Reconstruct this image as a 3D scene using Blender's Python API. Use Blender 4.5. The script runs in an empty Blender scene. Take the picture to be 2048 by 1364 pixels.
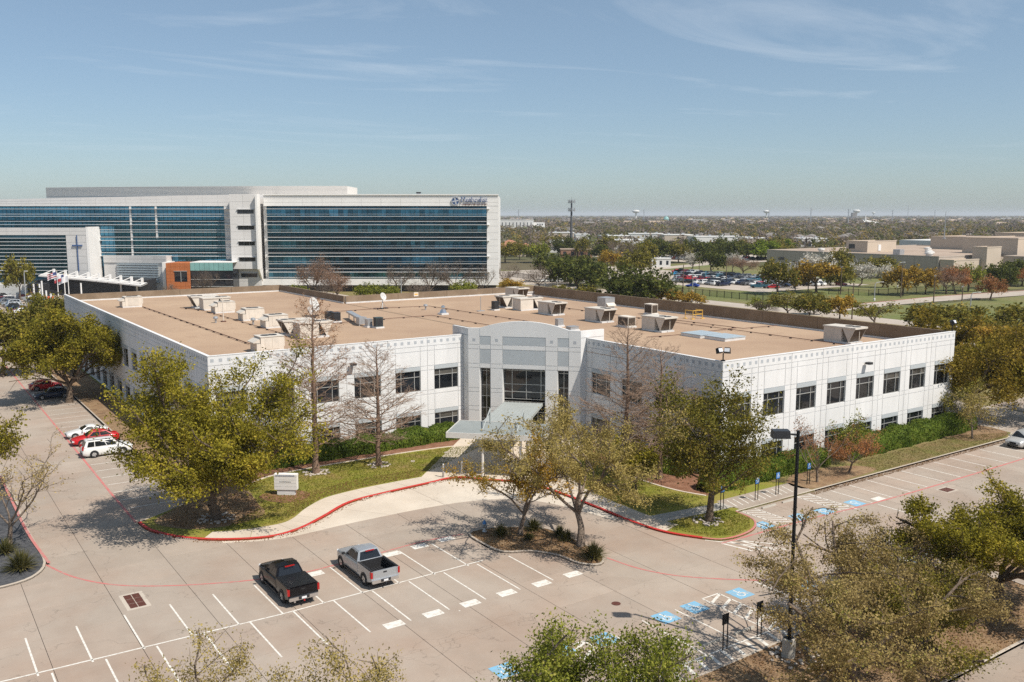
import bpy, bmesh, math, random
import numpy as np
from mathutils import Vector, Matrix, noise as mnoise

SC = bpy.context.scene
COL = SC.collection
R = math.radians
PI = math.pi

# ------------------------------------------------------------------ camera, sky, sun, exposure
cam_data = bpy.data.cameras.new("camera")
cam_data.sensor_width = 36.0
cam_data.lens = 31.905
cam_data.clip_start = 0.5
cam_data.clip_end = 60000.0
cam = bpy.data.objects.new("camera", cam_data)
cam.location = (0.0, 0.0, 24.5)
cam.rotation_euler = (R(90 - 7.928), 0.0, R(55.402 - 90))
COL.objects.link(cam)
SC.camera = cam

SUN_EL, SUN_AZ = 53.5, 160.5            # degrees; azimuth clockwise from +Y
world = bpy.data.worlds.new("World")
SC.world = world
world.use_nodes = True
wn, wl = world.node_tree.nodes, world.node_tree.links
for n in list(wn):
    wn.remove(n)
w_out = wn.new("ShaderNodeOutputWorld")
w_bg = wn.new("ShaderNodeBackground")
w_bg.inputs["Strength"].default_value = 0.100
w_sky = wn.new("ShaderNodeTexSky")
w_sky.sky_type = 'NISHITA'
w_sky.sun_disc = False
w_sky.sun_elevation = R(SUN_EL)
w_sky.sun_rotation = R(SUN_AZ)
w_sky.altitude = 0.0
w_sky.air_density = 0.84
w_sky.dust_density = 0.8
w_sky.ozone_density = 4.0
# thin wisps of high cloud over the whole sky: noise on a plane far overhead (direction / height)
w_tc = wn.new("ShaderNodeTexCoord")
w_sep = wn.new("ShaderNodeSeparateXYZ")
wl.new(w_tc.outputs["Generated"], w_sep.inputs[0])
w_mx = wn.new("ShaderNodeMath"); w_mx.operation = 'MAXIMUM'; w_mx.inputs[1].default_value = 0.02
wl.new(w_sep.outputs["Z"], w_mx.inputs[0])
w_dx = wn.new("ShaderNodeMath"); w_dx.operation = 'DIVIDE'
w_dy = wn.new("ShaderNodeMath"); w_dy.operation = 'DIVIDE'
wl.new(w_sep.outputs["X"], w_dx.inputs[0]); wl.new(w_mx.outputs[0], w_dx.inputs[1])
wl.new(w_sep.outputs["Y"], w_dy.inputs[0]); wl.new(w_mx.outputs[0], w_dy.inputs[1])
w_cmb = wn.new("ShaderNodeCombineXYZ")
wl.new(w_dx.outputs[0], w_cmb.inputs[0]); wl.new(w_dy.outputs[0], w_cmb.inputs[1])
w_map = wn.new("ShaderNodeMapping")
w_map.inputs["Rotation"].default_value = (0, 0, R(35))
w_map.inputs["Location"].default_value = (5.2, 9.2, 0)
w_map.inputs["Scale"].default_value = (0.42, 0.95, 1.0)
wl.new(w_cmb.outputs[0], w_map.inputs[0])
w_nz = wn.new("ShaderNodeTexNoise")
w_nz.inputs["Scale"].default_value = 0.62
w_nz.inputs["Detail"].default_value = 9.0
w_nz.inputs["Roughness"].default_value = 0.62
w_nz.inputs["Distortion"].default_value = 0.9
wl.new(w_map.outputs[0], w_nz.inputs["Vector"])
w_rmp = wn.new("ShaderNodeMapRange")
w_rmp.inputs["From Min"].default_value = 0.54
w_rmp.inputs["From Max"].default_value = 0.78
w_rmp.inputs["To Min"].default_value = 0.0
w_rmp.inputs["To Max"].default_value = 0.36
wl.new(w_nz.outputs["Fac"], w_rmp.inputs["Value"])
w_mix = wn.new("ShaderNodeMixRGB")
w_mix.inputs["Color2"].default_value = (7.0, 7.4, 7.8, 1)
w_fade = wn.new("ShaderNodeMapRange")            # wisps thin out towards the horizon haze
w_fade.inputs["From Min"].default_value = 0.03
w_fade.inputs["From Max"].default_value = 0.14
wl.new(w_sep.outputs["Z"], w_fade.inputs["Value"])
w_mul = wn.new("ShaderNodeMath"); w_mul.operation = 'MULTIPLY'
wl.new(w_rmp.outputs[0], w_mul.inputs[0]); wl.new(w_fade.outputs[0], w_mul.inputs[1])
wl.new(w_mul.outputs[0], w_mix.inputs["Fac"])
w_veil = wn.new("ShaderNodeMixRGB")              # even high haze that greys the blue a little
w_veil.inputs["Fac"].default_value = 0.32
w_veil.inputs["Color2"].default_value = (2.7, 3.5, 3.5, 1)
wl.new(w_sky.outputs[0], w_veil.inputs["Color1"])
wl.new(w_veil.outputs[0], w_mix.inputs["Color1"])
wl.new(w_mix.outputs[0], w_bg.inputs["Color"])
wl.new(w_bg.outputs[0], w_out.inputs["Surface"])

sun_data = bpy.data.lights.new("sun", 'SUN')
sun_data.energy = 4.2
sun_data.angle = R(0.53)
sun_data.color = (1.0, 0.935, 0.84)
sun = bpy.data.objects.new("sun", sun_data)
_az, _el = R(SUN_AZ), R(SUN_EL)
sun_dir = Vector((math.sin(_az) * math.cos(_el), math.cos(_az) * math.cos(_el), math.sin(_el)))
sun.rotation_euler = sun_dir.to_track_quat('Z', 'Y').to_euler()
sun.location = sun_dir * 300
COL.objects.link(sun)

SC.view_settings.view_transform = 'Standard'
SC.view_settings.look = 'None'
SC.view_settings.exposure = 0.34
SC.view_settings.gamma = 1.0
SC.render.engine = 'CYCLES'
SC.cycles.use_denoising = False
SC.cycles.max_bounces = 6
SC.cycles.diffuse_bounces = 3
SC.cycles.glossy_bounces = 3
SC.cycles.transmission_bounces = 4
SC.cycles.transparent_max_bounces = 6
SC.cycles.volume_bounces = 0
SC.cycles.sample_clamp_indirect = 6.0

# ------------------------------------------------------------------ helpers
def tag(o, label=None, cat=None, group=None, kind=None):
    if label: o["label"] = label
    if cat: o["category"] = cat
    if group: o["group"] = group
    if kind: o["kind"] = kind
    return o

def link(o, parent=None):
    COL.objects.link(o)
    if parent is not None:
        o.parent = parent
    return o

def thing(name, label, cat, loc=(0, 0, 0), rz=0.0, group=None):
    o = bpy.data.objects.new(name, None)
    o.empty_display_size = 0.3
    o.location = loc
    o.rotation_euler = (0, 0, rz)
    link(o)
    return tag(o, label, cat, group)

def copy_tree(o, parent=None):
    c = o.copy()
    link(c)
    c.parent = parent
    for ch in list(o.children):
        copy_tree(ch, c)
    return c

class MB:
    """collects polygons with material slots and becomes ONE mesh object"""
    def __init__(s):
        s.v, s.f, s.m = [], [], []
    def add(s, verts, faces, m=0):
        b = len(s.v)
        s.v.extend([tuple(p) for p in verts])
        s.f.extend([tuple(i + b for i in f) for f in faces])
        s.m.extend([m] * len(faces))
        return s
    def box(s, c, d, rz=0.0, m=0, taper=1.0):
        x, y, z = d[0] / 2, d[1] / 2, d[2] / 2
        ca, sa = math.cos(rz), math.sin(rz)
        vs = []
        for dz in (-z, z):
            k = 1.0 if dz < 0 else taper
            for dx, dy in ((-x, -y), (x, -y), (x, y), (-x, y)):
                dx *= k; dy *= k
                vs.append((c[0] + dx * ca - dy * sa, c[1] + dx * sa + dy * ca, c[2] + dz))
        return s.add(vs, [(0, 3, 2, 1), (4, 5, 6, 7), (0, 1, 5, 4), (1, 2, 6, 5), (2, 3, 7, 6), (3, 0, 4, 7)], m)
    def lo(s, x0, y0, z0, x1, y1, z1, m=0):
        return s.box(((x0 + x1) / 2, (y0 + y1) / 2, (z0 + z1) / 2), (x1 - x0, y1 - y0, z1 - z0), 0, m)
    def prism(s, poly, z0, z1, m=0, mtop=None, bottom=True):
        n = len(poly)
        vs = [(p[0], p[1], z0) for p in poly] + [(p[0], p[1], z1) for p in poly]
        s.add(vs, [(i, (i + 1) % n, n + (i + 1) % n, n + i) for i in range(n)], m)
        s.add([(p[0], p[1], z1) for p in poly], [tuple(range(n))], m if mtop is None else mtop)
        if bottom:
            s.add([(p[0], p[1], z0) for p in poly], [tuple(reversed(range(n)))], m)
        return s
    def extrude(s, prof, axis_fn, a0, a1, m=0):
        """closed 2-D profile swept between a0 and a1; axis_fn(u, v, a) -> xyz"""
        n = len(prof)
        vs = [axis_fn(u, v, a0) for u, v in prof] + [axis_fn(u, v, a1) for u, v in prof]
        s.add(vs, [(i, (i + 1) % n, n + (i + 1) % n, n + i) for i in range(n)] +
              [tuple(reversed(range(n))), tuple(range(n, 2 * n))], m)
        return s
    def tube(s, pts, radii, n=8, m=0, cap=True):
        pts = [Vector(p) for p in pts]
        if not hasattr(radii, '__len__'):
            radii = [radii] * len(pts)
        rings = []
        prev = None
        for i, p in enumerate(pts):
            t = (pts[min(i + 1, len(pts) - 1)] - pts[max(i - 1, 0)])
            if t.length < 1e-9: t = Vector((0, 0, 1))
            t.normalize()
            a = prev if prev is not None else (Vector((1, 0, 0)) if abs(t.z) > 0.9 else Vector((0, 0, 1)))
            u = (a - t * a.dot(t))
            if u.length < 1e-6:
                u = t.orthogonal()
            u.normalize(); prev = u
            w = t.cross(u)
            rings.append([p + (u * math.cos(2 * PI * k / n) + w * math.sin(2 * PI * k / n)) * radii[i] for k in range(n)])
        vs = [q for r in rings for q in r]
        fs = []
        for i in range(len(pts) - 1):
            for k in range(n):
                fs.append((i * n + k, i * n + (k + 1) % n, (i + 1) * n + (k + 1) % n, (i + 1) * n + k))
        if cap:
            fs.append(tuple(reversed(range(n))))
            fs.append(tuple(range((len(pts) - 1) * n, len(pts) * n)))
        return s.add(vs, fs, m)
    def lathe(s, c, prof, n=16, m=0):
        vs = [(c[0] + r * math.cos(2 * PI * k / n), c[1] + r * math.sin(2 * PI * k / n), c[2] + z) for r, z in prof for k in range(n)]
        fs = []
        for i in range(len(prof) - 1):
            for k in range(n):
                fs.append((i * n + k, i * n + (k + 1) % n, (i + 1) * n + (k + 1) % n, (i + 1) * n + k))
        fs.append(tuple(reversed(range(n))))
        fs.append(tuple(range((len(prof) - 1) * n, len(prof) * n)))
        return s.add(vs, fs, m)
    def mesh(s, name, mats):
        me = bpy.data.meshes.new(name)
        me.from_pydata(s.v, [], s.f)
        if not isinstance(mats, (list, tuple)):
            mats = [mats]
        for mt in mats:
            me.materials.append(mt)
        if len(mats) > 1:
            me.polygons.foreach_set("material_index", s.m)
        me.update()
        return me
    def build(s, name, mats, parent=None, smooth=False, loc=None, rz=0.0):
        me = s.mesh(name, mats)
        if smooth:
            me.polygons.foreach_set("use_smooth", [True] * len(me.polygons))
        o = bpy.data.objects.new(name, me)
        link(o, parent)
        if loc is not None:
            o.location = loc
            o.rotation_euler = (0, 0, rz)
        return o

def obj_from(me, name, parent=None, loc=(0, 0, 0), rz=0.0, scale=None):
    o = bpy.data.objects.new(name, me)
    o.location = loc
    o.rotation_euler = (0, 0, rz)
    if scale is not None:
        o.scale = scale
    return link(o, parent)

def np_mesh(name, V, F, mat, smooth=False):
    """fast mesh from numpy arrays; F is (n,3) or (n,4)"""
    me = bpy.data.meshes.new(name)
    k = F.shape[1]
    me.vertices.add(len(V)); me.vertices.foreach_set("co", np.asarray(V, np.float32).ravel())
    me.loops.add(F.size); me.loops.foreach_set("vertex_index", np.asarray(F, np.int32).ravel())
    me.polygons.add(len(F))
    me.polygons.foreach_set("loop_start", np.arange(0, F.size, k, dtype=np.int32))
    try:
        me.polygons.foreach_set("loop_total", np.full(len(F), k, dtype=np.int32))
    except Exception:
        pass
    me.materials.append(mat)
    me.update(calc_edges=True)
    if smooth:
        me.polygons.foreach_set("use_smooth", np.ones(len(F), dtype=bool))
    return me

def grid_noise(x, y, s=1.0, seed=0.0):
    return mnoise.noise(Vector((x * s, y * s, seed)))

def smooth_poly(pts, per=6, closed=False):
    """Catmull-Rom through 2-D points"""
    P = [Vector((p[0], p[1], 0)) for p in pts]
    out = []
    n = len(P)
    rng = n if closed else n - 1
    for i in range(rng):
        p0 = P[(i - 1) % n] if closed or i > 0 else P[0]
        p1, p2 = P[i], P[(i + 1) % n]
        p3 = P[(i + 2) % n] if closed or i + 2 < n else P[-1]
        for k in range(per):
            t = k / per
            q = 0.5 * ((2 * p1) + (p2 - p0) * t + (2 * p0 - 5 * p1 + 4 * p2 - p3) * t * t + (3 * p1 - p0 - 3 * p2 + p3) * t ** 3)
            out.append((q.x, q.y))
    if not closed:
        out.append((P[-1].x, P[-1].y))
    return out

def offset_line(pts, d):
    """shift a polyline sideways to its left by d"""
    out = []
    n = len(pts)
    for i in range(n):
        a, b = pts[max(i - 1, 0)], pts[min(i + 1, n - 1)]
        t = Vector((b[0] - a[0], b[1] - a[1])); t.normalize()
        out.append((pts[i][0] - t.y * d, pts[i][1] + t.x * d))
    return out

def strip(mb, a, b, z, m=0):
    """flat ribbon between two polylines of equal length"""
    for i in range(len(a) - 1):
        mb.add([(a[i][0], a[i][1], z), (a[i + 1][0], a[i + 1][1], z), (b[i + 1][0], b[i + 1][1], z), (b[i][0], b[i][1], z)], [(0, 3, 2, 1)], m)
    return mb

def text_mesh(txt, size, depth, mat, name, align='CENTER', bold=0.0):
    cu = bpy.data.curves.new("lettering_source", 'FONT')
    cu.body = txt
    cu.size = size
    cu.extrude = depth
    cu.offset = bold
    cu.align_x = align
    cu.resolution_u = 2
    tmp = bpy.data.objects.new("lettering_source", cu)
    COL.objects.link(tmp)
    bpy.context.view_layer.update()
    me = bpy.data.meshes.new_from_object(tmp.evaluated_get(bpy.context.evaluated_depsgraph_get()))
    me.name = name
    bpy.data.objects.remove(tmp)
    bpy.data.curves.remove(cu)
    me.materials.clear(); me.materials.append(mat)
    return me

# ------------------------------------------------------------------ materials (all procedural)
def _nodes(name):
    m = bpy.data.materials.new(name)
    m.use_nodes = True
    nt = m.node_tree
    b = nt.nodes["Principled BSDF"]
    return m, nt, b

def mat(name, col, rough=0.75, var=0.10, scale=2.0, metal=0.0, spec=0.4, bump=0.0, bscale=30.0, rnd=0.0, fine=0.0, fscale=40.0, coat=0.0, coords="Object", streak=None):
    m, nt, b = _nodes(name)
    N, Lk = nt.nodes, nt.links
    b.inputs["Roughness"].default_value = rough
    b.inputs["Metallic"].default_value = metal
    b.inputs["Specular IOR Level"].default_value = spec
    if coat:
        b.inputs["Coat Weight"].default_value = coat
        b.inputs["Coat Roughness"].default_value = 0.04
    tc = N.new("ShaderNodeTexCoord")
    src = tc.outputs[coords]
    if streak:
        mp = N.new("ShaderNodeMapping")
        mp.inputs["Scale"].default_value = streak
        Lk.new(src, mp.inputs[0]); src = mp.outputs[0]
    nz = N.new("ShaderNodeTexNoise")
    nz.inputs["Scale"].default_value = scale
    nz.inputs["Detail"].default_value = 6
    nz.inputs["Roughness"].default_value = 0.6
    Lk.new(src, nz.inputs["Vector"])
    mr = N.new("ShaderNodeMapRange")
    mr.inputs["From Min"].default_value = 0.3; mr.inputs["From Max"].default_value = 0.7
    mr.inputs["To Min"].default_value = 1 - var; mr.inputs["To Max"].default_value = 1 + var
    Lk.new(nz.outputs["Fac"], mr.inputs["Value"])
    val = mr.outputs[0]
    if fine:
        n2 = N.new("ShaderNodeTexNoise")
        n2.inputs["Scale"].default_value = fscale
        n2.inputs["Detail"].default_value = 3
        Lk.new(tc.outputs[coords], n2.inputs["Vector"])
        m2 = N.new("ShaderNodeMapRange")
        m2.inputs["From Min"].default_value = 0.3; m2.inputs["From Max"].default_value = 0.7
        m2.inputs["To Min"].default_value = 1 - fine; m2.inputs["To Max"].default_value = 1 + fine
        Lk.new(n2.outputs["Fac"], m2.inputs["Value"])
        mm = N.new("ShaderNodeMath"); mm.operation = 'MULTIPLY'
        Lk.new(val, mm.inputs[0]); Lk.new(m2.outputs[0], mm.inputs[1]); val = mm.outputs[0]
    if rnd:
        oi = N.new("ShaderNodeObjectInfo")
        m3 = N.new("ShaderNodeMapRange")
        m3.inputs["To Min"].default_value = 1 - rnd; m3.inputs["To Max"].default_value = 1 + rnd
        Lk.new(oi.outputs["Random"], m3.inputs["Value"])
        mm = N.new("ShaderNodeMath"); mm.operation = 'MULTIPLY'
        Lk.new(val, mm.inputs[0]); Lk.new(m3.outputs[0], mm.inputs[1]); val = mm.outputs[0]
    vm = N.new("ShaderNodeVectorMath"); vm.operation = 'SCALE'
    vm.inputs[0].default_value = col
    Lk.new(val, vm.inputs["Scale"])
    Lk.new(vm.outputs[0], b.inputs["Base Color"])
    if bump:
        nb = N.new("ShaderNodeTexNoise")
        nb.inputs["Scale"].default_value = bscale
        nb.inputs["Detail"].default_value = 4
        Lk.new(tc.outputs[coords], nb.inputs["Vector"])
        bp = N.new("ShaderNodeBump")
        bp.inputs["Strength"].default_value = bump
        bp.inputs["Distance"].default_value = 0.05
        Lk.new(nb.outputs["Fac"], bp.inputs["Height"])
        Lk.new(bp.outputs[0], b.inputs["Normal"])
    return m

def two_tone(name, c1, c2, scale, lo=0.4, hi=0.6, rough=0.9, fine=0.12, fscale=25.0, bump=0.0, bscale=20.0, detail=7, spec=0.3, c3=None, scale3=1.0, lo3=0.5, hi3=0.65, coords="Object"):
    """two earth or surface colours broken up by noise, with fine grain and an optional third colour in patches"""
    m, nt, b = _nodes(name)
    N, Lk = nt.nodes, nt.links
    b.inputs["Roughness"].default_value = rough
    b.inputs["Specular IOR Level"].default_value = spec
    tc = N.new("ShaderNodeTexCoord")
    def nz(sc, dt):
        n = N.new("ShaderNodeTexNoise")
        n.inputs["Scale"].default_value = sc; n.inputs["Detail"].default_value = dt
        n.inputs["Roughness"].default_value = 0.65
        Lk.new(tc.outputs[coords], n.inputs["Vector"])
        return n.outputs["Fac"]
    def rng(v, a, c, t0=0.0, t1=1.0):
        r = N.new("ShaderNodeMapRange")
        r.inputs["From Min"].default_value = a; r.inputs["From Max"].default_value = c
        r.inputs["To Min"].default_value = t0; r.inputs["To Max"].default_value = t1
        Lk.new(v, r.inputs["Value"]); return r.outputs[0]
    mx = N.new("ShaderNodeMixRGB")
    mx.inputs["Color1"].default_value = (*c1, 1); mx.inputs["Color2"].default_value = (*c2, 1)
    Lk.new(rng(nz(scale, detail), lo, hi), mx.inputs["Fac"])
    out = mx.outputs[0]
    if c3:
        m3 = N.new("ShaderNodeMixRGB")
        m3.inputs["Color2"].default_value = (*c3, 1)
        Lk.new(out, m3.inputs["Color1"]); Lk.new(rng(nz(scale3, 8), lo3, hi3), m3.inputs["Fac"])
        out = m3.outputs[0]
    vm = N.new("ShaderNodeVectorMath"); vm.operation = 'SCALE'
    Lk.new(out, vm.inputs[0]); Lk.new(rng(nz(fscale, 3), 0.3, 0.7, 1 - fine, 1 + fine), vm.inputs["Scale"])
    Lk.new(vm.outputs[0], b.inputs["Base Color"])
    if bump:
        bp = N.new("ShaderNodeBump"); bp.inputs["Strength"].default_value = bump; bp.inputs["Distance"].default_value = 0.06
        Lk.new(nz(bscale, 4), bp.inputs["Height"]); Lk.new(bp.outputs[0], b.inputs["Normal"])
    return m

def leaf_mat(name, c1, c2, c3=None, trans=0.30, scale=0.5):
    """leaves: colour changes from leaf to leaf and from clump to clump; some light passes through"""
    m = bpy.data.materials.new(name)
    m.use_nodes = True
    nt = m.node_tree; N, Lk = nt.nodes, nt.links
    for n in list(N): N.remove(n)
    out = N.new("ShaderNodeOutputMaterial")
    geo = N.new("ShaderNodeNewGeometry")
    oi = N.new("ShaderNodeObjectInfo")
    tc = N.new("ShaderNodeTexCoord")
    nz = N.new("ShaderNodeTexNoise"); nz.inputs["Scale"].default_value = scale; nz.inputs["Detail"].default_value = 3
    Lk.new(tc.outputs["Object"], nz.inputs["Vector"])
    ad = N.new("ShaderNodeMath"); ad.operation = 'MULTIPLY_ADD'
    ad.inputs[1].default_value = 0.55
    Lk.new(geo.outputs["Random Per Island"], ad.inputs[0])
    mr = N.new("ShaderNodeMapRange")
    mr.inputs["From Min"].default_value = 0.3; mr.inputs["From Max"].default_value = 0.7
    mr.inputs["To Min"].default_value = -0.1; mr.inputs["To Max"].default_value = 0.55
    Lk.new(nz.outputs["Fac"], mr.inputs["Value"]); Lk.new(mr.outputs[0], ad.inputs[2])
    rp = N.new("ShaderNodeValToRGB")
    rp.color_ramp.elements[0].color = (*c1, 1); rp.color_ramp.elements[0].position = 0.1
    rp.color_ramp.elements[1].color = (*c2, 1); rp.color_ramp.elements[1].position = 0.75
    if c3:
        e = rp.color_ramp.elements.new(0.95); e.color = (*c3, 1)
    Lk.new(ad.outputs[0], rp.inputs[0])
    hv = N.new("ShaderNodeVectorMath"); hv.operation = 'SCALE'
    m4 = N.new("ShaderNodeMapRange"); m4.inputs["To Min"].default_value = 0.86; m4.inputs["To Max"].default_value = 1.14
    Lk.new(oi.outputs["Random"], m4.inputs["Value"]); Lk.new(m4.outputs[0], hv.inputs["Scale"]); Lk.new(rp.outputs[0], hv.inputs[0])
    df = N.new("ShaderNodeBsdfPrincipled"); df.inputs["Roughness"].default_value = 0.55; df.inputs["Specular IOR Level"].default_value = 0.06
    tr = N.new("ShaderNodeBsdfTranslucent")
    mx = N.new("ShaderNodeMixShader"); mx.inputs[0].default_value = trans
    Lk.new(hv.outputs[0], df.inputs["Base Color"]); Lk.new(hv.outputs[0], tr.inputs["Color"])
    Lk.new(df.outputs[0], mx.inputs[1]); Lk.new(tr.outputs[0], mx.inputs[2]); Lk.new(mx.outputs[0], out.inputs[0])
    return m

def glass_mat(name, col, rough=0.04, metal=0.0, spec=0.5, var=0.25, scale=0.35):
    m = mat(name, col, rough=rough, metal=metal, spec=spec, var=var, scale=scale, rnd=0.45)
    b = m.node_tree.nodes["Principled BSDF"]
    # panes are never perfectly flat: a faint, wide waviness
    N, Lk = m.node_tree.nodes, m.node_tree.links
    tc = N.new("ShaderNodeTexCoord"); nb = N.new("ShaderNodeTexNoise"); nb.inputs["Scale"].default_value = 0.7; nb.inputs["Detail"].default_value = 1
    bp = N.new("ShaderNodeBump"); bp.inputs["Strength"].default_value = 0.12; bp.inputs["Distance"].default_value = 0.05
    Lk.new(tc.outputs["Object"], nb.inputs["Vector"]); Lk.new(nb.outputs["Fac"], bp.inputs["Height"]); Lk.new(bp.outputs[0], b.inputs["Normal"])
    return m

def slab_mat(name, col, stain, rnd=0.05):
    """old concrete paving: blotches, tyre grime along the drive direction, fine grain, each slab its own tone"""
    m, nt, b = _nodes(name)
    N, Lk = nt.nodes, nt.links
    b.inputs["Roughness"].default_value = 0.9
    b.inputs["Specular IOR Level"].default_value = 0.25
    geo = N.new("ShaderNodeNewGeometry")
    def nz(sc, dt, stretch=None, rough=0.6):
        n = N.new("ShaderNodeTexNoise")
        n.inputs["Scale"].default_value = sc; n.inputs["Detail"].default_value = dt; n.inputs["Roughness"].default_value = rough
        v = geo.outputs["Position"]
        if stretch:
            mp = N.new("ShaderNodeMapping"); mp.inputs["Scale"].default_value = stretch
            Lk.new(v, mp.inputs[0]); v = mp.outputs[0]
        Lk.new(v, n.inputs["Vector"]); return n.outputs["Fac"]
    def rng(v, a, c, t0, t1):
        r = N.new("ShaderNodeMapRange")
        r.inputs["From Min"].default_value = a; r.inputs["From Max"].default_value = c
        r.inputs["To Min"].default_value = t0; r.inputs["To Max"].default_value = t1
        Lk.new(v, r.inputs["Value"]); return r.outputs[0]
    def mul(a, c):
        x = N.new("ShaderNodeMath"); x.operation = 'MULTIPLY'; Lk.new(a, x.inputs[0]); Lk.new(c, x.inputs[1]); return x.outputs[0]
    mx = N.new("ShaderNodeMixRGB")
    mx.inputs["Color1"].default_value = (*col, 1); mx.inputs["Color2"].default_value = (*stain, 1)
    Lk.new(rng(nz(0.11, 8), 0.42, 0.66, 0, 1), mx.inputs["Fac"])
    oi = N.new("ShaderNodeObjectInfo")
    v = mul(rng(nz(0.5, 8, None, 0.7), 0.3, 0.7, 0.93, 1.06), rng(nz(14, 4), 0.3, 0.7, 0.94, 1.06))
    v = mul(v, rng(nz(0.25, 6, (1.0, 0.16, 1.0)), 0.3, 0.62, 0.94, 1.03))
    v = mul(v, rng(oi.outputs["Random"], 0, 1, 1 - rnd, 1 + rnd))
    v = mul(v, rng(nz(1.6, 5, None, 0.75), 0.64, 0.74, 1.0, 0.70))
    v = mul(v, rng(nz(0.42, 3, None, 0.5), 0.70, 0.80, 1.0, 0.82))
    # hairline cracks
    vo = N.new("ShaderNodeTexVoronoi"); vo.feature = 'DISTANCE_TO_EDGE'; vo.inputs["Scale"].default_value = 0.085
    wn_ = N.new("ShaderNodeTexNoise"); wn_.inputs["Scale"].default_value = 0.45; wn_.inputs["Detail"].default_value = 5
    Lk.new(geo.outputs["Position"], wn_.inputs["Vector"])
    va = N.new("ShaderNodeVectorMath"); va.operation = 'MULTIPLY_ADD'; va.inputs[1].default_value = (5, 5, 5)
    Lk.new(wn_.outputs["Color"], va.inputs[0]); Lk.new(geo.outputs["Position"], va.inputs[2]); Lk.new(va.outputs[0], vo.inputs["Vector"])
    v = mul(v, rng(vo.outputs["Distance"], 0.0, 0.0035, 0.72, 1.0))
    vm = N.new("ShaderNodeVectorMath"); vm.operation = 'SCALE'
    Lk.new(mx.outputs[0], vm.inputs[0]); Lk.new(v, vm.inputs["Scale"]); Lk.new(vm.outputs[0], b.inputs["Base Color"])
    return m

K = {}
K['slab'] = slab_mat("concrete_paving", (0.375, 0.315, 0.26), (0.345, 0.262, 0.205))
K['slab_new'] = slab_mat("pale_new_concrete", (0.62, 0.55, 0.46), (0.55, 0.47, 0.38), 0.03)
K['walk'] = slab_mat("sidewalk_concrete", (0.60, 0.52, 0.43), (0.52, 0.44, 0.35), 0.04)
K['kerb'] = slab_mat("kerb_concrete", (0.48, 0.42, 0.35), (0.40, 0.33, 0.27), 0.04)
K['under'] = mat("joint_filler", (0.07, 0.065, 0.06), 0.95)
K['road'] = slab_mat("road_concrete", (0.46, 0.40, 0.34), (0.40, 0.34, 0.28), 0.03)
K['red'] = two_tone("red_fire_lane_paint", (0.52, 0.035, 0.03), (0.42, 0.10, 0.08), 2.0, 0.5, 0.75, 0.6, 0.1)
K['pink'] = two_tone("worn_pink_lane_paint", (0.52, 0.17, 0.155), (0.40, 0.27, 0.235), 1.5, 0.45, 0.7, 0.8, 0.12)
K['wpaint'] = two_tone("white_line_paint", (0.72, 0.69, 0.63), (0.46, 0.41, 0.35), 3.0, 0.48, 0.70, 0.7, 0.08)
K['bpaint'] = two_tone("blue_bay_paint", (0.20, 0.44, 0.63), (0.30, 0.38, 0.43), 2.5, 0.44, 0.68, 0.7, 0.08)
K['lawn'] = two_tone("lawn_turf", (0.20, 0.205, 0.028), (0.27, 0.215, 0.055), 0.30, 0.42, 0.62, 0.95, 0.30, 9.0, 0.5, 14.0, c3=(0.26, 0.17, 0.08), scale3=0.16, lo3=0.56, hi3=0.72)
K['lawn_dry'] = two_tone("dry_lawn", (0.21, 0.165, 0.07), (0.17, 0.16, 0.045), 0.3, 0.42, 0.6, 0.95, 0.3, 8.0, 0.5, 14.0, c3=(0.25, 0.165, 0.085), scale3=0.5, lo3=0.5, hi3=0.7)
K['field'] = two_tone("far_playing_field", (0.135, 0.155, 0.045), (0.19, 0.165, 0.07), 0.03, 0.42, 0.6, 0.95, 0.2, 0.8)
K['mulch'] = two_tone("red_brown_mulch", (0.20, 0.095, 0.055), (0.27, 0.14, 0.085), 1.2, 0.4, 0.6, 0.95, 0.35, 12.0, 0.7, 16.0)
K['litter'] = two_tone("leaf_litter_soil", (0.22, 0.135, 0.075), (0.29, 0.195, 0.11), 0.7, 0.4, 0.6, 0.95, 0.35, 10.0, 0.7, 14.0, c3=(0.14, 0.085, 0.05), scale3=0.9, lo3=0.55, hi3=0.7)
K['darkgravel'] = two_tone("dark_gravel", (0.06, 0.062, 0.068), (0.10, 0.10, 0.105), 3.0, 0.4, 0.6, 0.95, 0.4, 20.0, 0.8, 22.0)
K['stone'] = two_tone("pale_river_stone", (0.50, 0.44, 0.38), (0.36, 0.30, 0.25), 1.5, 0.4, 0.6, 0.9, 0.15, 12.0)
K['earth'] = two_tone("far_ground", (0.115, 0.095, 0.05), (0.085, 0.09, 0.035), 0.01, 0.4, 0.6, 0.95, 0.15, 0.2, c3=(0.15, 0.12, 0.08), scale3=0.004, lo3=0.52, hi3=0.66)
K['white'] = mat("white_painted_concrete", (0.70, 0.695, 0.685), 0.75, 0.06, 0.5, bump=0.05, bscale=25, rnd=0.015, streak=(1.6, 1.6, 0.16), fine=0.03, fscale=0.35)
K['ivory'] = mat("entrance_painted_concrete", (0.70, 0.695, 0.68), 0.75, 0.03, 0.6, streak=(1, 1, 0.35))
K['greypaint'] = mat("blue_grey_paint", (0.43, 0.46, 0.475), 0.75, 0.05, 0.8)
K['squarepaint'] = mat("grey_square_paint", (0.42, 0.44, 0.46), 0.75, 0.04, 0.8)
K['roofgravel'] = two_tone("tan_gravel_roof", (0.43, 0.305, 0.205), (0.36, 0.245, 0.165), 0.07, 0.38, 0.62, 0.95, 0.16, 7.0, 0.4, 12.0, c3=(0.36, 0.245, 0.165), scale3=0.35, lo3=0.55, hi3=0.7)
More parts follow.
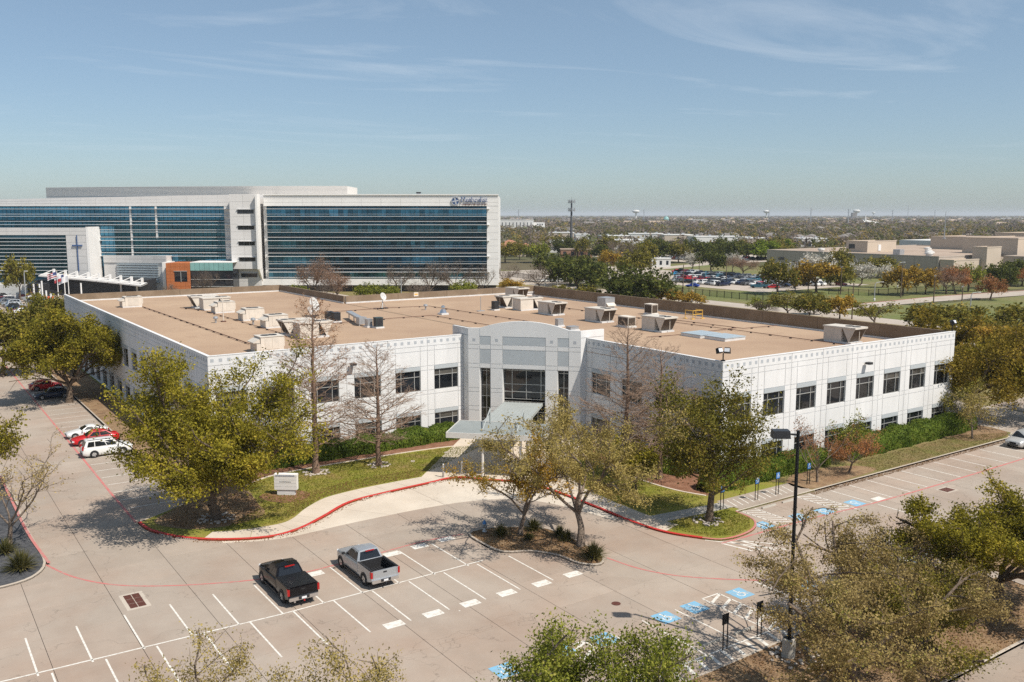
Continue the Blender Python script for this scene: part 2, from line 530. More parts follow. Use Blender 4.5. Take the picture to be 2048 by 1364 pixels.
K['parapet'] = two_tone("brown_parapet_coating", (0.205, 0.15, 0.10), (0.26, 0.195, 0.135), 0.4, 0.45, 0.65, 0.85, 0.08, 3.0, c3=(0.46, 0.42, 0.36), scale3=0.5, lo3=0.66, hi3=0.78)
K['flash'] = mat("silver_flashing", (0.70, 0.70, 0.69), 0.5, 0.12, 1.0, metal=0.2)
K['glass'] = glass_mat("dark_window_glass", (0.012, 0.014, 0.018), 0.035, 0.0, 0.6)
K['glass_blind'] = glass_mat("window_with_drawn_blind", (0.085, 0.08, 0.07), 0.06, 0.0, 0.5)
K['twig'] = two_tone("cypress_twigs", (0.36, 0.255, 0.185), (0.26, 0.18, 0.13), 4.0, 0.4, 0.6, 0.95, 0.25, 20.0)
K['towersteel'] = mat("dull_tower_steel", (0.10, 0.105, 0.115), 0.6, 0.1)
K['alu'] = mat("anodised_window_frame", (0.50, 0.50, 0.48), 0.45, 0.06, metal=0.5)
K['darkalu'] = mat("dark_window_frame", (0.12, 0.12, 0.125), 0.45, 0.06, metal=0.4)
K['seam'] = mat("standing_seam_metal", (0.37, 0.395, 0.385), 0.55, 0.06, 0.8, metal=0.05)
K['fascia'] = mat("canopy_fascia", (0.62, 0.60, 0.56), 0.6, 0.05)
K['bark'] = two_tone("tree_bark", (0.17, 0.125, 0.09), (0.10, 0.075, 0.055), 4.0, 0.4, 0.6, 0.95, 0.25, 20.0, 0.8, 12.0)
K['bark_grey'] = two_tone("grey_tree_bark", (0.23, 0.18, 0.14), (0.145, 0.11, 0.085), 4.0, 0.4, 0.6, 0.95, 0.25, 20.0, 0.8, 12.0)
K['bark_red'] = two_tone("cypress_bark", (0.26, 0.17, 0.12), (0.17, 0.115, 0.085), 4.0, 0.4, 0.6, 0.95, 0.25, 20.0, 0.6, 12.0)
K['rtu'] = mat("cream_unit_casing", (0.64, 0.58, 0.50), 0.6, 0.09, 1.5, rnd=0.06)
K['rtu_top'] = mat("unit_top_casing", (0.60, 0.55, 0.48), 0.6, 0.10, 1.5)
K['coil'] = mat("brown_coil_fins", (0.075, 0.055, 0.04), 0.6, 0.25, 4.0)
K['darkmetal'] = mat("dark_metal", (0.035, 0.036, 0.04), 0.45, 0.15, metal=0.2)
K['galv'] = mat("galvanised_steel", (0.45, 0.46, 0.47), 0.45, 0.12, metal=0.55)
K['rust'] = mat("rusty_iron", (0.10, 0.035, 0.025), 0.85, 0.25, 5.0)
K['yellow'] = mat("yellow_rail_paint", (0.70, 0.42, 0.07), 0.5, 0.06)
K['skylight'] = mat("skylight_panel", (0.40, 0.46, 0.49), 0.25, 0.08, 0.8)
K['concrete_dark'] = mat("weathered_concrete", (0.42, 0.39, 0.34), 0.9, 0.12, 1.2, fine=0.06)
K['signblue'] = mat("blue_sign", (0.05, 0.20, 0.50), 0.5, 0.05)
K['black'] = mat("black_painted_steel", (0.011, 0.012, 0.014), 0.4, 0.1, spec=0.25)
K['tyre'] = mat("tyre_rubber", (0.018, 0.018, 0.019), 0.85, 0.1)
K['rim'] = mat("alloy_rim", (0.55, 0.55, 0.56), 0.3, 0.05, metal=0.7)
K['carglass'] = mat("car_window_glass", (0.012, 0.014, 0.017), 0.05, 0.05, spec=0.6)
K['redlamp'] = mat("red_lamp_lens", (0.36, 0.012, 0.012), 0.2, 0.05)
K['headlamp'] = mat("clear_lamp_lens", (0.65, 0.66, 0.68), 0.15, 0.05)
K['chrome'] = mat("chrome", (0.65, 0.65, 0.66), 0.18, 0.03, metal=0.9)
K['plastic'] = mat("black_plastic_trim", (0.022, 0.022, 0.024), 0.6, 0.1)
K['plate'] = mat("licence_plate", (0.72, 0.73, 0.75), 0.5, 0.04)

# ------------------------------------------------------------------ the ground, paving, kerbs, markings
S = 'structure'
random.seed(11)

def sheet(name, poly, z, m, parent=None):
    mb = MB(); mb.add([(p[0], p[1], z) for p in poly], [tuple(range(len(poly)))])
    o = mb.build(name, m, parent)
    if parent is None: o["kind"] = S
    return o

def rect(x0, y0, x1, y1):
    return [(x0, y0), (x1, y0), (x1, y1), (x0, y1)]

# one sheet to the horizon, finer near the middle
mb = MB()
rings = [0, 400, 1500, 5000, 14000, 30000]
xs = sorted({s * r for r in rings for s in (-1, 1)})
for i in range(len(xs) - 1):
    for j in range(len(xs) - 1):
        mb.add([(xs[i], xs[j], -0.12), (xs[i + 1], xs[j], -0.12), (xs[i + 1], xs[j + 1], -0.12), (xs[i], xs[j + 1], -0.12)], [(0, 1, 2, 3)])
mb.build("ground", K['earth'])["kind"] = S

# paved lots: a dark bed with concrete slabs lying on it, open joints between them
pav = MB()
pav.add([(-40, -5, -0.055), (135, -5, -0.055), (135, 200, -0.055), (-40, 200, -0.055)], [(0, 1, 2, 3)])
pav = pav.build("pavement", K['under']); pav["kind"] = S
CELL, X0, Y0 = 4.572, 10.4 - 4.572 * 6, 52.1 - 4.572 * 8
slab_me = MB()
h = CELL / 2 - 0.013
slab_me.add([(-h, -h, -0.05), (h, -h, -0.05), (h, h, -0.05), (-h, h, -0.05), (-h, -h, -0.006), (h, -h, -0.006), (h, h, -0.006), (-h, h, -0.006),
             (-h + .012, -h + .012, 0), (h - .012, -h + .012, 0), (h - .012, h - .012, 0), (-h + .012, h - .012, 0)],
            [(0, 1, 5, 4), (1, 2, 6, 5), (2, 3, 7, 6), (3, 0, 4, 7), (4, 5, 9, 8), (5, 6, 10, 9), (6, 7, 11, 10), (7, 4, 8, 11), (8, 9, 10, 11)])
slab_me = slab_me.mesh("slab", K['slab'])
cells = []
for i in range(0, 34):
    for j in range(0, 40):
        cx, cy = X0 + (i + .5) * CELL, Y0 + (j + .5) * CELL
        front = 0 < cx < 60 and 30 < cy < 78
        left = 2.5 < cx < 20 and 78 <= cy < 165
        right = 58 <= cx < 116 and 26 < cy < 52.5
        if not (front or left or right): continue
        if cx > 22 and cy > 73 and cx < 55: continue
        dcam = cx * 0.568 + cy * 0.823
        side = cx * 0.823 - cy * 0.568
        if abs(side) > dcam * 0.62 + 4: continue
        cells.append((dcam, cx, cy))
cells.sort()
for d_, cx, cy in cells[:300]:
    obj_from(slab_me, "slab", pav, (cx, cy, random.uniform(-0.002, 0.0015)))
if len(cells) > 300:
    mb = MB()
    for d_, cx, cy in cells[300:]:
        mb.lo(cx - h, cy - h, -0.05, cx + h, cy + h, 0)
    mb.build("far_slab", K['slab'], pav)["kind"] = 'stuff'
sheet("lot_behind_camera", rect(-40, -5, 135, 26.0), -0.03, K['slab'])
sheet("left_drive", rect(-40, 165.2, 24, 330), -0.03, K['slab'])
sheet("left_lot", rect(-60, 30, 2.2, 165), -0.034, K['slab'])
sheet("right_lot", rect(116.5, 26, 160, 60), -0.03, K['slab'])

def kerb(name, pts, w=0.16, h=0.15, m=None, parent=None, closed=False, z0=-0.04):
    a = list(pts)
    if closed: a = a + [a[0], a[1]]
    b = offset_line(a, w)
    if closed: a, b = a[:-1], b[:-1]; a[0] = a[-1]; b[0] = b[-1]
    mb = MB()
    for i in range(len(a) - 1):
        p, q, r, s = a[i], a[i + 1], b[i + 1], b[i]
        mb.add([(p[0], p[1], z0), (q[0], q[1], z0), (q[0], q[1], h - .02), (p[0], p[1], h - .02),
                (p[0] * .85 + s[0] * .15, p[1] * .85 + s[1] * .15, h), (q[0] * .85 + r[0] * .15, q[1] * .85 + r[1] * .15, h), (r[0], r[1], h), (s[0], s[1], h), (r[0], r[1], z0), (s[0], s[1], z0)],
               [(0, 1, 2, 3), (3, 2, 5, 4), (4, 5, 6, 7), (7, 6, 8, 9)])
    o = mb.build(name, m or K['kerb'], parent)
    if parent is None: o["kind"] = S
    return o

def bed(name, pts, top, m, z0=-0.04):
    o = MB().prism(pts, z0, top, 0).build(name, m)
    o["kind"] = S
    return o

# --- the plot the office stands on: lawn with a red kerb round the drop-off
red_a = smooth_poly([(15.05, 74.6), (15.4, 72.1), (16.9, 69.2), (19.3, 66.9), (22.5, 65.4), (25.2, 65.8), (28.0, 67.5), (31.3, 69.7), (35.4, 70.4), (40.2, 70.8), (41.6, 71.0), (43.0, 70.5),
                     (44.2, 68.9), (46.5, 66.2), (47.5, 62.2), (47.7, 56.2), (47.7, 52.4), (48.2, 49.0), (49.6, 46.4)], 5)
pink_b = smooth_poly([(49.6, 46.4), (50.5, 45.4), (52.3, 45.1), (54.6, 45.6), (56.2, 47.0), (56.6, 49.2)], 4)
left_edge = [(19.72, 174.0), (19.72, 78.4), (19.2, 77.2), (15.05, 74.6)]
right_edge = [(56.6, 49.2), (66.9, 49.25), (100.5, 49.25), (103.2, 50.2), (104.0, 53.0), (104.0, 141.5), (60, 141.5), (60, 174)]
plot = left_edge[:-1] + red_a[:-1] + pink_b[:-1] + right_edge
bed("site_lawn", plot, 0.125, K['lawn'])
kerb("kerb_left", left_edge)
kerb("kerb_red_fire_lane", red_a, w=0.24, m=K['red'])
kerb("kerb_planter_tip", pink_b, m=K['pink'])
kerb("kerb_right_lot", right_edge[:6])

Z1, Z2, Z3 = 0.130, 0.136, 0.142
# dry grass strip and earth on the right, mulch on the left
sheet("dry_verge", [(66.9, 49.41), (100.3, 49.41), (103.0, 50.3), (103.6, 53), (103.6, 56.5), (62.7, 56.5), (66.9, 51.8)], Z1, K['lawn_dry'])
sheet("bare_earth_bed", smooth_poly([(66.95, 49.6), (73, 49.7), (77.5, 50.2), (76, 52.5), (70, 53.6), (66.5, 52)], 3, True), Z2, K['litter'])
sheet("shaded_earth_bed", smooth_poly([(95.5, 51), (100, 50), (103.3, 51), (103.4, 55.8), (99, 56.0), (96, 54)], 3, True), Z2, K['litter'])
sheet("left_mulch_bed", [(19.9, 78.6), (19.9, 172), (24.3, 172), (24.3, 86.5), (23.2, 82.5), (21.0, 79.0)], Z1, K['litter'])
sheet("oak_mulch", smooth_poly([(16.2, 74.2), (17.6, 70.9), (20.6, 69.6), (24.0, 70.6), (24.6, 74), (25.2, 79.1), (24.6, 84), (21.5, 82.0), (19.8, 77.6)], 4, True), Z2, K['litter'])
mow = smooth_poly([(25.1, 79.1), (28.0, 81.0), (32.0, 81.55), (38.8, 81.6), (44.1, 81.4), (48.1, 80.9), (50.6, 79.9)], 4)
sheet("hedge_mulch_bed", mow + [(53.0, 83.9), (53.0, 86.6), (24.5, 86.6)], Z1 + .002, K['mulch'])
def rib(name, line, w, z, m, hgt=0.03):
    a = offset_line(line, -w / 2); b = offset_line(line, w / 2)
    mb = MB(); mb.prism(a + b[::-1], z - 0.05, z + hgt); o = mb.build(name, m); o["kind"] = S; return o
rib("mow_strip", mow, 0.22, Z2, K['walk'])
mow2 = smooth_poly([(60.7, 74.6), (57.6, 70), (56.6, 65), (56.2, 60), (56.6, 56.2), (57.6, 53.6)], 4)
sheet("courtyard_mulch_bed", mow2 + [(62.4, 53.6), (62.4, 76.2)], Z1 + .001, K['mulch'])
rib("mow_strip_courtyard", mow2, 0.22, Z2, K['walk'])

# sidewalks: separate pale slabs along the red kerb, the entrance plaza, the cross walk
walk_in = smooth_poly([(19.3, 68.9), (21.2, 68.1), (24.1, 67.75), (25.6, 68.4), (27.4, 70.2), (29.6, 71.8), (31.4, 72.35), (34.0, 72.7), (36.9, 72.8), (39.9, 72.8)], 6)
ra = offset_line(red_a, 0.24)
def near_i(line, p): return min(range(len(line)), key=lambda i: (line[i][0] - p[0]) ** 2 + (line[i][1] - p[1]) ** 2)
walk_root = MB().prism([(18.9, 68.4), (19.3, 68.9), (20.2, 68.5), (19.9, 67.4)], 0.0, Z1).build("sidewalk", K['walk']); walk_root["kind"] = S
step = 4
for i in range(0, len(walk_in) - 1, step):
    seg = walk_in[i:i + step + 1]
    a, b = ra[near_i(ra, seg[0])], ra[near_i(ra, seg[-1])]
    ia, ib = near_i(ra, seg[0]), near_i(ra, seg[-1])
    outer = ra[ia:ib + 1]
    if len(outer) < 2: continue
    cx = sum(p[0] for p in seg + outer) / len(seg + outer); cy = sum(p[1] for p in seg + outer) / len(seg + outer)
    poly = [(cx + (p[0] - cx) * 0.988, cy + (p[1] - cy) * 0.988) for p in outer + seg[::-1]]
    MB().prism(poly, 0.0, Z2 + .004).build("walk_slab", K['walk'], walk_root)
i0, i1 = near_i(ra, (40.3, 70.9)), near_i(ra, (47.7, 57))
sheet("entrance_plaza", [(39.9, 72.8), ] + ra[i0:i1 + 1] + [(49.9, 57), (50.2, 61.5), (52.0, 65.4), (60.9, 74.9), (61.2, 76.6), (53.4, 84.9), (51.6, 84.3)], Z2 + .002, K['walk'])
i2 = near_i(ra, (48.2, 49.2))
right_walk = ra[i1:i2 + 1]
rw_in = offset_line(right_walk, 1.9)
sheet("right_walk", right_walk + rw_in[::-1], Z2, K['walk'])
sheet("cross_walk", [(49.8, 50.7), (55.6, 50.2), (57.2, 50.1), (57.2, 51.6), (55.6, 51.7), (49.6, 52.4)], Z2 + .003, K['concrete_dark'])
sheet("accessible_apron", rect(57.2, 49.42, 66.7, 52.0), Z2, K['slab'])

# stones round the tree feet on the lawn
stone_me = []
for k in range(4):
    bm = bmesh.new(); bmesh.ops.create_icosphere(bm, subdivisions=1, radius=0.14)
    for v in bm.verts:
        v.co *= random.uniform(0.8, 1.2); v.co.z *= 0.6
    me = bpy.data.meshes.new("stone"); bm.to_mesh(me); bm.free(); me.materials.append(K['stone']); stone_me.append(me)
def stone_ring(label, c, r, n):
    t = thing("stone_ring", label, "stones", (c[0], c[1], Z2), 0, "pale stone rings round tree trunks")
    for k in range(n):
        a = random.uniform(0, 2 * PI); q = r * math.sqrt(random.uniform(0.1, 1))
        o = obj_from(random.choice(stone_me), "stone", t, (q * math.cos(a), q * math.sin(a), 0.03), random.uniform(0, 6))
        s = random.uniform(0.6, 1.25); o.scale = (s, s, s)
stone_ring("ring of pale stones round the taller bare cypress on the lawn", (32.3, 79.7), 1.25, 60)
stone_ring("ring of pale stones round the shorter bare cypress on the lawn", (38.4, 78.7), 1.1, 48)
stone_ring("pale stones round the foot of the big oak at the corner", (20.5, 71.9), 1.5, 50)
stone_ring("pale stones round the tree beside the accessible bays", (52.9, 48.8), 1.3, 52)
stone_ring("scattered pale stones round the concrete base of the tall lamp", (40.0, 30.2), 1.5, 40)

# --- pale drop-off concrete in slabs between the red kerb and the old paving
out_line = smooth_poly([(19.1, 66.5), (23.2, 64.8), (29.2, 65.0), (36.0, 64.9), (40.4, 64.2), (43.5, 62.6), (45.2, 60.2), (46.2, 57.0), (47.0, 53.5)], 6)
drop = MB().prism([(19.1, 66.6), (19.4, 66.75), (19.9, 66.5), (19.6, 66.35)], -0.02, 0.006).build("drop_off_paving", K['slab_new']); drop["kind"] = S
n = len(out_line); red_r = offset_line(red_a, -0.02)
for i in range(0, n - 1, 5):
    seg = out_line[i:min(i + 5, n - 1) + 1]
    ia, ib = near_i(red_r, seg[0]), near_i(red_r, seg[-1])
    inner = red_r[ia:ib + 1]
    if len(inner) < 2: continue
    poly = seg + inner[::-1]
    cx = sum(p[0] for p in poly) / len(poly); cy = sum(p[1] for p in poly) / len(poly)
    poly = [(cx + (p[0] - cx) * 0.994, cy + (p[1] - cy) * 0.994) for p in poly]
    MB().prism(poly, -0.02, 0.007).build("drop_off_slab", K['slab_new'], drop)

# --- kerbed islands
isl = smooth_poly([(35.5, 57.4), (35.2, 55.0), (35.5, 52.7), (37.3, 51.6), (38.4, 49.8), (38.7, 47.8), (39.9, 46.8), (41.2, 48.2), (41.5, 51.5), (41.2, 54.8), (39.4, 56.6), (37.3, 57.6)], 3, True)
bed("tree_island", isl, 0.10, K['litter'])
kerb("kerb_tree_island", isl, m=K['kerb'], closed=True)
isl2 = smooth_poly([(-2, 66.4), (3.0, 66.2), (5.6, 66.4), (7.0, 67.4), (7.75, 69.4), (7.75, 73), (7.6, 80), (7.55, 92), (4, 95), (-2, 95)], 3, True)
bed("gravel_island", isl2, 0.10, K['darkgravel'])
kerb("kerb_gravel_island", isl2, closed=True)
big = [(8, 23.95), (58.5, 23.95), (60.5, 25.5), (60.9, 29.6), (58, 31.0), (52.6, 31.9), (47.7, 32.2), (36.2, 31.9), (8, 31.7)]
bed("leaf_litter_bed", big, 0.11, K['litter'])
kerb("kerb_leaf_litter_bed", big, closed=True)
bed("right_edge_bed", [(61.8, 23.95), (90, 23.95), (90, 34), (74, 36.5), (66, 36), (61.8, 33)], 0.11, K['litter'])

# --- painted markings: each stroke of paint its own sheet 4 mm above the slabs
ZM = 0.005
mark = MB().add([(3.0, 52.44, ZM), (18.5, 51.93, ZM), (33.6, 52.3, ZM), (33.6, 52.42, ZM), (18.5, 52.05, ZM), (3.0, 52.57, ZM)], [(0, 1, 2, 3, 4, 5)]).build("parking_centre_line", K['wpaint']); mark["kind"] = S
def line_me(L, w=0.105):
    return MB().add([(-w / 2, 0, 0), (w / 2, 0, 0), (w / 2, L, 0), (-w / 2, L, 0)], [(0, 1, 2, 3)]).mesh("bay_line", K['wpaint'])
ln5, ln46 = line_me(5.35), line_me(4.35)
lines = MB().add([(27.8, 46.1, ZM), (27.9, 46.1, ZM), (27.9, 46.2, ZM), (27.8, 46.2, ZM)], [(0, 1, 2, 3)]).build("parking_bay_lines", K['wpaint']); lines["kind"] = S
for k in range(11):
    obj_from(ln5, "bay_line", lines, (5.05 + 2.715 * k, 52.05, ZM), 0.0)
for k in range(12):
    obj_from(ln5, "bay_line", lines, (5.7 + 2.715 * k, 52.0, ZM), PI)
for x in (68.2, 71.0, 73.75, 76.4, 79.2, 81.95, 84.8, 87.6, 90.5, 93.4, 96.2, 99.0):
    obj_from(ln46, "bay_line", lines, (x, 44.3, ZM), 0.0)
for k in range(-3, 26):
    if 77 < 84.5 + 2.72 * k < 166:
        obj_from(ln46, "bay_line", lines, (19.55, 84.5 + 2.72 * k, ZM), PI / 2)
for x in (52.4, 55.2, 58.0, 60.8):
    obj_from(ln5, "bay_line", lines, (x, 23.6, ZM), PI)
for x in (39.05, 36.3, 33.6, 28.2, 25.5):
    obj_from(ln5, "bay_line", lines, (x, 33.3, ZM), 0.0)
for p in [(68.2, 38.5), (46.6, 33.4), (49.2, 33.4)]:
    obj_from(ln5, "bay_line", lines, (p[0], p[1], ZM), 0.0)
box_me = MB().add([(-.62, -.38, 0), (.62, -.38, 0), (.62, .38, 0), (-.62, .38, 0)], [(0, 1, 2, 3)]).mesh("painted_block", K['wpaint'])
for p in [(23.6, 46.75), (26.3, 46.72), (29.0, 46.7), (31.8, 46.7), (34.6, 46.65), (37.3, 46.7), (22.7, 56.85), (26.0, 57.0), (28.8, 57.15), (31.2, 57.35), (33.6, 57.55), (69.6, 44.75)]:
    obj_from(box_me, "painted_block", lines, (p[0], p[1], ZM + .002))
# hatched aisles
def bar(x0, y0, x1, y1, w=0.11):
    d = Vector((x1 - x0, y1 - y0)); d.normalize(); nx, ny = -d.y * w / 2, d.x * w / 2
    return MB().add([(x0 - nx, y0 - ny, ZM), (x1 - nx, y1 - ny, ZM), (x1 + nx, y1 + ny, ZM), (x0 + nx, y0 + ny, ZM)], [(0, 1, 2, 3)]).build("hatch_bar", K['wpaint'], lines)
def hatch(x0, x1, y0, y1, nb, slant, w=0.12):
    bar(x0, y0, x0, y1); bar(x1, y0, x1, y1)
    for k in range(nb):
        y = y0 + (k + .5) * (y1 - y0) / nb
        bar(x0, y - slant, x1, y + slant, w)
hatch(64.2, 65.75, 44.3, 49.1, 7, -0.45)
hatch(57.2, 58.7, 45.3, 49.1, 7, -0.45)
hatch(41.65, 43.15, 33.3, 38.8, 6, 0.35, 0.2); bar(41.65, 38.8, 43.15, 38.8)
hatch(30.3, 31.7, 33.3, 38.6, 6, 0.35, 0.2); bar(30.3, 38.6, 31.7, 38.6)
for k in range(13):
    bar(31.2 + k * 0.98, 32.15, 31.5 + k * 0.98, 33.2, 0.24)
bar(31, 33.32, 44, 33.32, 0.12)
for k in range(3):
    bar(50.2 + k * 0.75, 45.0, 50.9 + k * 0.75, 42.6 - 0.4 * k, 0.2)
bar(49.7, 46.2, 53.2, 41.4, 0.14); bar(51.5, 45.0, 54.2, 41.6, 0.14)
for k in range(11):
    mbx = MB(); x = 57.5 + k * 0.72
    mbx.add([(x, 50.0, Z3), (x + .1, 50.0, Z3), (x + .62, 51.6, Z3), (x + .52, 51.6, Z3)], [(0, 1, 2, 3)]).build("hatch_bar", K['wpaint'], lines)

# pink and red lane lines on the paving
def lane(name, pts, w, m, z=ZM + .001):
    line = smooth_poly(pts, 6)
    a, b = offset_line(line, -w / 2), offset_line(line, w / 2)
    o = strip(MB(), a, b, z).build(name, m); o["kind"] = S; return o
lane("pink_lane_line_left", [(15.0, 167), (15.0, 130), (15.0, 100), (14.95, 84), (15.0, 74.9)], 0.2, K['pink'])
lane("pink_lane_line_right", [(50.2, 45.0), (54, 44.9), (60.8, 44.75), (68.5, 44.25), (80, 44.1), (95, 44.2), (108, 44.2)], 0.2, K['pink'])
lane("red_lane_arc", [(7.7, 69.2), (8.8, 66.0), (10.2, 63.6), (11.8, 61.9), (14.0, 60.4), (16.6, 59.1), (18.9, 58.2), (21.8, 57.5), (24.5, 57.55), (28.5, 57.85), (32.0, 58.1), (35.3, 57.75)], 0.16, K['pink'])
lane("red_lane_arc_right", [(41.2, 47.7), (41.7, 45.0), (42.9, 42.6), (45.0, 40.4), (47.5, 38.4), (50, 37.2)], 0.16, K['pink'])
lane("red_lane_line_far_left", [(7.4, 95.5), (7.42, 84), (7.5, 76), (7.9, 69)], 0.2, K['pink'], 0.158)

# blue accessible bays with the white wheelchair mark
def sym():
    mb = MB()
    def arc(cx, cy, r, a0, a1, w, n=10):
        for i in range(n):
            t0, t1 = R(a0 + (a1 - a0) * i / n), R(a0 + (a1 - a0) * (i + 1) / n)
            mb.add([(cx + (r - w) * math.cos(t0), cy + (r - w) * math.sin(t0), .003), (cx + r * math.cos(t0), cy + r * math.sin(t0), .003),
                    (cx + r * math.cos(t1), cy + r * math.sin(t1), .003), (cx + (r - w) * math.cos(t1), cy + (r - w) * math.sin(t1), .003)], [(0, 1, 2, 3)])
    def seg(x0, y0, x1, y1, w):
        d = Vector((x1 - x0, y1 - y0)); d.normalize(); a, b = -d.y * w / 2, d.x * w / 2
        mb.add([(x0 - a, y0 - b, .003), (x1 - a, y1 - b, .003), (x1 + a, y1 + b, .003), (x0 + a, y0 + b, .003)], [(0, 1, 2, 3)])
    arc(-0.05, -0.15, 0.30, -230, 40, 0.08)
    arc(-0.02, 0.47, 0.085, 0, 360, 0.085, 8)
    seg(-0.02, 0.36, 0.0, 0.0, 0.10); seg(0.0, 0.03, 0.26, 0.02, 0.09); seg(0.24, 0.04, 0.38, -0.30, 0.09); seg(0.36, -0.30, 0.48, -0.26, 0.07); seg(-0.01, 0.2, 0.2, 0.19, 0.07)
    return mb.mesh("wheelchair_mark", K['wpaint'])
sym_me = sym()
bay_me = MB().add([(-.68, -.68, 0), (.68, -.68, 0), (.68, .68, 0), (-.68, .68, 0)], [(0, 1, 2, 3)]).mesh("blue_bay_mark", K['bpaint'])
for k, p in enumerate([(40.3, 38.15), (37.8, 38.15), (32.8, 38.05), (29.9, 38.4), (26.0, 38.35), (44.3, 38.0), (49.1, 36.6), (56.0, 45.9), (60.0, 45.55), (62.9, 45.3), (66.9, 45.2)]):
    o = obj_from(bay_me, "blue_bay_mark", lines, (p[0], p[1], ZM + .003), PI if p[1] > 44 else 0.0)
    obj_from(sym_me, "wheelchair_mark", o, (0, 0, 0.0))

# white FIRE LANE NO PARKING stencils on the red kerb
fl1 = text_mesh("FIRE LANE", 0.30, 0.0, K['wpaint'], "kerb_lettering", bold=0.006)
fl2 = text_mesh("NO PARKING", 0.30, 0.0, K['wpaint'], "kerb_lettering", bold=0.006)
kr = bpy.data.objects["kerb_red_fire_lane"]
for p, tx in [((23.6, 65.42), fl1), ((25.9, 66.1), fl2), ((32.6, 69.95), fl1), ((34.6, 70.35), fl2), ((40.2, 70.8), fl1), ((16.2, 70.3), fl1), ((17.5, 68.5), fl2), ((47.7, 53.4), fl1), ((47.75, 51.6), fl2)]:
    i = near_i(red_a, p); q = red_a[i]; t = Vector(red_a[min(i + 1, len(red_a) - 1)]) - Vector(red_a[i - 1])
    o = obj_from(tx, "kerb_lettering", kr)
    t.normalize()
    X = Vector((t.x, t.y, 0)); Nn = Vector((t.y, -t.x, 0)); Yv = Vector((0, 0, 1))
    M4 = Matrix((X, Yv * 0.45, Nn)).transposed().to_4x4()
    M4.translation = Vector((q[0], q[1], 0.02)) + Nn * 0.012
    o.matrix_world = M4

# drain grates
def grate(label, c, w, d, nx, ny):
    t = thing("drain_grate", label, "drain", (c[0], c[1], 0), 0, "rusty storm drain grates")
    mb = MB(); mb.prism(rect(-w / 2 - .22, -d / 2 - .22, w / 2 + .22, d / 2 + .22), -0.02, 0.006); mb.build("concrete_collar", K['kerb'], t)
    for i in range(nx):
        for j in range(ny):
            x0 = -w / 2 + w * i / nx; y0 = -d / 2 + d * j / ny
            g = MB()
            g.lo(x0 + .02, y0 + .02, -0.01, x0 + w / nx - .02, y0 + d / ny - .02, 0.012)
            for q in range(4):
                yy = y0 + .08 + q * (d / ny - .16) / 3
                g.lo(x0 + .05, yy - .025, 0.012, x0 + w / nx - .05, yy + .025, 0.03)
            g.build("grate_panel", K['rust'], t)
grate("large rusty drain grate in the open paving left of the trucks", (11.5, 59.25), 1.0, 2.3, 2, 3)
grate("rusty drain grate beside the pink line near the right bays", (77.0, 42.8), 1.3, 0.9, 3, 1)
MB().lathe((0, 0, 0), [(0.0, 0.0), (0.3, 0.0), (0.3, 0.01), (0.26, 0.014), (0.0, 0.014)], 14).build("manhole_cover", K['rust'], loc=(36.6, 41.4, 0.002))
tag(bpy.data.objects["manhole_cover"], "small round manhole cover in the open paving", "manhole cover")

# --- roads, lawns and lots beyond the office
sheet("rear_service_drive", rect(104.4, 20, 116, 330), -0.02, K['road'])
sheet("rear_verge", rect(116.2, 20, 160, 420), -0.05, K['lawn_dry'])
sheet("near_carriageway", rect(160, -20, 171.5, 700), -0.02, K['road'])
sheet("road_median", rect(171.7, -20, 185.8, 700), 0.05, K['lawn_dry'])
sheet("far_carriageway", rect(186, -20, 195.5, 700), -0.02, K['road'])
sheet("school_verge", rect(195.7, -20, 229, 360), -0.03, K['field'])
sheet("school_drive", smooth_poly([(195.5, 143), (230, 144.2), (255, 142.5), (287, 139.3), (340, 134), (340, 143), (303, 148), (262, 152), (234, 151.5), (195.5, 152)], 4, True), 0.0, K['road'])
lane("school_drive_red_edge", [(197, 152.2), (234, 151.7), (262, 152.2), (303, 148.2), (338, 143.5)], 0.5, K['pink'], 0.02)
sheet("south_field", rect(196, -60, 330, 139), -0.04, K['field'])
sheet("school_car_park", rect(229.2, 192, 286, 330), -0.02, K['road'])
sheet("school_lawn", rect(229.2, 152.6, 344, 191.8), -0.035, K['field'])
sheet("school_forecourt", rect(286.3, 192, 344, 330), -0.03, K['field'])
sheet("school_forecourt_drive", smooth_poly([(286, 300), (300, 303), (330, 312), (344, 316), (344, 326), (310, 316), (286, 312)], 3, True), -0.01, K['road'])
sheet("upper_car_park", rect(344.5, 318, 440, 420), -0.02, K['road'])
sheet("hospital_forecourt", rect(-70, 331, 150, 372), -0.02, K['slab'])
sheet("hospital_approach", rect(24.3, 200, 60, 330.6), -0.02, K['slab'])
sheet("hospital_lawn", rect(60.3, 176, 158, 330), -0.03, K['lawn_dry'])
sheet("west_lot", rect(150.5, 250, 159.5, 420), -0.02, K['road'])
sheet("neighbour_lot", rect(196, 255, 228, 330), -0.02, K['road'])

# ------------------------------------------------------------------ the white two-storey office
HP, ZR = 11.1, 9.85
office = thing("office_building", "white two storey concrete office with flat tan roof and arched glass entrance", "building", (0, 0, 0))

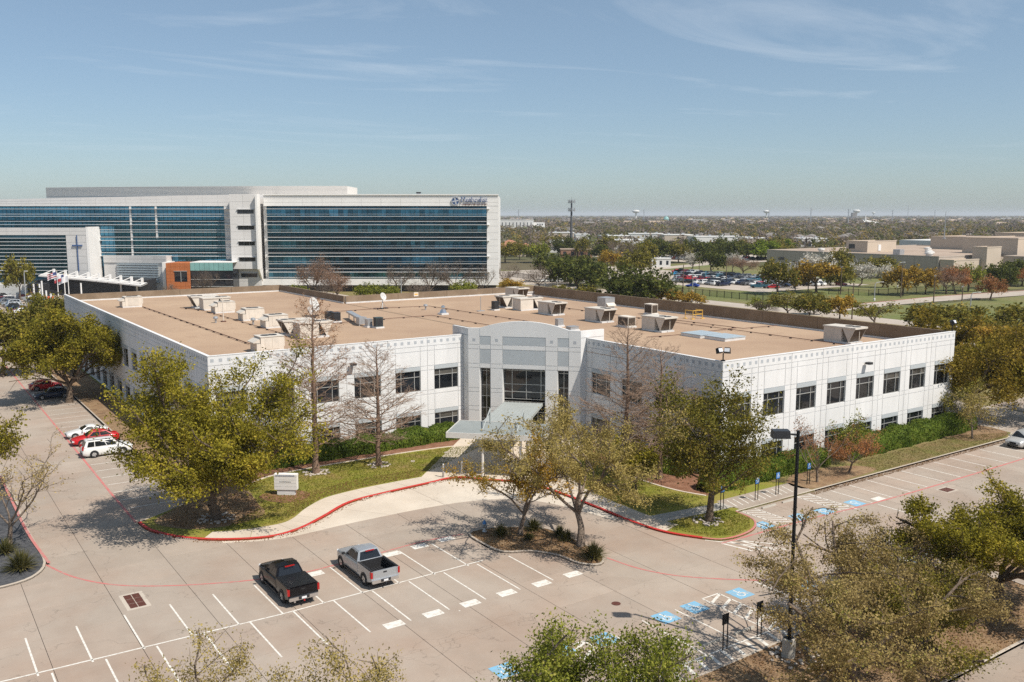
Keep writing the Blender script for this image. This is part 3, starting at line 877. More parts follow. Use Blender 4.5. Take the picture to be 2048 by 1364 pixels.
def relief(ub, zb, depth, place, hole=0.24):
    """panel face on a grid; depth(i,j) gives the set-back of a cell or None for an opening"""
    V, F, idx = [], [], {}
    def vid(u, d, z):
        k = (round(u, 3), round(d, 3), round(z, 3))
        if k not in idx:
            idx[k] = len(V); V.append(place(u, d, z))
        return idx[k]
    nu, nz = len(ub) - 1, len(zb) - 1
    D = [[depth(i, j) for j in range(nz)] for i in range(nu)]
    eff = lambda i, j: hole if D[i][j] is None else D[i][j]
    for i in range(nu):
        for j in range(nz):
            a, b, c, e = ub[i], ub[i + 1], zb[j], zb[j + 1]
            d = eff(i, j)
            if D[i][j] is not None:
                F.append((vid(a, d, c), vid(b, d, c), vid(b, d, e), vid(a, d, e)))
            if i + 1 < nu and abs(eff(i + 1, j) - d) > 1e-6:
                d2 = eff(i + 1, j)
                F.append((vid(b, d, c), vid(b, d2, c), vid(b, d2, e), vid(b, d, e)))
            if j + 1 < nz and abs(eff(i, j + 1) - d) > 1e-6:
                d2 = eff(i, j + 1)
                F.append((vid(a, d, e), vid(b, d, e), vid(b, d2, e), vid(a, d2, e)))
    return V, F

ROWS = [2.5, 2.95, 4.75, 5.2, 7.47, 7.95, 9.65, 10.17]
G = 0.030
def cuts(lines, lo, hi):
    out = [lo]
    for z in lines: out += [z - G, z + G]
    return out + [hi]

win_cache = {}
def window(parent, place_m, W, z0, z1, cols, rows, split=True, glass=None, frame=None, setback=0.2):
    """frame and panes of one window; place_m is the world matrix of its lower left corner (x along wall, y into wall)"""
    t = bpy.data.objects.new("window", None); t.empty_display_size = 0.2
    link(t, parent); t.matrix_world = place_m
    key = (round(W, 2), round(z1 - z0, 2), tuple(cols), tuple(rows), split)
    if key not in win_cache:
        Hh = z1 - z0
        xs = [0] + [c * W for c in cols] + [W]; zs = [0] + [r * Hh for r in rows] + [Hh]
        fr = MB()
        for x in xs:
            x_ = min(max(x, .035), W - .035); fr.lo(x_ - .035, setback - .09, 0, x_ + .035, setback + .02, Hh)
        for z in zs:
            z_ = min(max(z, .035), Hh - .035)
            fr.lo(0.07, setback - .085, z_ - .032, W - .07, setback + .015, z_ + .032)
        fm = fr.mesh("frame", frame or K['alu'])
        panes = []
        if split:
            for i in range(len(xs) - 1):
                for j in range(len(zs) - 1):
                    b = MB().lo(xs[i] + .03, setback - .02, zs[j] + .03, xs[i + 1] - .03, setback + .01, zs[j + 1] - .03)
                    panes.append(b.mesh("pane", glass or K['glass']))
        else:
            panes.append(MB().lo(.03, setback - .02, .03, W - .03, setback + .01, Hh - .03).mesh("pane", glass or K['glass']))
        win_cache[key] = (fm, panes)
    fm, panes = win_cache[key]
    obj_from(fm, "frame", t)
    blind = random.random() < .3
    for q, p in enumerate(panes):
        o = obj_from(p, "pane", t)
        if blind and split and q % 2 == 1 and random.random() < .8:
            o.material_slots[0].link = 'OBJECT'; o.material_slots[0].material = K['glass_blind']
    return t

sq_me = MB().lo(-.165, -.006, -.165, .165, .03, .165).mesh("square_inset", K['squarepaint'])
lint_me = MB().lo(-1.50, -.028, -.2, 1.50, .05, .2).mesh("lintel", K['greypaint'])

def wall(origin, d, length, win_centres, split, ends=(0.0, 0.0), squares=True):
    """one facade: origin at its left foot seen from outside, d the unit direction along it"""
    d = Vector((d[0], d[1], 0)); nrm = Vector((d.y, -d.x, 0))          # outward
    O = Vector((origin[0], origin[1], 0))
    place = lambda u, dep, z: tuple(O + d * u - nrm * dep + Vector((0, 0, z)))
    ws = sorted(win_centres)
    joints = [0.0] + [(a + b) / 2 for a, b in zip(ws, ws[1:])] + [length]
    for k, c in enumerate(ws):
        u0, u1 = joints[k], joints[k + 1]
        wl, wr = c - 1.525, c + 1.525
        ub = [u0, u0 + G, wl - G, wl + G, wr - G, wr + G, u1 - G, u1]
        if wl - G <= u0 + G: ub[1] = u0 + .01
        zb = cuts([0.3] + ROWS, 0.0, HP)
        def depth(i, j, ub=ub, zb=zb, wl=wl, wr=wr):
            uc, zc = (ub[i] + ub[i + 1]) / 2, (zb[j] + zb[j + 1]) / 2
            inwin = wl - G < uc < wr + G
            if i in (0, len(ub) - 2): return 0.05
            if inwin and (5.2 - G < zc < 7.47 + G or 0.3 - G < zc < 2.5 + G): return None
            if inwin and (7.47 < zc < 7.95 - G or 2.5 < zc < 2.95 - G): return 0.06
            if zc < 0.4: return 0.0
            if j % 2 == 1: return 0.045
            if i in (2, 4) and (7.95 < zc < 10.17 or 2.95 < zc < 5.2): return 0.045
            return 0.0
        V, F = relief(ub, zb, depth, place)
        MB().add(V, F).build("wall_panel", K['white'], office)
        for z0, z1 in ((5.2, 7.47), (0.3, 2.5)):
            Mx = Matrix(((d.x, -nrm.x, 0, 0), (d.y, -nrm.y, 0, 0), (0, 0, 1, 0), (0, 0, 0, 1)))
            p = O + d * (wl - G) + Vector((0, 0, z0 - G))
            Mx.translation = p
            window(office, Mx, 3.05 + 2 * G, z0 - G, z1 + G, (0.235, 0.765), (0.70,), split)
            lo = obj_from(lint_me, "lintel", office)
            Mx = Mx.copy(); Mx.translation = O + d * c + Vector((0, 0, z1 + .245)); lo.matrix_world = Mx
    if squares:
        n = int(length / 0.812)
        for k in range(n):
            o = obj_from(sq_me, "square_inset", office)
            Mx = Matrix(((d.x, -nrm.x, 0, 0), (d.y, -nrm.y, 0, 0), (0, 0, 1, 0), (0, 0, 0, 1)))
            Mx.translation = O + d * ((k + .5) * length / n) + Vector((0, 0, 10.66)); o.matrix_world = Mx

XL, YA, XE, YE, XC, YB, XR, YR1, XN, YR2 = 24.6, 86.75, 53.13, 76.34, 62.57, 56.63, 101.45, 139.63, 62.6, 169.43
wall((XL, YA), (1, 0), XE - XL, [26.75 - XL + 4.83 * k for k in range(6)], True)
wall((XC, YB), (1, 0), XR - XC, [65.04 - XC + 4.865 * k for k in range(8)], True)
wall((XC, YE), (0, -1), YE - YB, [YE - y for y in (73.85, 68.92, 63.98, 59.05)], True)
wall((XL, YR2), (0, -1), YR2 - YA, [YR2 - (89.2 + 4.87 * k) for k in range(17)], False)

# coping along the front and left parapets
cop = MB()
cop.lo(XL - .03, YA - .03, HP, XE, YA + .32, HP + .05)
cop.lo(XL - .03, YA + .32, HP, XL + .32, YR2 + .03, HP + .05)
cop.lo(XC - .03, YB - .03, HP, XR + .03, YB + .32, HP + .05)
cop.lo(XC - .03, YB + .32, HP, XC + .32, YE, HP + .05)
cop.build("coping", K['white'], office)
inn = MB()
inn.lo(XL + .06, YA + .26, 9.0, XE, YA + .30, HP); inn.lo(XL + .26, YA + .3, 9.0, XL + .3, YR2, HP)
inn.lo(XC + .06, YB + .26, 9.0, XR, YB + .30, HP); inn.lo(XC + .26, YB + .3, 9.0, XC + .3, YE, HP)
inn.build("parapet_lining", K['parapet'], office)

# roof deck
foot = [(XL + .1, YA + .1), (XE, YA + .1), (XE + .25, 85.9), (XC, YE + .25), (XC + .1, YB + .1), (95.5, YB + .1), (95.5, YR1 - .05), (XN - .05, YR1 - .05), (XN - .05, YR2 - .05), (XL + .1, YR2 - .05)]
MB().prism(foot, ZR - 0.25, ZR).build("roof", K['roofgravel'], office)
MB().add([(95.5, YB + .1, ZR), (XR - .05, YB + .1, 9.2), (XR - .05, YR1 - .05, 9.2), (95.5, YR1 - .05, ZR), (95.5, YB + .1, ZR - .3), (XR - .05, YB + .1, 8.9), (XR - .05, YR1 - .05, 8.9), (95.5, YR1 - .05, ZR - .3)],
         [(0, 1, 2, 3), (4, 7, 6, 5), (0, 4, 5, 1), (1, 5, 6, 2), (2, 6, 7, 3), (3, 7, 4, 0)]).build("roof_slope", K['roofgravel'], office)
# rear walls and their brown parapets, panel by panel
def rear(x0, y0, x1, y1, inward, zf=ZR):
    Lx = math.hypot(x1 - x0, y1 - y0); n = max(1, round(Lx / 9.2))
    d = Vector((x1 - x0, y1 - y0)) / Lx; nn = Vector(inward)
    for k in range(n):
        a, b = Lx * k / n + .02, Lx * (k + 1) / n - .02
        p, q = Vector((x0, y0)) + d * a, Vector((x0, y0)) + d * b
        r, s = q + nn * 0.28, p + nn * 0.28
        poly = [tuple(p), tuple(q), tuple(r), tuple(s)]
        if (poly[1][0] - poly[0][0]) * (poly[2][1] - poly[0][1]) - (poly[1][1] - poly[0][1]) * (poly[2][0] - poly[0][0]) < 0: poly.reverse()
        MB().prism(poly, zf - .1, HP).build("parapet_panel", K['parapet'], office)
        MB().prism(poly, 0.0, zf - .12).build("rear_wall_panel", K['white'], office)
    a0, b0 = Vector((x0, y0)) + nn * .283, Vector((x1, y1)) + nn * .283
    c0, e0 = b0 + nn * .10, a0 + nn * .10
    fl = MB(); poly = [tuple(a0), tuple(b0), tuple(c0), tuple(e0)]
    if (poly[1][0] - poly[0][0]) * (poly[2][1] - poly[0][1]) - (poly[1][1] - poly[0][1]) * (poly[2][0] - poly[0][0]) < 0: poly.reverse()
    fl.prism(poly, zf - .05, zf + .22); fl.build("flashing", K['flash'], office)
rear(XR, YB + .35, XR, YR1, (-1, 0), 9.25)
rear(XR, YR1, XN, YR1, (0, -1))
rear(XN, YR1 + .02, XN, YR2, (-1, 0))
rear(XN - .3, YR2, XL + .35, YR2, (0, -1))

# --- entrance: arched diagonal front, two returns
E1, E2 = Vector((53.13, 85.67, 0)), Vector((61.77, 76.34, 0))
dd = (E2 - E1).normalized(); LE = (E2 - E1).length; ne = Vector((dd.y, -dd.x, 0))
placeE = lambda u, dep, z: tuple(E1 + dd * u - ne * dep + Vector((0, 0, z)))
VB = [1.32, 2.56, 3.94, 8.80, 10.16, 11.40]
EROWS = [2.63, 3.12, 4.75, 5.2, 7.5, 7.98, 9.62, 10.12]
ub = cuts(VB, 0.0, LE); zb = cuts(EROWS, 0.0, 11.1)
def depthE(i, j):
    uc, zc = (ub[i] + ub[i + 1]) / 2, (zb[j] + zb[j + 1]) / 2
    slot = VB[0] < uc < VB[1] or VB[4] < uc < VB[5] or VB[2] < uc < VB[3]
    if slot and zc < 7.5 - G / 2: return None
    if slot and (10.12 + G < zc or 7.98 + G < zc < 9.62 - G): return 0.035
    if i % 2 == 1 or j % 2 == 1: return 0.05
    return 0.0
V, F = relief(ub, zb, depthE, placeE, 0.85)
MB().add(V, F).build("entrance_wall", K['ivory'], office)
for a, b in ((VB[0], VB[1]), (VB[2], VB[3]), (VB[4], VB[5])):
    for z0, z1 in ((10.15, 11.09), (8.02, 9.58)):
        m_ = MB(); m_.add([placeE(a + .03, .02, z0), placeE(b - .03, .02, z0), placeE(b - .03, .02, z1), placeE(a + .03, .02, z1), placeE(a + .03, .06, z0), placeE(b - .03, .06, z0), placeE(b - .03, .06, z1), placeE(a + .03, .06, z1)],
                           [(0, 1, 2, 3), (4, 7, 6, 5), (0, 4, 5, 1), (1, 5, 6, 2), (2, 6, 7, 3), (3, 7, 4, 0)])
        m_.build("grey_panel", K['greypaint'], office)
for s_ in (0.67, 3.26, 9.48, 12.06):
    o = obj_from(sq_me, "square_inset", office)
    Mx = Matrix(((dd.x, -ne.x, 0, 0), (dd.y, -ne.y, 0, 0), (0, 0, 1, 0), (0, 0, 0, 1))); Mx.translation = E1 + dd * s_ + Vector((0, 0, 10.65)); o.matrix_world = Mx
def ewin(a, b, z0, z1, cols, rows, sb):
    Mx = Matrix(((dd.x, -ne.x, 0, 0), (dd.y, -ne.y, 0, 0), (0, 0, 1, 0), (0, 0, 0, 1))); Mx.translation = Vector(placeE(a, 0, z0))
    window(office, Mx, b - a, z0, z1, cols, rows, True, setback=sb)
ewin(VB[2] - G, VB[3] + G, 3.95, 7.52, (0.2, 0.53, 0.87), (0.24, 0.48, 0.92), 0.8)
ewin(VB[2] - G, VB[3] + G, 0.1, 3.7, (0.2, 0.4, 0.6, 0.8), (0.68,), 0.8)
ewin(VB[0] - G, VB[1] + G, 0.1, 7.52, (0.5,), (0.2, 0.37, 0.55, 0.72, 0.94), 0.8)
ewin(VB[4] - G, VB[5] + G, 0.1, 7.52, (0.5,), (0.2, 0.37, 0.55, 0.72, 0.94), 0.8)
arch = [(0.0, 11.1), (LE, 11.1), (LE, 11.96), (11.40, 11.98)]
for k in range(1, 20):
    s_ = 11.40 - (11.40 - 1.32) * k / 20; t_ = (s_ - 6.36) / 5.04
    arch.append((s_, 11.98 + 0.86 * (1 - t_ * t_)))
arch += [(1.32, 11.98), (0.0, 11.96)]
ma = MB(); ma.extrude(arch, lambda u, v, a: placeE(u, a, v), 0.0, 0.35); ma.build("arched_parapet", K['ivory'], office)
for s_ in (1.32, 11.40):
    MB().add([placeE(s_ - .025, -.004, 11.12), placeE(s_ + .025, -.004, 11.12), placeE(s_ + .025, -.004, 11.97), placeE(s_ - .025, -.004, 11.97)], [(0, 1, 2, 3)]).build("joint", K['greypaint'], office)
rt = MB(); rt.lo(XE, 85.68, 0, XE + .3, 89.05, 11.15); rt.lo(XE, 85.66, 11.19, XE + .3, 89.05, 11.95)
rt.build("entrance_return", K['ivory'], office)
rt = MB(); rt.lo(61.78, YE, 0, 65.05, YE + .3, 11.15); rt.lo(61.76, YE, 11.19, 65.05, YE + .3, 11.95)
rt.build("entrance_return", K['white'], office)

# --- entrance canopy: a connecting roof and a wider front roof on slim posts
ca, cb = Vector((-0.7071, -0.7071, 0)), Vector((0.7071, -0.7071, 0)); C0 = Vector((57.45, 81.0, 0))
canopy = bpy.data.objects.new("canopy", None); canopy.empty_display_size = .3; link(canopy, office)
cp = lambda a, b, z: tuple(C0 + ca * a + cb * b + Vector((0, 0, z)))
def slabq(name, m, a0, a1, b0, b1, z0, z1, th, par=canopy):
    vs = [cp(a0, b0, z0 - th), cp(a0, b1, z0 - th), cp(a1, b1, z1 - th), cp(a1, b0, z1 - th), cp(a0, b0, z0), cp(a0, b1, z0), cp(a1, b1, z1), cp(a1, b0, z1)]
    return MB().add(vs, [(0, 3, 2, 1), (4, 5, 6, 7), (0, 1, 5, 4), (1, 2, 6, 5), (2, 3, 7, 6), (3, 0, 4, 7)]).build(name, m, par)
slabq("connecting_roof", K['seam'], 0.6, 12.6, -2.15, 2.25, 3.86, 4.2, 0.3)
slabq("front_roof", K['seam'], 12.4, 17.5, -4.3, 4.9, 4.32, 4.30, 0.1)
for nm, a in (("fascia", (17.5, 17.58, -4.38, 4.98)), ("fascia", (12.3, 12.38, -4.38, 4.98)), ("fascia", (12.38, 17.5, -4.38, -4.3)), ("fascia", (12.38, 17.5, 4.9, 4.98))):
    slabq(nm, K['fascia'], a[0], a[1], a[2], a[3], 4.36, 4.36, 0.52)
seams = MB()
for k in range(13):
    a = 12.6 + k * 0.4
    vs = [cp(a, -4.28, 4.3), cp(a + .05, -4.28, 4.3), cp(a + .05, 4.88, 4.3), cp(a, 4.88, 4.3), cp(a, -4.28, 4.36), cp(a + .05, -4.28, 4.36), cp(a + .05, 4.88, 4.36), cp(a, 4.88, 4.36)]
    seams.add(vs, [(4, 5, 6, 7), (0, 1, 5, 4), (1, 2, 6, 5), (2, 3, 7, 6), (3, 0, 4, 7)])
for k in range(11):
    b = -2.0 + k * 0.41
    seams.add([cp(.7, b, 3.85), cp(12.3, b, 4.19), cp(12.3, b + .05, 4.19), cp(.7, b + .05, 3.85), cp(.7, b, 3.92), cp(12.3, b, 4.26), cp(12.3, b + .05, 4.26), cp(.7, b + .05, 3.92)], [(4, 5, 6, 7), (0, 1, 5, 4), (2, 3, 7, 6)])
seams.build("roof_seams", K['seam'], canopy)["kind"] = 'stuff'
for a, b in ((17.0, -1.0), (17.0, 2.6), (13.2, -1.0), (13.2, 2.6), (6.5, -1.9), (6.5, 1.95)):
    p = cp(a, b, 0.1); ph = 3.85
    MB().tube([p, (p[0], p[1], ph)], 0.13, 10).build("post", K['fascia'], canopy)
for b in (-1.2, 2.1):
    br = MB(); br.tube([cp(16.2, b, 4.36), cp(13.0, b + .1, 5.75)], .06, 6); br.tube([cp(13.0, b + .1, 4.36), cp(13.0, b + .1, 5.8)], .09, 6); br.box(Vector(cp(16.2, b, 4.42)), (.5, .2, .1), R(45))
    br.build("roof_brace", K['seam'], canopy)

# --- flood lights on the roof corners and wall packs
def flood(label, loc, rz):
    t = thing("flood_light", label, "flood light", loc, rz, "twin flood lights on the parapet corners")
    MB().lo(-.18, -.1, 0, .18, .1, .12).tube([(0, 0, .1), (0, 0, .75)], .06, 8).build("bracket", K['black'], t)
    for s_, a in ((-.38, .5), (.38, -.5)):
        hd = MB(); hd.box((0, 0, 0), (.62, .38, .5), 0, 0, .8).build("lamp_head", K['black'], t)
        o = t.children[-1]; o.location = (s_, 0, 1.0); o.rotation_euler = (R(-25), 0, a)
        g = MB().lo(-.24, -.205, -.18, .24, -.19, .16).build("lens", K['headlamp'], o)
flood("black twin flood light on the near front corner of the white office", (62.75, 56.8, HP + .05), R(-30))
flood("black twin flood light on the far right corner of the white office", (101.2, 56.9, HP + .05), R(20))
def wallpack(label, x, y, z):
    t = thing("wall_light", label, "wall light", (x, y, z), 0, "wall lights on the office front")
    MB().lo(-.3, -.75, -.08, .3, -.25, .16).build("lamp_box", K['darkmetal'], t)
    MB().lo(-.06, -.3, -.04, .06, .02, .06).build("arm", K['darkmetal'], t)
wallpack("small dark wall light above the windows of the right wing", 84.3, YB, 9.0)
wallpack("small dark wall light on the left wing behind the bare trees", 39.4, YA, 9.0)

# ------------------------------------------------------------------ things on the office roof
def hood_unit(label, c):
    t = thing("rooftop_unit", label, "air conditioner", (c[0], c[1], ZR), 0, "hooded rooftop air conditioners")
    MB().lo(-1.45, -1.05, 0, 1.45, 1.05, .2).build("curb", K['flash'], t)
    b = MB().lo(-1.05, -1.05, .2, 1.5, 1.05, 1.62).build("cabinet", K['rtu'], t)
    p = MB(); p.lo(-1.5, -1.05, .2, -1.07, 1.05, .95); p.build("intake_section", K['rtu'], t)
    for k, x in enumerate((-.2, .62)):
        MB().lo(x - .38, -1.075, .3, x + .38, -1.052, 1.5).build("access_panel", K['rtu'], t)
        MB().lathe((x, 0, 1.7), [(.48, 0), (.48, .05), (.40, .06), (.38, .02), (.0, .02)], 16).build("fan", K['darkmetal'], t)
    MB().lo(-1.12, -1.1, 1.625, 1.57, 1.1, 1.7).build("top_cover", K['rtu_top'], t)
    prof = [(-1.10, 1.5), (-1.85, 1.12), (-1.85, 1.05), (-1.10, 1.0)]
    MB().extrude(prof, lambda u, v, a: (u, a, v), -.95, .95).build("intake_hood", K['rtu_top'], t)
    MB().lo(1.52, -.7, .5, 1.72, -.2, 1.4).build("control_box", K['rtu'], t)
for lb, c in (("cream hooded rooftop unit alone near the far left roof corner", (32.0, 154.0)),
              ("cream hooded rooftop unit just behind the white roof mast", (41.6, 137.3)),
              ("cream hooded rooftop unit in the middle of the left roof row", (41.8, 125.2)),
              ("cream hooded rooftop unit next to the V shaped unit behind the cypress", (41.5, 115.2)),
              ("cream hooded rooftop unit at the front parapet of the left wing", (33.5, 95.4))):
    hood_unit(lb, c)

def v_unit(label, c, rz):
    """packaged unit: cabinet, then a condenser section with V-shaped coils under one top"""
    t = thing("rooftop_unit", label, "air conditioner", (c[0], c[1], ZR), rz, "V shaped rooftop air conditioners")
    MB().lo(-1.6, -1.1, 0, 2.0, 1.1, .2).build("curb", K['flash'], t)
    MB().lo(-.3, -1.1, .2, 2.1, 1.1, 1.75).build("cabinet", K['rtu'], t)
    for s_ in (-1.1, 1.06):
        MB().extrude([(-2.05, 1.75), (-.42, 1.75), (-1.25, .22)], lambda u, v, a: (u, a, v), s_, s_ + .04).build("side_plate", K['rtu'], t)
    coil = MB(); coil.extrude([(-2.0, 1.74), (-.47, 1.74), (-1.2, .24)], lambda u, v, a: (u, a, v), -1.05, 1.05); coil.build("coil", K['coil'], t)
    MB().extrude([(-2.15, 1.752), (2.2, 1.752), (2.2, 1.9), (-2.15, 1.96)], lambda u, v, a: (u, a, v), -1.18, 1.18).build("top_cover", K['rtu_top'], t)
    for x, y in ((-1.5, 0), (-.55, 0)):
        MB().lathe((x, y, 1.93), [(.46, 0), (.46, .06), (.39, .07), (.37, .03), (.0, .03)], 16).build("fan", K['darkmetal'], t)
    for k in range(3):
        MB().lo(-.2 + k * .77, -1.125, .3, .5 + k * .77, -1.102, 1.65).build("access_panel", K['rtu'], t)
    MB().lo(-1.9, -.03, .3, -1.85, .03, 1.6).build("coil_bar", K['rtu'], t)
for lb, c, rz in (("V ended rooftop unit at the back of the left roof row", (41.2, 146.2), 0.0),
                  ("rooftop unit hidden partly by the unit behind the mast", (42.0, 142.6), PI),
                  ("V ended rooftop unit behind the tall bare cypress top", (41.2, 106.6), 0.0),
                  ("cream rooftop unit directly in front of the V unit near the cypress", (42.0, 103.2), PI),
                  ("V ended rooftop unit behind the arched entrance, farther of a close pair", (81.5, 118.8), 0.0),
                  ("cream rooftop unit behind the arched entrance, nearer of a close pair", (81.8, 114.3), PI),
                  ("rooftop unit with brown coil at the far back corner of the roof", (91.6, 131.2), PI / 2),
                  ("rooftop unit with brown coil, third from the right front corner row", (80.8, 106.6), PI / 2),
                  ("rooftop unit with brown coil beside the small cream box", (80.8, 95.6), PI / 2),
                  ("rooftop unit with brown coil beside the two skylights", (80.4, 83.6), PI / 2),
                  ("rooftop unit with brown coil closest to the right front parapet", (90.8, 63.8), PI / 2)):
    v_unit(lb, c, rz)

def small_unit(name, label, c, d, m, rz=0.0, top=None, grille=None, legs=0.2, group=None):
    t = thing(name, label, "roof equipment", (c[0], c[1], ZR), rz, group)
    x, y, z = d[0] / 2, d[1] / 2, d[2]
    MB().lo(-x - .12, -y - .12, 0, x + .12, y + .12, legs).build("pad", K['flash'], t)
    MB().lo(-x, -y, legs, x, y, legs + z).build("casing", m, t)
    MB().lo(-x - .03, -y - .03, legs + z, x + .03, y + .03, legs + z + .06).build("top_cover", top or m, t)
    if grille:
        for s_ in (-1, 1):
            MB().lo(-x + .08, s_ * (y + .012) - .01, legs + .12, x - .08, s_ * (y + .012) + .01, legs + z - .1).build("grille", grille, t)
            MB().lo(s_ * (x + .012) - .01, -y + .08, legs + .12, s_ * (x + .012) + .01, y - .08, legs + z - .1).build("grille", grille, t)
    return t
G5 = "small condensers on the roof"
small_unit("condenser", "black condenser, farther of the black pair on the left roof", (50.2, 117.5), (.95, .95, 1.1), K['darkmetal'], group=G5)
small_unit("condenser", "black condenser, nearer of the black pair on the left roof", (50.5, 115.8), (.95, .95, 1.1), K['darkmetal'], group=G5)
small_unit("condenser", "dark green condenser left of the arched entrance", (52.4, 106.7), (.95, .95, 1.15), mat("green_black_casing", (0.05, 0.07, 0.07), .45), grille=K['darkmetal'], group=G5)
small_unit("condenser", "grey condenser tucked beside the dark green one", (51.7, 108.1), (.7, .9, .85), K['galv'], group=G5)
small_unit("condenser", "black condenser on a white pad beside the close pair of units", (77.2, 116.5), (.8, .9, 1.15), K['darkmetal'], group=G5)
small_unit("condenser", "cream condenser with open grilles by the rear parapet", (92.8, 98.3), (1.2, 1.6, 1.35), K['rtu'], grille=K['coil'], group=G5)
t = small_unit("rooftop_unit", "grey box unit with a cream hood by the rear parapet", (91.5, 107.0), (1.9, 1.9, 1.75), K['galv'], group=G5)
MB().extrude([(0.97, 1.2), (1.5, .8), (1.5, .7), (0.97, .7)], lambda u, v, a: (a, -u, v), -.8, .8).build("intake_hood", K['rtu'], t)
t = small_unit("condenser", "low cream box unit in front of the brown coil units", (79.7, 89.0), (1.3, 2.0, 1.2), K['rtu'], grille=K['coil'], group=G5)
small_unit("roof_hatch_box", "small grey box behind the arch of the entrance", (72.7, 94.4), (.9, .7, .8), K['galv'])
small_unit("roof_hatch", "flat grey roof hatch at the right end of the arch", (71.4, 90.0), (1.3, 1.0, .35), K['galv'])
# duct run
t = thing("roof_duct", "flat galvanised duct run ending in a grey box on the left roof", "duct", (51.7, 110.3, ZR))
MB().lo(-.55, -.5, .25, .55, .5, 1.15).build("duct_box", K['galv'], t)
MB().add([(-.4, .5, .85), (.4, .5, .85), (2.5, 8.6, .85), (1.7, 8.6, .85), (-.4, .5, 1.1), (.4, .5, 1.1), (2.5, 8.6, 1.1), (1.7, 8.6, 1.1)], [(0, 3, 2, 1), (4, 5, 6, 7), (0, 1, 5, 4), (1, 2, 6, 5), (2, 3, 7, 6), (3, 0, 4, 7)]).build("duct_run", K['galv'], t)
for p in ((-.5, -.4), (.5, -.4), (1.0, 4.5), (2.0, 8.3)):
    MB().lo(p[0] - .06, p[1] - .06, 0, p[0] + .06, p[1] + .06, .86).build("leg", K['galv'], t)

def dish(label, c, r, hgt, rz):
    t = thing("satellite_dish", label, "satellite dish", (c[0], c[1], ZR), rz, "satellite dishes on the roof")
    d = MB(); prof = [(r * k / 5, 0.28 * r * (k / 5) ** 2) for k in range(6)]
    d.lathe((0, 0, 0), prof + [(r, 0.28 * r + .02), (0.0, .02)], 18)
    o = d.build("dish", mat("dish_" + str(len(bpy.data.materials)), (.55, .55, .53), .6), t); o.location = (0, 0, hgt); o.rotation_euler = (R(68), 0, 0)
    MB().tube([(0, 0, 0), (0, .05, hgt)], .05, 8).tube([(-.5, -.3, 0), (0, 0, hgt * .6)], .03, 6).tube([(.5, -.3, 0), (0, 0, hgt * .6)], .03, 6).tube([(0, .6, 0), (0, 0, hgt * .6)], .03, 6).build("mast", K['galv'], t)
    MB().lo(-.75, -.5, 0, -.25, .1, .18).lo(.25, -.5, 0, .75, .1, .18).build("ballast", K['darkmetal'], t)
    MB().tube([(0, -.05, hgt - .35 * r), (0, -.85 * r, hgt + .05)], .025, 6).build("feed_arm", K['galv'], t)
dish("white satellite dish on a tripod near the brown back parapet", (63.9, 128.4), .62, 1.9, R(20))
dish("large grey satellite dish behind the bare cypress crown", (50.6, 124.2), 1.1, 1.7, R(35))
dish("small grey satellite dish in front of the larger one", (49.2, 122.0), .6, 1.1, R(30))

t = thing("roof_mast", "thin white mast standing on the left roof between units", "mast", (37.9, 125.1, ZR))
MB().tube([(0, 0, 0), (0, 0, 3.2)], .07, 8).build("pole", K['rtu'], t); MB().lo(-.3, -.3, 0, .3, .3, .12).build("foot", K['rust'], t)
t = thing("roof_mast", "thin dark mast on the roof left of the close pair of units", "mast", (74.6, 116.6, ZR))
MB().tube([(0, 0, 0), (0, 0, 2.2)], .05, 8).build("pole", K['galv'], t); MB().lo(-.6, -.3, 0, .6, .3, .1).build("foot", K['galv'], t)
def vent(label, c, kind):
    t = thing("roof_vent", label, "vent", (c[0], c[1], ZR), 0, "vents on the office roof")
    if kind == 'cone':
        MB().lo(-.6, -.6, 0, .6, .6, .25).build("base", K['flash'], t)
        MB().lathe((0, 0, .25), [(.55, 0), (.42, .35), (.2, .6), (.2, .75), (.32, .8), (.3, 1.0), (.0, 1.15)], 14).build("cowl", K['chrome'], t)
    else:
        MB().tube([(0, 0, 0), (0, 0, .6)], .13, 8).build("pipe", K['galv'], t)
        MB().lathe((0, 0, .55), [(.3, 0), (.34, .1), (.28, .32), (.0, .4)], 12).build("cap", K['galv'], t)
vent("shiny cone shaped vent on the roof behind the arch", (67.5, 115.8), 'cone')
vent("small capped vent near the middle of the rear roof", (68.5, 122.9), 'cap')
vent("small capped vent left of the white roof mast", (36.6, 124.3), 'cap')
vent("small capped vent in front of the left roof row", (40.2, 119.6), 'cap')
# skylights
def skylight(label, c):
    t = thing("skylight", label, "skylight", (c[0], c[1], ZR), 0, "flat skylights")
    MB().lo(-1.75, -1.6, 0, 1.75, 1.6, .32).build("curb", K['flash'], t)
    for k in range(3):
        MB().lo(-1.8 + k * 1.2 + .02, -1.65, .325, -1.8 + (k + 1) * 1.2 - .02, 1.65, .42).build("panel", K['skylight'], t)
skylight("flat blue grey skylight nearer the units, farther of the two", (81.2, 77.2))
skylight("flat blue grey skylight nearer the front, nearer of the two", (81.5, 73.6))
# yellow guard rail
t = thing("guard_rail", "yellow guard rail round the roof hatch by the rear parapet", "guard rail", (94.3, 91.0, ZR))
for (x0, y0, x1, y1) in ((-1.0, .8, -.9, -.6), (-.9, -.6, .9, -.7), (.9, -.7, 1.0, .7)):
    g = MB()
    g.tube([(x0, y0, .05), (x0, y0, 1.2), (x1, y1, 1.2), (x1, y1, .05)], .05, 6)
    g.tube([(x0, y0, .65), (x1, y1, .65)], .045, 6)
    g.build("rail", K['yellow'], t)
    MB().lo(x0 - .3, y0 - .18, 0, x0 + .3, y0 + .18, .08).build("foot", K['yellow'], t)
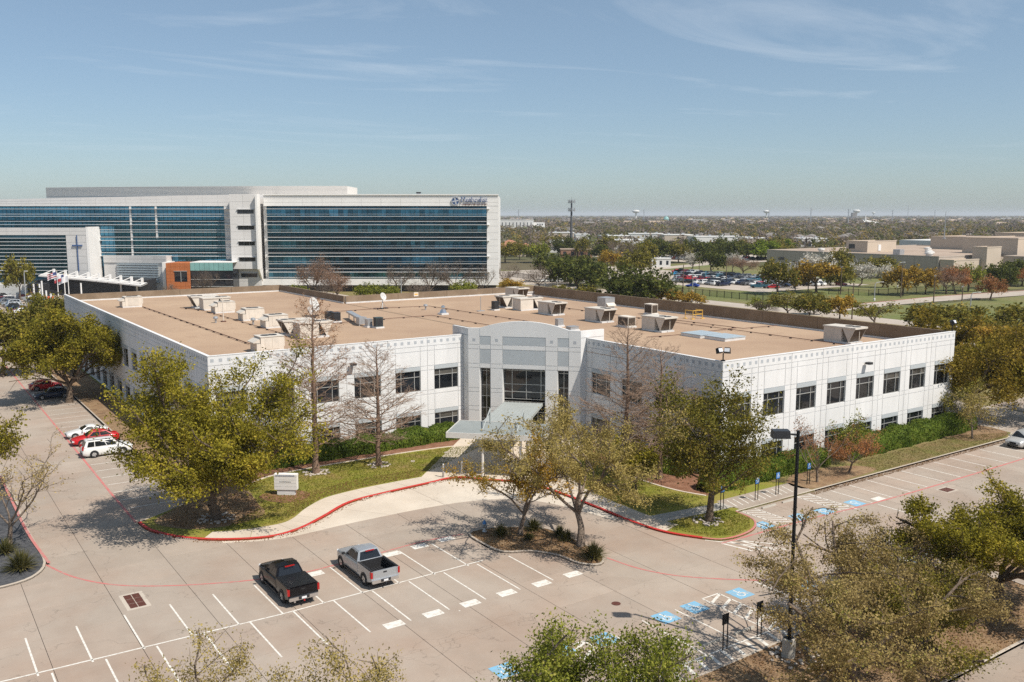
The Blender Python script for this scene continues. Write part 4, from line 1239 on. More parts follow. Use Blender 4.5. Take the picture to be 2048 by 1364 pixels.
# notice on the rear parapet
t = thing("roof_notice", "small orange and white notice on the brown rear parapet", "sign", (75.8, YR1 - .30, ZR + .9))
MB().lo(-.45, -.03, -.35, .45, 0, .35).build("board", K['rtu'], t); MB().lo(-.32, -.036, -.1, .32, -.031, .12).build("print", K['yellow'], t)
# gas and cable lines on small blocks
def pipe_run(label, pts, r=.035):
    t = thing("roof_pipe", label, "pipe", (pts[0][0], pts[0][1], ZR), 0, "pipe runs across the roof")
    rel = [(p[0] - pts[0][0], p[1] - pts[0][1], .14) for p in pts]
    MB().tube(rel, r, 6).build("pipe", K['rust'], t)
    me = MB().lo(-.14, -.1, 0, .14, .1, .11).mesh("support_block", K['darkmetal'])
    for a, b in zip(rel, rel[1:]):
        L = math.hypot(b[0] - a[0], b[1] - a[1]); n = int(L / 3)
        for k in range(n):
            f = (k + .5) / n
            obj_from(me, "support_block", t, (a[0] + (b[0] - a[0]) * f, a[1] + (b[1] - a[1]) * f, 0), random.uniform(0, 3))
pipe_run("dark double pipe run along the left side of the roof", [(33.3, 152), (33.4, 100.8)], .05)
pipe_run("dark pipe run beside the left row of roof units", [(37.8, 147), (39.6, 140), (39.7, 108)])
pipe_run("rusty pipe run from the black condensers across the middle roof", [(48.7, 113.8), (58.8, 114.7), (65.0, 114.7), (65.6, 92)])
pipe_run("rusty pipe run past the white tripod dish", [(53.0, 127.4), (64.8, 128.1), (71.4, 126.8), (72.2, 100)])
pipe_run("rusty pipe run behind the right row of roof units", [(87.4, 122), (87.6, 97.0), (88.4, 77.1), (88.4, 62)])
pipe_run("rusty pipe run to the yellow guard rail", [(89.9, 92), (90.4, 78.6), (96.5, 78.2)])
pipe_run("rusty pipe run across the roof past the skylights", [(74.3, 79.4), (78.3, 78.9), (86.8, 79.2), (90.4, 79.6)])
MB().lo(62.35, 98, ZR + .003, 62.6, 139.2, ZR + .02).build("expansion_joint", K['parapet'], office)

# ------------------------------------------------------------------ the big glass hospital behind
K['panelwhite'] = mat("white_metal_cladding", (0.80, 0.78, 0.75), 0.5, 0.04, 0.3)
K['panelgrey'] = mat("silver_cladding", (0.60, 0.585, 0.565), 0.5, 0.05, 0.3)
K['panelside'] = mat("pale_grey_cladding", (0.70, 0.68, 0.66), 0.5, 0.04, 0.3)
K['teal'] = glass_mat("teal_curtain_glass", (0.055, 0.19, 0.29), 0.05, 0.8, 0.6, 0.45, 0.18)
K['spandrel'] = glass_mat("spandrel_glass", (0.03, 0.095, 0.15), 0.08, 0.8, 0.5, 0.5, 0.12)
K['sunfin'] = mat("aluminium_sun_fin", (0.74, 0.74, 0.73), 0.4, 0.05, metal=0.2)
K['louvre'] = mat("cream_louvre", (0.68, 0.645, 0.60), 0.6, 0.04)
K['terracotta'] = mat("orange_cladding", (0.47, 0.15, 0.05), 0.6, 0.08, 0.5)
K['mint'] = mat("mint_glass_panel", (0.22, 0.42, 0.40), 0.2, 0.1, 0.4)
K['logoblue'] = mat("blue_letter_face", (0.045, 0.10, 0.24), 0.4, 0.05)
K['logored'] = mat("brown_red_letter_face", (0.16, 0.055, 0.035), 0.4, 0.05)
K['silverlogo'] = mat("silver_letter", (0.55, 0.56, 0.60), 0.35, 0.05, metal=0.3)
YAW = R(55.402 - 90)
hd2 = Vector((math.cos(R(55.402)), math.sin(R(55.402)), 0)); rt2 = Vector((hd2.y, -hd2.x, 0))
HD = 290.0
hosp = thing("hospital_building", "large white and blue glass hospital with curved wing and roof louvres", "building", tuple(hd2 * HD), YAW)

def block(name, m, x0, y0, z0, x1, y1, z1, par=hosp):
    return MB().lo(x0, y0, z0, x1, y1, z1).build(name, m, par)

def cladding(name, m, x0, x1, z0, z1, y, nx, nz, par=hosp, gap=.045, th=.12, curve=None):
    """panels side by side with open joints; curve(x) shifts them in depth"""
    for i in range(nx):
        for j in range(nz):
            a, b = x0 + (x1 - x0) * i / nx + gap / 2, x0 + (x1 - x0) * (i + 1) / nx - gap / 2
            c, e = z0 + (z1 - z0) * j / nz + gap / 2, z0 + (z1 - z0) * (j + 1) / nz - gap / 2
            ya, yb = (curve(a), curve(b)) if curve else (0, 0)
            vs = [(a, y + ya - th, c), (b, y + yb - th, c), (b, y + yb - th, e), (a, y + ya - th, e), (a, y + ya, c), (b, y + yb, c), (b, y + yb, e), (a, y + ya, e)]
            MB().add(vs, [(0, 1, 2, 3), (0, 4, 5, 1), (1, 5, 6, 2), (2, 6, 7, 3), (3, 7, 4, 0)]).build(name, m, par)

# right block body
block("block_body", K["panelside"], -79.0, 1.4, 2.1, -4.6, 42, 30.2)
block("recessed_base", K['darkmetal'], -77, 3, 0, -8, 40, 2.1)
cladding("cladding_panel", K['panelwhite'], -78.7, -4.3, 27.2, 30.6, .65, 12, 3)
cladding("cladding_panel", K['panelwhite'], -8.0, -4.3, 2.1, 27.15, .65, 1, 12)
cladding("cladding_panel", K['panelwhite'], -81.0, -8.05, 2.1, 4.15, .65, 10, 1)
block("side_wall", K['panelwhite'], -4.45, .7, 2.1, -4.2, 42, 30.4)
block("roof_edge", K['panelwhite'], -79, .2, 30.6, -4.2, .8, 30.9)
# curtain wall: vision panes by bay and floor, spandrels as one part, sun fins floor by floor
glass_x0, glass_x1 = -77.9, -8.05
nb = 46
pane_big = {}
for f in range(5):
    zt = 26.9 - 4.97 * f
    for b in range(nb):
        a = glass_x0 + (glass_x1 - glass_x0) * b / nb; w = (glass_x1 - glass_x0) / nb
        z0, z1 = zt - 2.95, zt - 0.75
        MB().lo(a + .04, 1.0, z0, a + w - .04, 1.08, z1).build("pane", K['teal'], hosp)
sp = MB()
for b in range(nb):
    a = glass_x0 + (glass_x1 - glass_x0) * b / nb; w = (glass_x1 - glass_x0) / nb
    for f in range(5):
        zt = 26.9 - 4.97 * f
        sp.lo(a + .04, 1.0, zt - .7, a + w - .04, 1.08, zt + .12); sp.lo(a + .04, 1.0, zt - 4.1, a + w - .04, 1.08, zt - 3.0)
        if f == 4: sp.lo(a + .04, 1.0, 4.16, a + w - .04, 1.08, zt - 4.15) if zt - 4.15 > 4.3 else None
sp.build("spandrel_panes", K['spandrel'], hosp)["kind"] = 'stuff'
block("curtain_backing", K['darkmetal'], glass_x0, 1.1, 4.1, glass_x1, 1.3, 27.2)
for f in range(5):
    zt = 26.3 - 5.0 * f
    MB().lo(glass_x0 - .2, -.15, zt - .06, glass_x1 + .9, 1.0, zt + .08).build("sun_fin", K['sunfin'], hosp)
    for dz in (-1.62, -2.35, -3.95):
        if zt + dz > 4.3:
            MB().lo(glass_x0, .55, zt + dz - .06, glass_x1, 1.0, zt + dz + .06).build("sun_fin", K['sunfin'], hosp)
MB().lo(glass_x0, .5, 4.5, glass_x1, 1.0, 4.65).build("sun_fin", K['sunfin'], hosp)

# projecting white blade and the stair bay to its left
block("blade_wall", K['panelwhite'], -80.3, -3.2, 7.4, -79.7, .5, 30.9)
MB().extrude([(-3.2, 7.4), (1.0, 7.4), (1.0, 3.0)], lambda u, v, a: (a, u, v), -80.25, -79.75).build("blade_foot", K['panelwhite'], hosp)
cladding("cladding_panel", K['panelside'], -88.8, -80.35, 7.4, 30.9, -1.6, 2, 10)
block("stair_body", K['panelside'], -88.8, -1.58, 7.4, -80.35, 30, 30.8)
cladding("cladding_panel", K['panelgrey'], -88.0, -80.6, 1.6, 7.2, -.2, 2, 3)
block("stair_base", K['panelgrey'], -88.6, -.18, 0, -80, 30, 7.38)
for k in range(5):
    z = 26.1 - 4.98 * k if k < 4 else 6.0
    t = bpy.data.objects.new("window", None); link(t, hosp)
    y_ = -1.75 if k < 4 else -.36
    for q in range(3):
        MB().lo(-86.4 + q * 1.73 + .04, y_ - .06, z - 1.25, -86.4 + (q + 1) * 1.73 - .04, y_, z - .05).build("pane", K['glass'], t)
    MB().lo(-86.5, y_ - .35, z - .03, -81.1, y_ + .1, z + .08).build("hood", K['panelgrey'], t)

# long left wing: concave glass front, white band above
cur = lambda x: 0.0022 * max(0.0, (-92 - x)) ** 1.72
zt_ = lambda x: 30.85 - (-88.9 - x) * 0.0190            # the parapet falls gently to the left
for i in range(18):
    a, b = -178 + 89.1 * i / 18 + .02, -178 + 89.1 * (i + 1) / 18 - .02
    for j in range(3):
        za, zb_, zc, zd = (27.2 + (zt_(q) - 27.2) * f_ + s_ for q, f_, s_ in ((a, j / 3, .02), (b, j / 3, .02), (b, (j + 1) / 3, -.02), (a, (j + 1) / 3, -.02)))
        ya, yb = 3.0 + cur(a), 3.0 + cur(b)
        MB().add([(a, ya - .12, za), (b, yb - .12, zb_), (b, yb - .12, zc), (a, ya - .12, zd), (a, ya, za), (b, yb, zb_), (b, yb, zc), (a, ya, zd)], [(0, 1, 2, 3), (0, 4, 5, 1), (1, 5, 6, 2), (2, 6, 7, 3), (3, 7, 4, 0)]).build("cladding_panel", K['panelside'], hosp)
back = MB()
N_ = 24
pts = [(-178 + (178 - 88.9) * k / N_) for k in range(N_ + 1)]
poly = [(x, 3.05 + cur(x)) for x in pts] + [(-88.9, 60), (-178, 80)]
back.prism(poly, 0.0, 29.0).build("wing_body", K['spandrel'], hosp)
nb2 = 60
sp2 = MB()
for b in range(nb2):
    a = -176 + (176 - 92) * b / nb2; w = 84 / nb2
    ya, yb = 3.0 + cur(a), 3.0 + cur(a + w)
    for f in range(4):
        zt = 26.9 - 4.97 * f
        for (lo_, hi_) in ((zt - 2.95, zt - .75), (zt - .7, zt + .1), (zt - 4.1, zt - 3.0)):
            sp2.add([(a + .05, ya - .1, lo_), (a + w - .05, yb - .1, lo_), (a + w - .05, yb - .1, hi_), (a + .05, ya - .1, hi_)], [(0, 1, 2, 3)])
sp2.build("wing_panes", K['teal'], hosp)["kind"] = 'stuff'
def curved_fin(z, proj, x0=-178, x1=-89.2, n=30, th=.14):
    mb = MB()
    xs = [x0 + (x1 - x0) * k / n for k in range(n + 1)]
    poly = [(x, 3.0 + cur(x) - proj) for x in xs] + [(x, 3.0 + cur(x)) for x in reversed(xs)]
    mb.prism(poly, z - th / 2, z + th / 2).build("sun_fin", K['sunfin'], hosp)
for f in range(4):
    zt = 26.3 - 5.0 * f
    curved_fin(zt, 1.0)
    for dz in (-1.62, -2.35, -3.95):
        if zt + dz > 10.3: curved_fin(zt + dz, .5)
for x in (-122.5, -114.2):
    block("white_pier", K['panelgrey'], x, 2.6 + cur(x), 10.5 if x < -120 else 17, x + .55, 3.2 + cur(x), 27.1)
cladding("cladding_panel", K['panelgrey'], -92.0, -88.9, 10.2, 27.15, 2.95, 1, 8)

# low front wing on the far left with the cross
cladding("cladding_panel", K['panelgrey'], -178, -133.4, 18.15, 20.5, -4.0, 9, 2)
cladding("cladding_panel", K['panelgrey'], -139.7, -133.4, 5.0, 18.1, -4.0, 2, 6)
block("front_wing_body", K['spandrel'], -178, -3.95, 0, -133.5, 30, 20.4)
block("front_wing_edge", K['panelwhite'], -133.35, -4.2, 3.0, -132.6, 6, 20.7)
cross = bpy.data.objects.new("cross", None); link(cross, hosp)
MB().lo(-136.3, -4.45, 6.8, -136.1, -4.2, 18.1).build("upright", K['logoblue'], cross)
MB().lo(-137.8, -4.5, 14.7, -134.65, -4.18, 15.1).build("crossbar", K['logoblue'], cross)
for k in range(11):
    z = 17.2 - k * 1.12
    MB().lo(-178, -4.55, z - .07, -139.8, -3.97, z + .07).build("sun_fin", K['sunfin'], hosp)
fw = MB()
for b in range(26):
    a = -178 + 38.2 * b / 26
    for k in range(11):
        z = 17.2 - k * 1.12
        fw.lo(a + .04, -4.05, z - 1.0, a + 1.42, -3.98, z - .1)
fw.build("front_wing_panes", K['teal'], hosp)["kind"] = 'stuff'
# lower curved lobby, louvre screen, orange corner
cur2 = lambda x: -0.022 * max(0.0, x + 131) ** 1.75
cladding("cladding_panel", K['panelgrey'], -131.5, -109.6, 9.2, 11.6, 3.0, 5, 2, curve=cur2)
lob = MB(); xs_ = [-131.5 + 22 * k / 12 for k in range(13)]
lob.prism([(x, 3.1 + cur2(x)) for x in xs_] + [(-109.5, 8), (-131.5, 8)], 0.0, 11.5).build("lobby_body", K['panelgrey'], hosp)
for k in range(8):
    z = 8.8 - k * .8
    m_ = MB(); xs2 = [-127 + 14.5 * q / 10 for q in range(11)]
    m_.prism([(x, 2.5 + cur2(x)) for x in xs2] + [(x, 3.05 + cur2(x)) for x in reversed(xs2)], z - .22, z + .12).build("lobby_louvre", K['skylight'], hosp)
block("lobby_pier", K['panelwhite'], -109.6, -5.2, 0, -108.6, 4, 9.7)
block("corner_body", K['terracotta'], -107.7, -6.9, 0.5, -100.5, 4, 9.5)
cladding("orange_panel", K['terracotta'], -107.75, -100.45, 1.0, 3.7, -6.95, 5, 2)
cladding("orange_panel", K['terracotta'], -107.75, -100.45, 7.1, 9.6, -6.95, 5, 2)
cladding("orange_panel", K['terracotta'], -107.75, -105.3, 3.72, 7.08, -6.95, 2, 3)
cladding("orange_panel", K['terracotta'], -101.25, -100.45, 3.72, 7.08, -6.95, 1, 3)
t = bpy.data.objects.new("window", None); link(t, hosp)
for q in range(2):
    MB().lo(-105.2 + q * 1.97 + .05, -7.02, 3.8, -105.2 + (q + 1) * 1.97 - .05, -6.95, 6.95).build("pane", K['glass'], t)
MB().lo(-105.3, -7.25, 6.98, -101.2, -6.9, 7.15).lo(-103.25, -7.2, 3.75, -103.1, -6.95, 7.0).build("frame", K['alu'], t)
for q in range(9):
    MB().lo(-100.4 + q * 1.48 + .04, -6.5, 7.2, -100.4 + (q + 1) * 1.48 - .04, -6.4, 9.6).build("mint_panel", K['mint'], hosp)
block("link_body", K['glass'], -100.4, -6.38, 0, -87.1, 4, 7.2)
block("link_roof", K['panelwhite'], -100.4, -6.4, 9.62, -87.1, 4, 9.85)
for z in (1.3, 2.2, 4.4):
    block("handrail", K['sunfin'], -100.3, -6.6, z, -87.2, -6.45, z + .1)

# louvred plant screen on the roof
lv = bpy.data.objects.new("plant_screen", None); link(lv, hosp)
lcur = lambda x: 20 + 0.0024 * max(0.0, -58 - x) ** 1.9
xs_ = [-166 + (166 - 55.5) * k / 24 for k in range(25)]
MB().prism([(x, lcur(x)) for x in xs_] + [(-55.5, 40), (-164, 60)], 29.0, 34.0).build("screen_body", K['louvre'], lv)
for k in range(8):
    z = 31.0 + k * .42
    MB().prism([(x, lcur(x) - .07) for x in xs_] + [(x, lcur(x) + .02) for x in reversed(xs_)], z - .1, z + .12).build("louvre", K['louvre'], lv)
block("roof_deck", K['louvre'], -100, 25, 30.2, -20, 40, 30.6)
rv = thing("roof_exhaust", "small dark exhaust on the roof of the hospital right block", "vent", tuple(hd2 * 300 + rt2 * (-30.5) + Vector((0, 0, 30.2))), YAW)
MB().lo(-.6, -.5, 0, .6, .5, 1.2).build("duct", K['galv'], rv); MB().lo(-.75, -.65, 1.2, .75, .65, 1.6).build("cowl", K['darkmetal'], rv)

# roof sign
sg = thing("hospital_sign", "blue lettered hospital sign with round silver emblem on white parapet", "sign", tuple(hd2 * (HD + .3) + Vector((0, 0, 0))), YAW)
me = text_mesh("Methodist", 2.75, .12, K['logoblue'], "lettering", align='LEFT', bold=.0)
o = obj_from(me, "lettering", sg); o.location = (-16.25, -.15, 28.45); o.rotation_euler = (R(90), 0, 0)
w_ = max(v.co.x for v in me.vertices); o.scale = (8.5 / w_, .82, 1)
me = text_mesh("RICHARDSON MEDICAL CENTER", .72, .08, K['logored'], "lettering_small", align='LEFT', bold=.0)
o = obj_from(me, "lettering", sg); o.location = (-16.25, -.15, 27.45); o.rotation_euler = (R(90), 0, 0)
w_ = max(v.co.x for v in me.vertices); o.scale = (8.5 / w_, 1, 1)
em = MB()
def ring_y(mb, r0, r1, y, n=28, m=0):
    for i in range(n):
        t0, t1 = 2 * PI * i / n, 2 * PI * (i + 1) / n
        q = [(r0 * math.cos(t0), r0 * math.sin(t0)), (r1 * math.cos(t0), r1 * math.sin(t0)), (r1 * math.cos(t1), r1 * math.sin(t1)), (r0 * math.cos(t1), r0 * math.sin(t1))]
        vs = [(a, y, b) for a, b in q] + [(a, y + .3, b) for a, b in q]
        mb.add(vs, [(0, 1, 2, 3), (1, 5, 6, 2), (0, 3, 7, 4)], m)
ring_y(em, 1.12, 1.32, 0.0); o = em.build("emblem_ring", K['silverlogo'], sg); o.location = (-17.9, -.15, 28.75)
em = MB(); ring_y(em, 0.0, 1.05, .12); o = em.build("emblem_disc", K['logoblue'], sg); o.location = (-17.9, -.15, 28.75)
em = MB(); em.lo(-.22, 0, -1.0, .22, .12, 1.0); em.lo(-1.0, .004, -.22, 1.0, .11, .22); o = em.build("emblem_cross", K['silverlogo'], sg); o.location = (-17.9, -.12, 28.75); o.rotation_euler = (0, R(-12), 0)

# --- entrance canopy on leaning masts
cn = thing("hospital_canopy", "curved white canopy with cable masts at the hospital entrance", "canopy", tuple(hd2 * 276), YAW)
xs_ = [-144 + 33 * k / 14 for k in range(15)]
cz = lambda x: 6.2 - (x + 144) * .082
cy = lambda x: -0.0045 * (x + 144) ** 2
mb = MB()
for a, b in zip(xs_, xs_[1:]):
    y0a, y0b = cy(a), cy(b)
    mb.add([(a, y0a, cz(a)), (b, y0b, cz(b)), (b, y0b + 5, cz(b) + .5), (a, y0a + 5, cz(a) + .5), (a, y0a, cz(a) - .35), (b, y0b, cz(b) - .35), (b, y0b + 5, cz(b) + .15), (a, y0a + 5, cz(a) + .15)],
           [(0, 1, 2, 3), (4, 7, 6, 5), (0, 4, 5, 1), (3, 2, 6, 7)])
mb.build("canopy_roof", K['panelgrey'], cn)
for k in range(9):
    x = -140.5 + k * 3.6
    y = cy(x)
    MB().lo(x - .3, y + 2.4, cz(x) + .2, x + .3, y + 3.0, cz(x) + 2.1).build("mast", K['panelwhite'], cn)
    MB().tube([(x, y + 2.7, cz(x) + 1.9), (x - 3.2, y + .4, cz(x) + .35)], .1, 6).build("stay", K['panelwhite'], cn)
for k in range(6):
    x = -141 + k * 5.4
    MB().tube([(x, cy(x) + 3.5, 0), (x, cy(x) + 3.5, cz(x))], .3, 8).build("column", K['panelgrey'], cn)
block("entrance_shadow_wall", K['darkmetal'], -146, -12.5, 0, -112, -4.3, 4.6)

# flag poles with flags
def flagpole(label, px, dep, h, cols):
    b = hd2 * dep + rt2 * px
    t = thing("flag_pole", label, "flag pole", (b.x, b.y, 0), YAW, "flag poles at the hospital entrance")
    MB().tube([(0, 0, 0), (0, 0, h)], [.14, .08], 8).build("pole", K['panelwhite'], t)
    MB().lathe((0, 0, h), [(.0, 0), (.12, .08), (.0, .2)], 8).build("finial", K['yellow'], t)
    nx, nz = 10, 6
    mb = MB(); W_, H_ = 2.9, 1.75
    grid = [[(-W_ * i / nx, .35 * math.sin(i * .9) * (i / nx), h - .2 - H_ * j / nz - .9 * (i / nx) ** 1.3) for j in range(nz + 1)] for i in range(nx + 1)]
    for i in range(nx):
        for j in range(nz):
            mb.add([grid[i][j], grid[i + 1][j], grid[i + 1][j + 1], grid[i][j + 1]], [(0, 1, 2, 3)], cols(i, j))
    mb.build("flag", [K['fl_r'], K['fl_w'], K['fl_b']], t)
K['fl_r'] = mat("flag_red", (.42, .05, .06), .8); K['fl_w'] = mat("flag_white", (.72, .72, .74), .8); K['fl_b'] = mat("flag_blue", (.06, .08, .22), .8)
flagpole("flag pole flying the striped red, white and blue flag", -131.3, 262, 8.4, lambda i, j: 2 if (i < 4 and j < 3) else (0 if j % 2 == 0 else 1))
flagpole("flag pole flying the dark blue, white and red flag", -129.3, 262, 7.6, lambda i, j: 2 if i < 3 else (1 if j < 3 else 0))
flagpole("flag pole flying a plain white flag", -128.2, 262, 7.2, lambda i, j: 1)
# white bollard posts along the hospital forecourt
for k, (px, dep, h) in enumerate([(-138.3, 252, 5.2), (-136.6, 250, 5.4), (-134.8, 240, 4.4), (-133.5, 228, 4.6), (-132.6, 222, 4.0), (-124.6, 264, 4.6), (-135.9, 256, 5.8)]):
    b = hd2 * dep + rt2 * (px * dep / 262)
    MB().tube([(0, 0, 0), (0, 0, h)], .22, 8).lathe((0, 0, h), [(.26, 0), (.26, .12), (.0, .2)], 8).build("light_column", K['panelwhite'], loc=(b.x, b.y, 0))
    o = bpy.data.objects["light_column" if k == 0 else "light_column.%03d" % k]
    tag(o, ["white light column farthest left before the hospital canopy", "white light column second from the left before the canopy", "white light column standing in the brown planting bed", "white light column nearest the office roof corner", "short white light column just left of the office corner", "white light column in front of the parked white car", "tall white light column under the canopy's left end"][k], "light column", "white light columns before the hospital")
# contractor's white wall with a picture panel and orange barriers
b = hd2 * 268 + rt2 * (-160)
t = thing("site_hoarding", "long white construction hoarding at the left edge by the hospital", "hoarding", (b.x, b.y, 0), YAW)
for q in range(4):
    MB().lo(q * 4.2 + .03, 0, 0, (q + 1) * 4.2 - .03, .3, 4.6).build("hoarding_panel", K['panelwhite'], t)
MB().lo(8.6, -.05, 1.2, 14.8, -.01, 4.0).build("banner", mat("pale_banner", (.60, .60, .58), .7), t)
me = text_mesh("RAMON", .95, .0, K['panelgrey'], "banner_print"); o = obj_from(me, "banner_print", t); o.location = (11.7, -.06, 2.2); o.rotation_euler = (R(90), 0, 0)
MB().lo(16.9, -.4, 0, 21.5, 3.5, 4.3).build("dark_tarpaulin", K['darkmetal'], t)
K['barrier'] = mat("orange_barrier_plastic", (.65, .13, .05), .5, .06)
for k, (u_, dp_, lb) in enumerate([(-148.5, 262, "orange barrier at the left edge before the white hoarding"), (-134.3, 262, "orange barrier beside the dark tarpaulin"), (-120.5, 271, "orange barrier upright under the hospital canopy")]):
    b = hd2 * dp_ + rt2 * u_
    MB().extrude([(-.35, 0), (.35, 0), (.15, 1.1), (-.15, 1.1)], lambda u, v, a: (a, u, v), -1.6, 1.6).build("safety_barrier", K['barrier'], loc=(b.x, b.y, 0), rz=YAW)
    tag(bpy.data.objects["safety_barrier" if k == 0 else "safety_barrier.%03d" % k], lb, "barrier", "orange safety barriers")

# ------------------------------------------------------------------ school, shops and far buildings
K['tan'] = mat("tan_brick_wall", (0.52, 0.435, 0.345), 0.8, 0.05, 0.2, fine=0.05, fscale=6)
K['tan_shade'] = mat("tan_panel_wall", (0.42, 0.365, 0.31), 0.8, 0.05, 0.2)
K['tanroof'] = two_tone("tan_flat_roof", (0.36, 0.275, 0.21), (0.42, 0.33, 0.26), 0.05, 0.4, 0.6, 0.95, 0.06, 1.0)
K['whitewall'] = mat("white_render_wall", (0.66, 0.65, 0.62), 0.7, 0.05, 0.1)
K['tile'] = mat("terracotta_roof_tile", (0.36, 0.17, 0.10), 0.8, 0.12, 1.0, fine=0.12, fscale=8)
K['shingle'] = mat("grey_roof_shingle", (0.20, 0.18, 0.165), 0.85, 0.12, 0.5)
K['brick'] = mat("red_brown_brick", (0.32, 0.17, 0.11), 0.85, 0.1, 0.5)
K['darkwin'] = mat("dark_window", (0.03, 0.035, 0.045), 0.15, 0.1)

school = thing("school_building", "long low tan school with flat roof and raised roof blocks", "building", (0, 0, 0))
def sbox(name, x0, y0, x1, y1, z0, z1, wall=None, roof=True, cap=True):
    o = MB().lo(x0, y0, z0, x1, y1, z1).build(name, wall or K['tan_shade'], school)
    if roof:
        MB().lo(x0 + .35, y0 + .35, z1 + .002, x1 - .35, y1 - .35, z1 + .06).build("roof", K['tanroof'], o)
    if cap:
        c = MB(); c.lo(x0 - .1, y0 - .1, z1, x1 + .1, y0 + .35, z1 + .45); c.lo(x0 - .1, y1 - .35, z1, x1 + .1, y1 + .1, z1 + .45)
        c.lo(x0 - .1, y0 + .35, z1, x0 + .35, y1 - .35, z1 + .45); c.lo(x1 - .35, y0 + .35, z1, x1 + .1, y1 - .35, z1 + .45); c.build("parapet", wall or K['tan'], o)
    return o
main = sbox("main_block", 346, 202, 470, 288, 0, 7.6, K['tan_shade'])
for k in range(9):
    MB().lo(345.86, 203 + k * 9.4, .2, 345.98, 203 + (k + 1) * 9.4 - .12, 7.5).build("wall_panel", K['tan_shade'], main)
MB().lo(345.7, 277.5, 3.6, 345.9, 281, 4.8).build("window", K['darkwin'], main)
pent = sbox("roof_block", 364, 246.5, 386, 257.5, 7.65, 12.3, K['tan'])
MB().lo(363.85, 253, 9.2, 364.02, 256, 11.2).build("louvre_window", K['darkwin'], pent)
MB().lo(372, 246.3, 8.2, 374, 246.52, 11).build("door", K['white'], pent)
sbox("roof_block", 395, 196, 440, 220, 0, 14.2, K['tan'])
sbox("roof_block", 445, 205, 485, 232, 0, 15.5, K['tan'])
sbox("roof_block", 430, 232, 462, 256, 7.65, 13.5, K['tan'])
sbox("stair_tower", 366, 193.5, 377, 199.5, 0, 11.2, K['tan'])
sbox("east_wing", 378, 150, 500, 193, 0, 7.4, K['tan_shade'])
sbox("entrance_wing", 346.5, 196, 392, 201.7, 0, 6.4, K['tan'])
MB().lo(520, 230, 0, 640, 330, 9).build("rear_hall", K['whitewall'], school)
for k, (x, y) in enumerate([(352, 262), (360, 214), (352, 210), (372, 222), (392, 186), (410, 180), (430, 172), (436, 166), (356, 226), (398, 238)]):
    t = thing("school_roof_vent", ["white roof vent left of the school penthouse", "white roof vent near the stair tower", "white roof vent near the school front corner", "white roof vent before the tall school blocks", "white roof vent on the right school wing", "white roof vent farther along the right school wing", "white roof vent, one of two by the far right blocks, nearer", "white roof vent, one of two by the far right blocks, farther", "grey box vent in the middle of the school roof", "white roof vent behind the school penthouse"][k], "vent", (x, y, 7.66), 0, "vents on the school roof")
    if k == 8:
        MB().lo(-1.6, -1.6, 0, 1.6, 1.6, 2.2).build("casing", K['galv'], t)
    else:
        MB().lathe((0, 0, 0), [(1.1, 0), (1.1, .8), (1.6, .9), (1.5, 1.6), (0, 1.9)], 12).build("cowl", K['whitewall'], t)

def simple_building(name, label, cat, c, w, d, h, rz, wall, roofm=None, roof='flat', win=0, group=None, stripe=None):
    t = thing(name, label, cat, (c[0], c[1], 0), rz, group)
    MB().lo(-w / 2, -d / 2, 0, w / 2, d / 2, h).build("wall", wall, t)
    if roof == 'flat':
        MB().lo(-w / 2 - .2, -d / 2 - .2, h, w / 2 + .2, d / 2 + .2, h + .5).build("roof", roofm or wall, t)
    elif roof == 'hip':
        e = 1.0; r = min(w, d) / 2; k = min(w, d) * .27
        x, y = w / 2 + e, d / 2 + e; ix, iy = max(w / 2 - r, .1), max(d / 2 - r, .1)
        MB().add([(-x, -y, h), (x, -y, h), (x, y, h), (-x, y, h), (-ix, -iy, h + k), (ix, -iy, h + k), (ix, iy, h + k), (-ix, iy, h + k)],
                 [(0, 1, 5, 4), (1, 2, 6, 5), (2, 3, 7, 6), (3, 0, 4, 7), (4, 5, 6, 7), (0, 3, 2, 1)]).build("roof", roofm, t)
    for k in range(win):
        x = -w / 2 + (k + .5) * w / win
        MB().lo(x - w / win * .18, -d / 2 - .06, h * .3, x + w / win * .18, -d / 2 + .02, h * .8).build("window", K['darkwin'], t)
    if stripe:
        MB().lo(-w / 2 - .1, -d / 2 - .1, h * .0, w / 2 + .1, -d / 2 + .0, h * .25).build("plinth", stripe, t)
    return t
def P(px_u, dep):   # ground point by sideways offset and distance ahead of the viewpoint's bearing
    b = hd2 * dep + rt2 * px_u
    return (b.x, b.y)
def U(x, dep): return (x - 1024) * dep / 1833.0
# white warehouse
c = P(U(1034, 1380), 1395)
t = simple_building("warehouse", "large white windowed warehouse beyond the trees right of the hospital", "warehouse", c, 50, 40, 16.2, YAW, K['whitewall'])
for k in range(9):
    x = -22 + k * 5.4
    MB().lo(x - .55, -20.2, 6.5, x + .55, -19.95, 13).build("window", K['darkwin'], t)
MB().lo(25, -14, 0, 42, 20, 12.6).build("annex_wall", K['whitewall'], t)
for k in range(4):
    MB().lo(30 + k * 2.7, -14.2, 8.6, 31.4 + k * 2.7, -13.95, 11).build("annex_window", K['darkwin'], t)
MB().lo(18, -30, 0, 56, -14.1, 6).build("low_annex_wall", K['whitewall'], t)
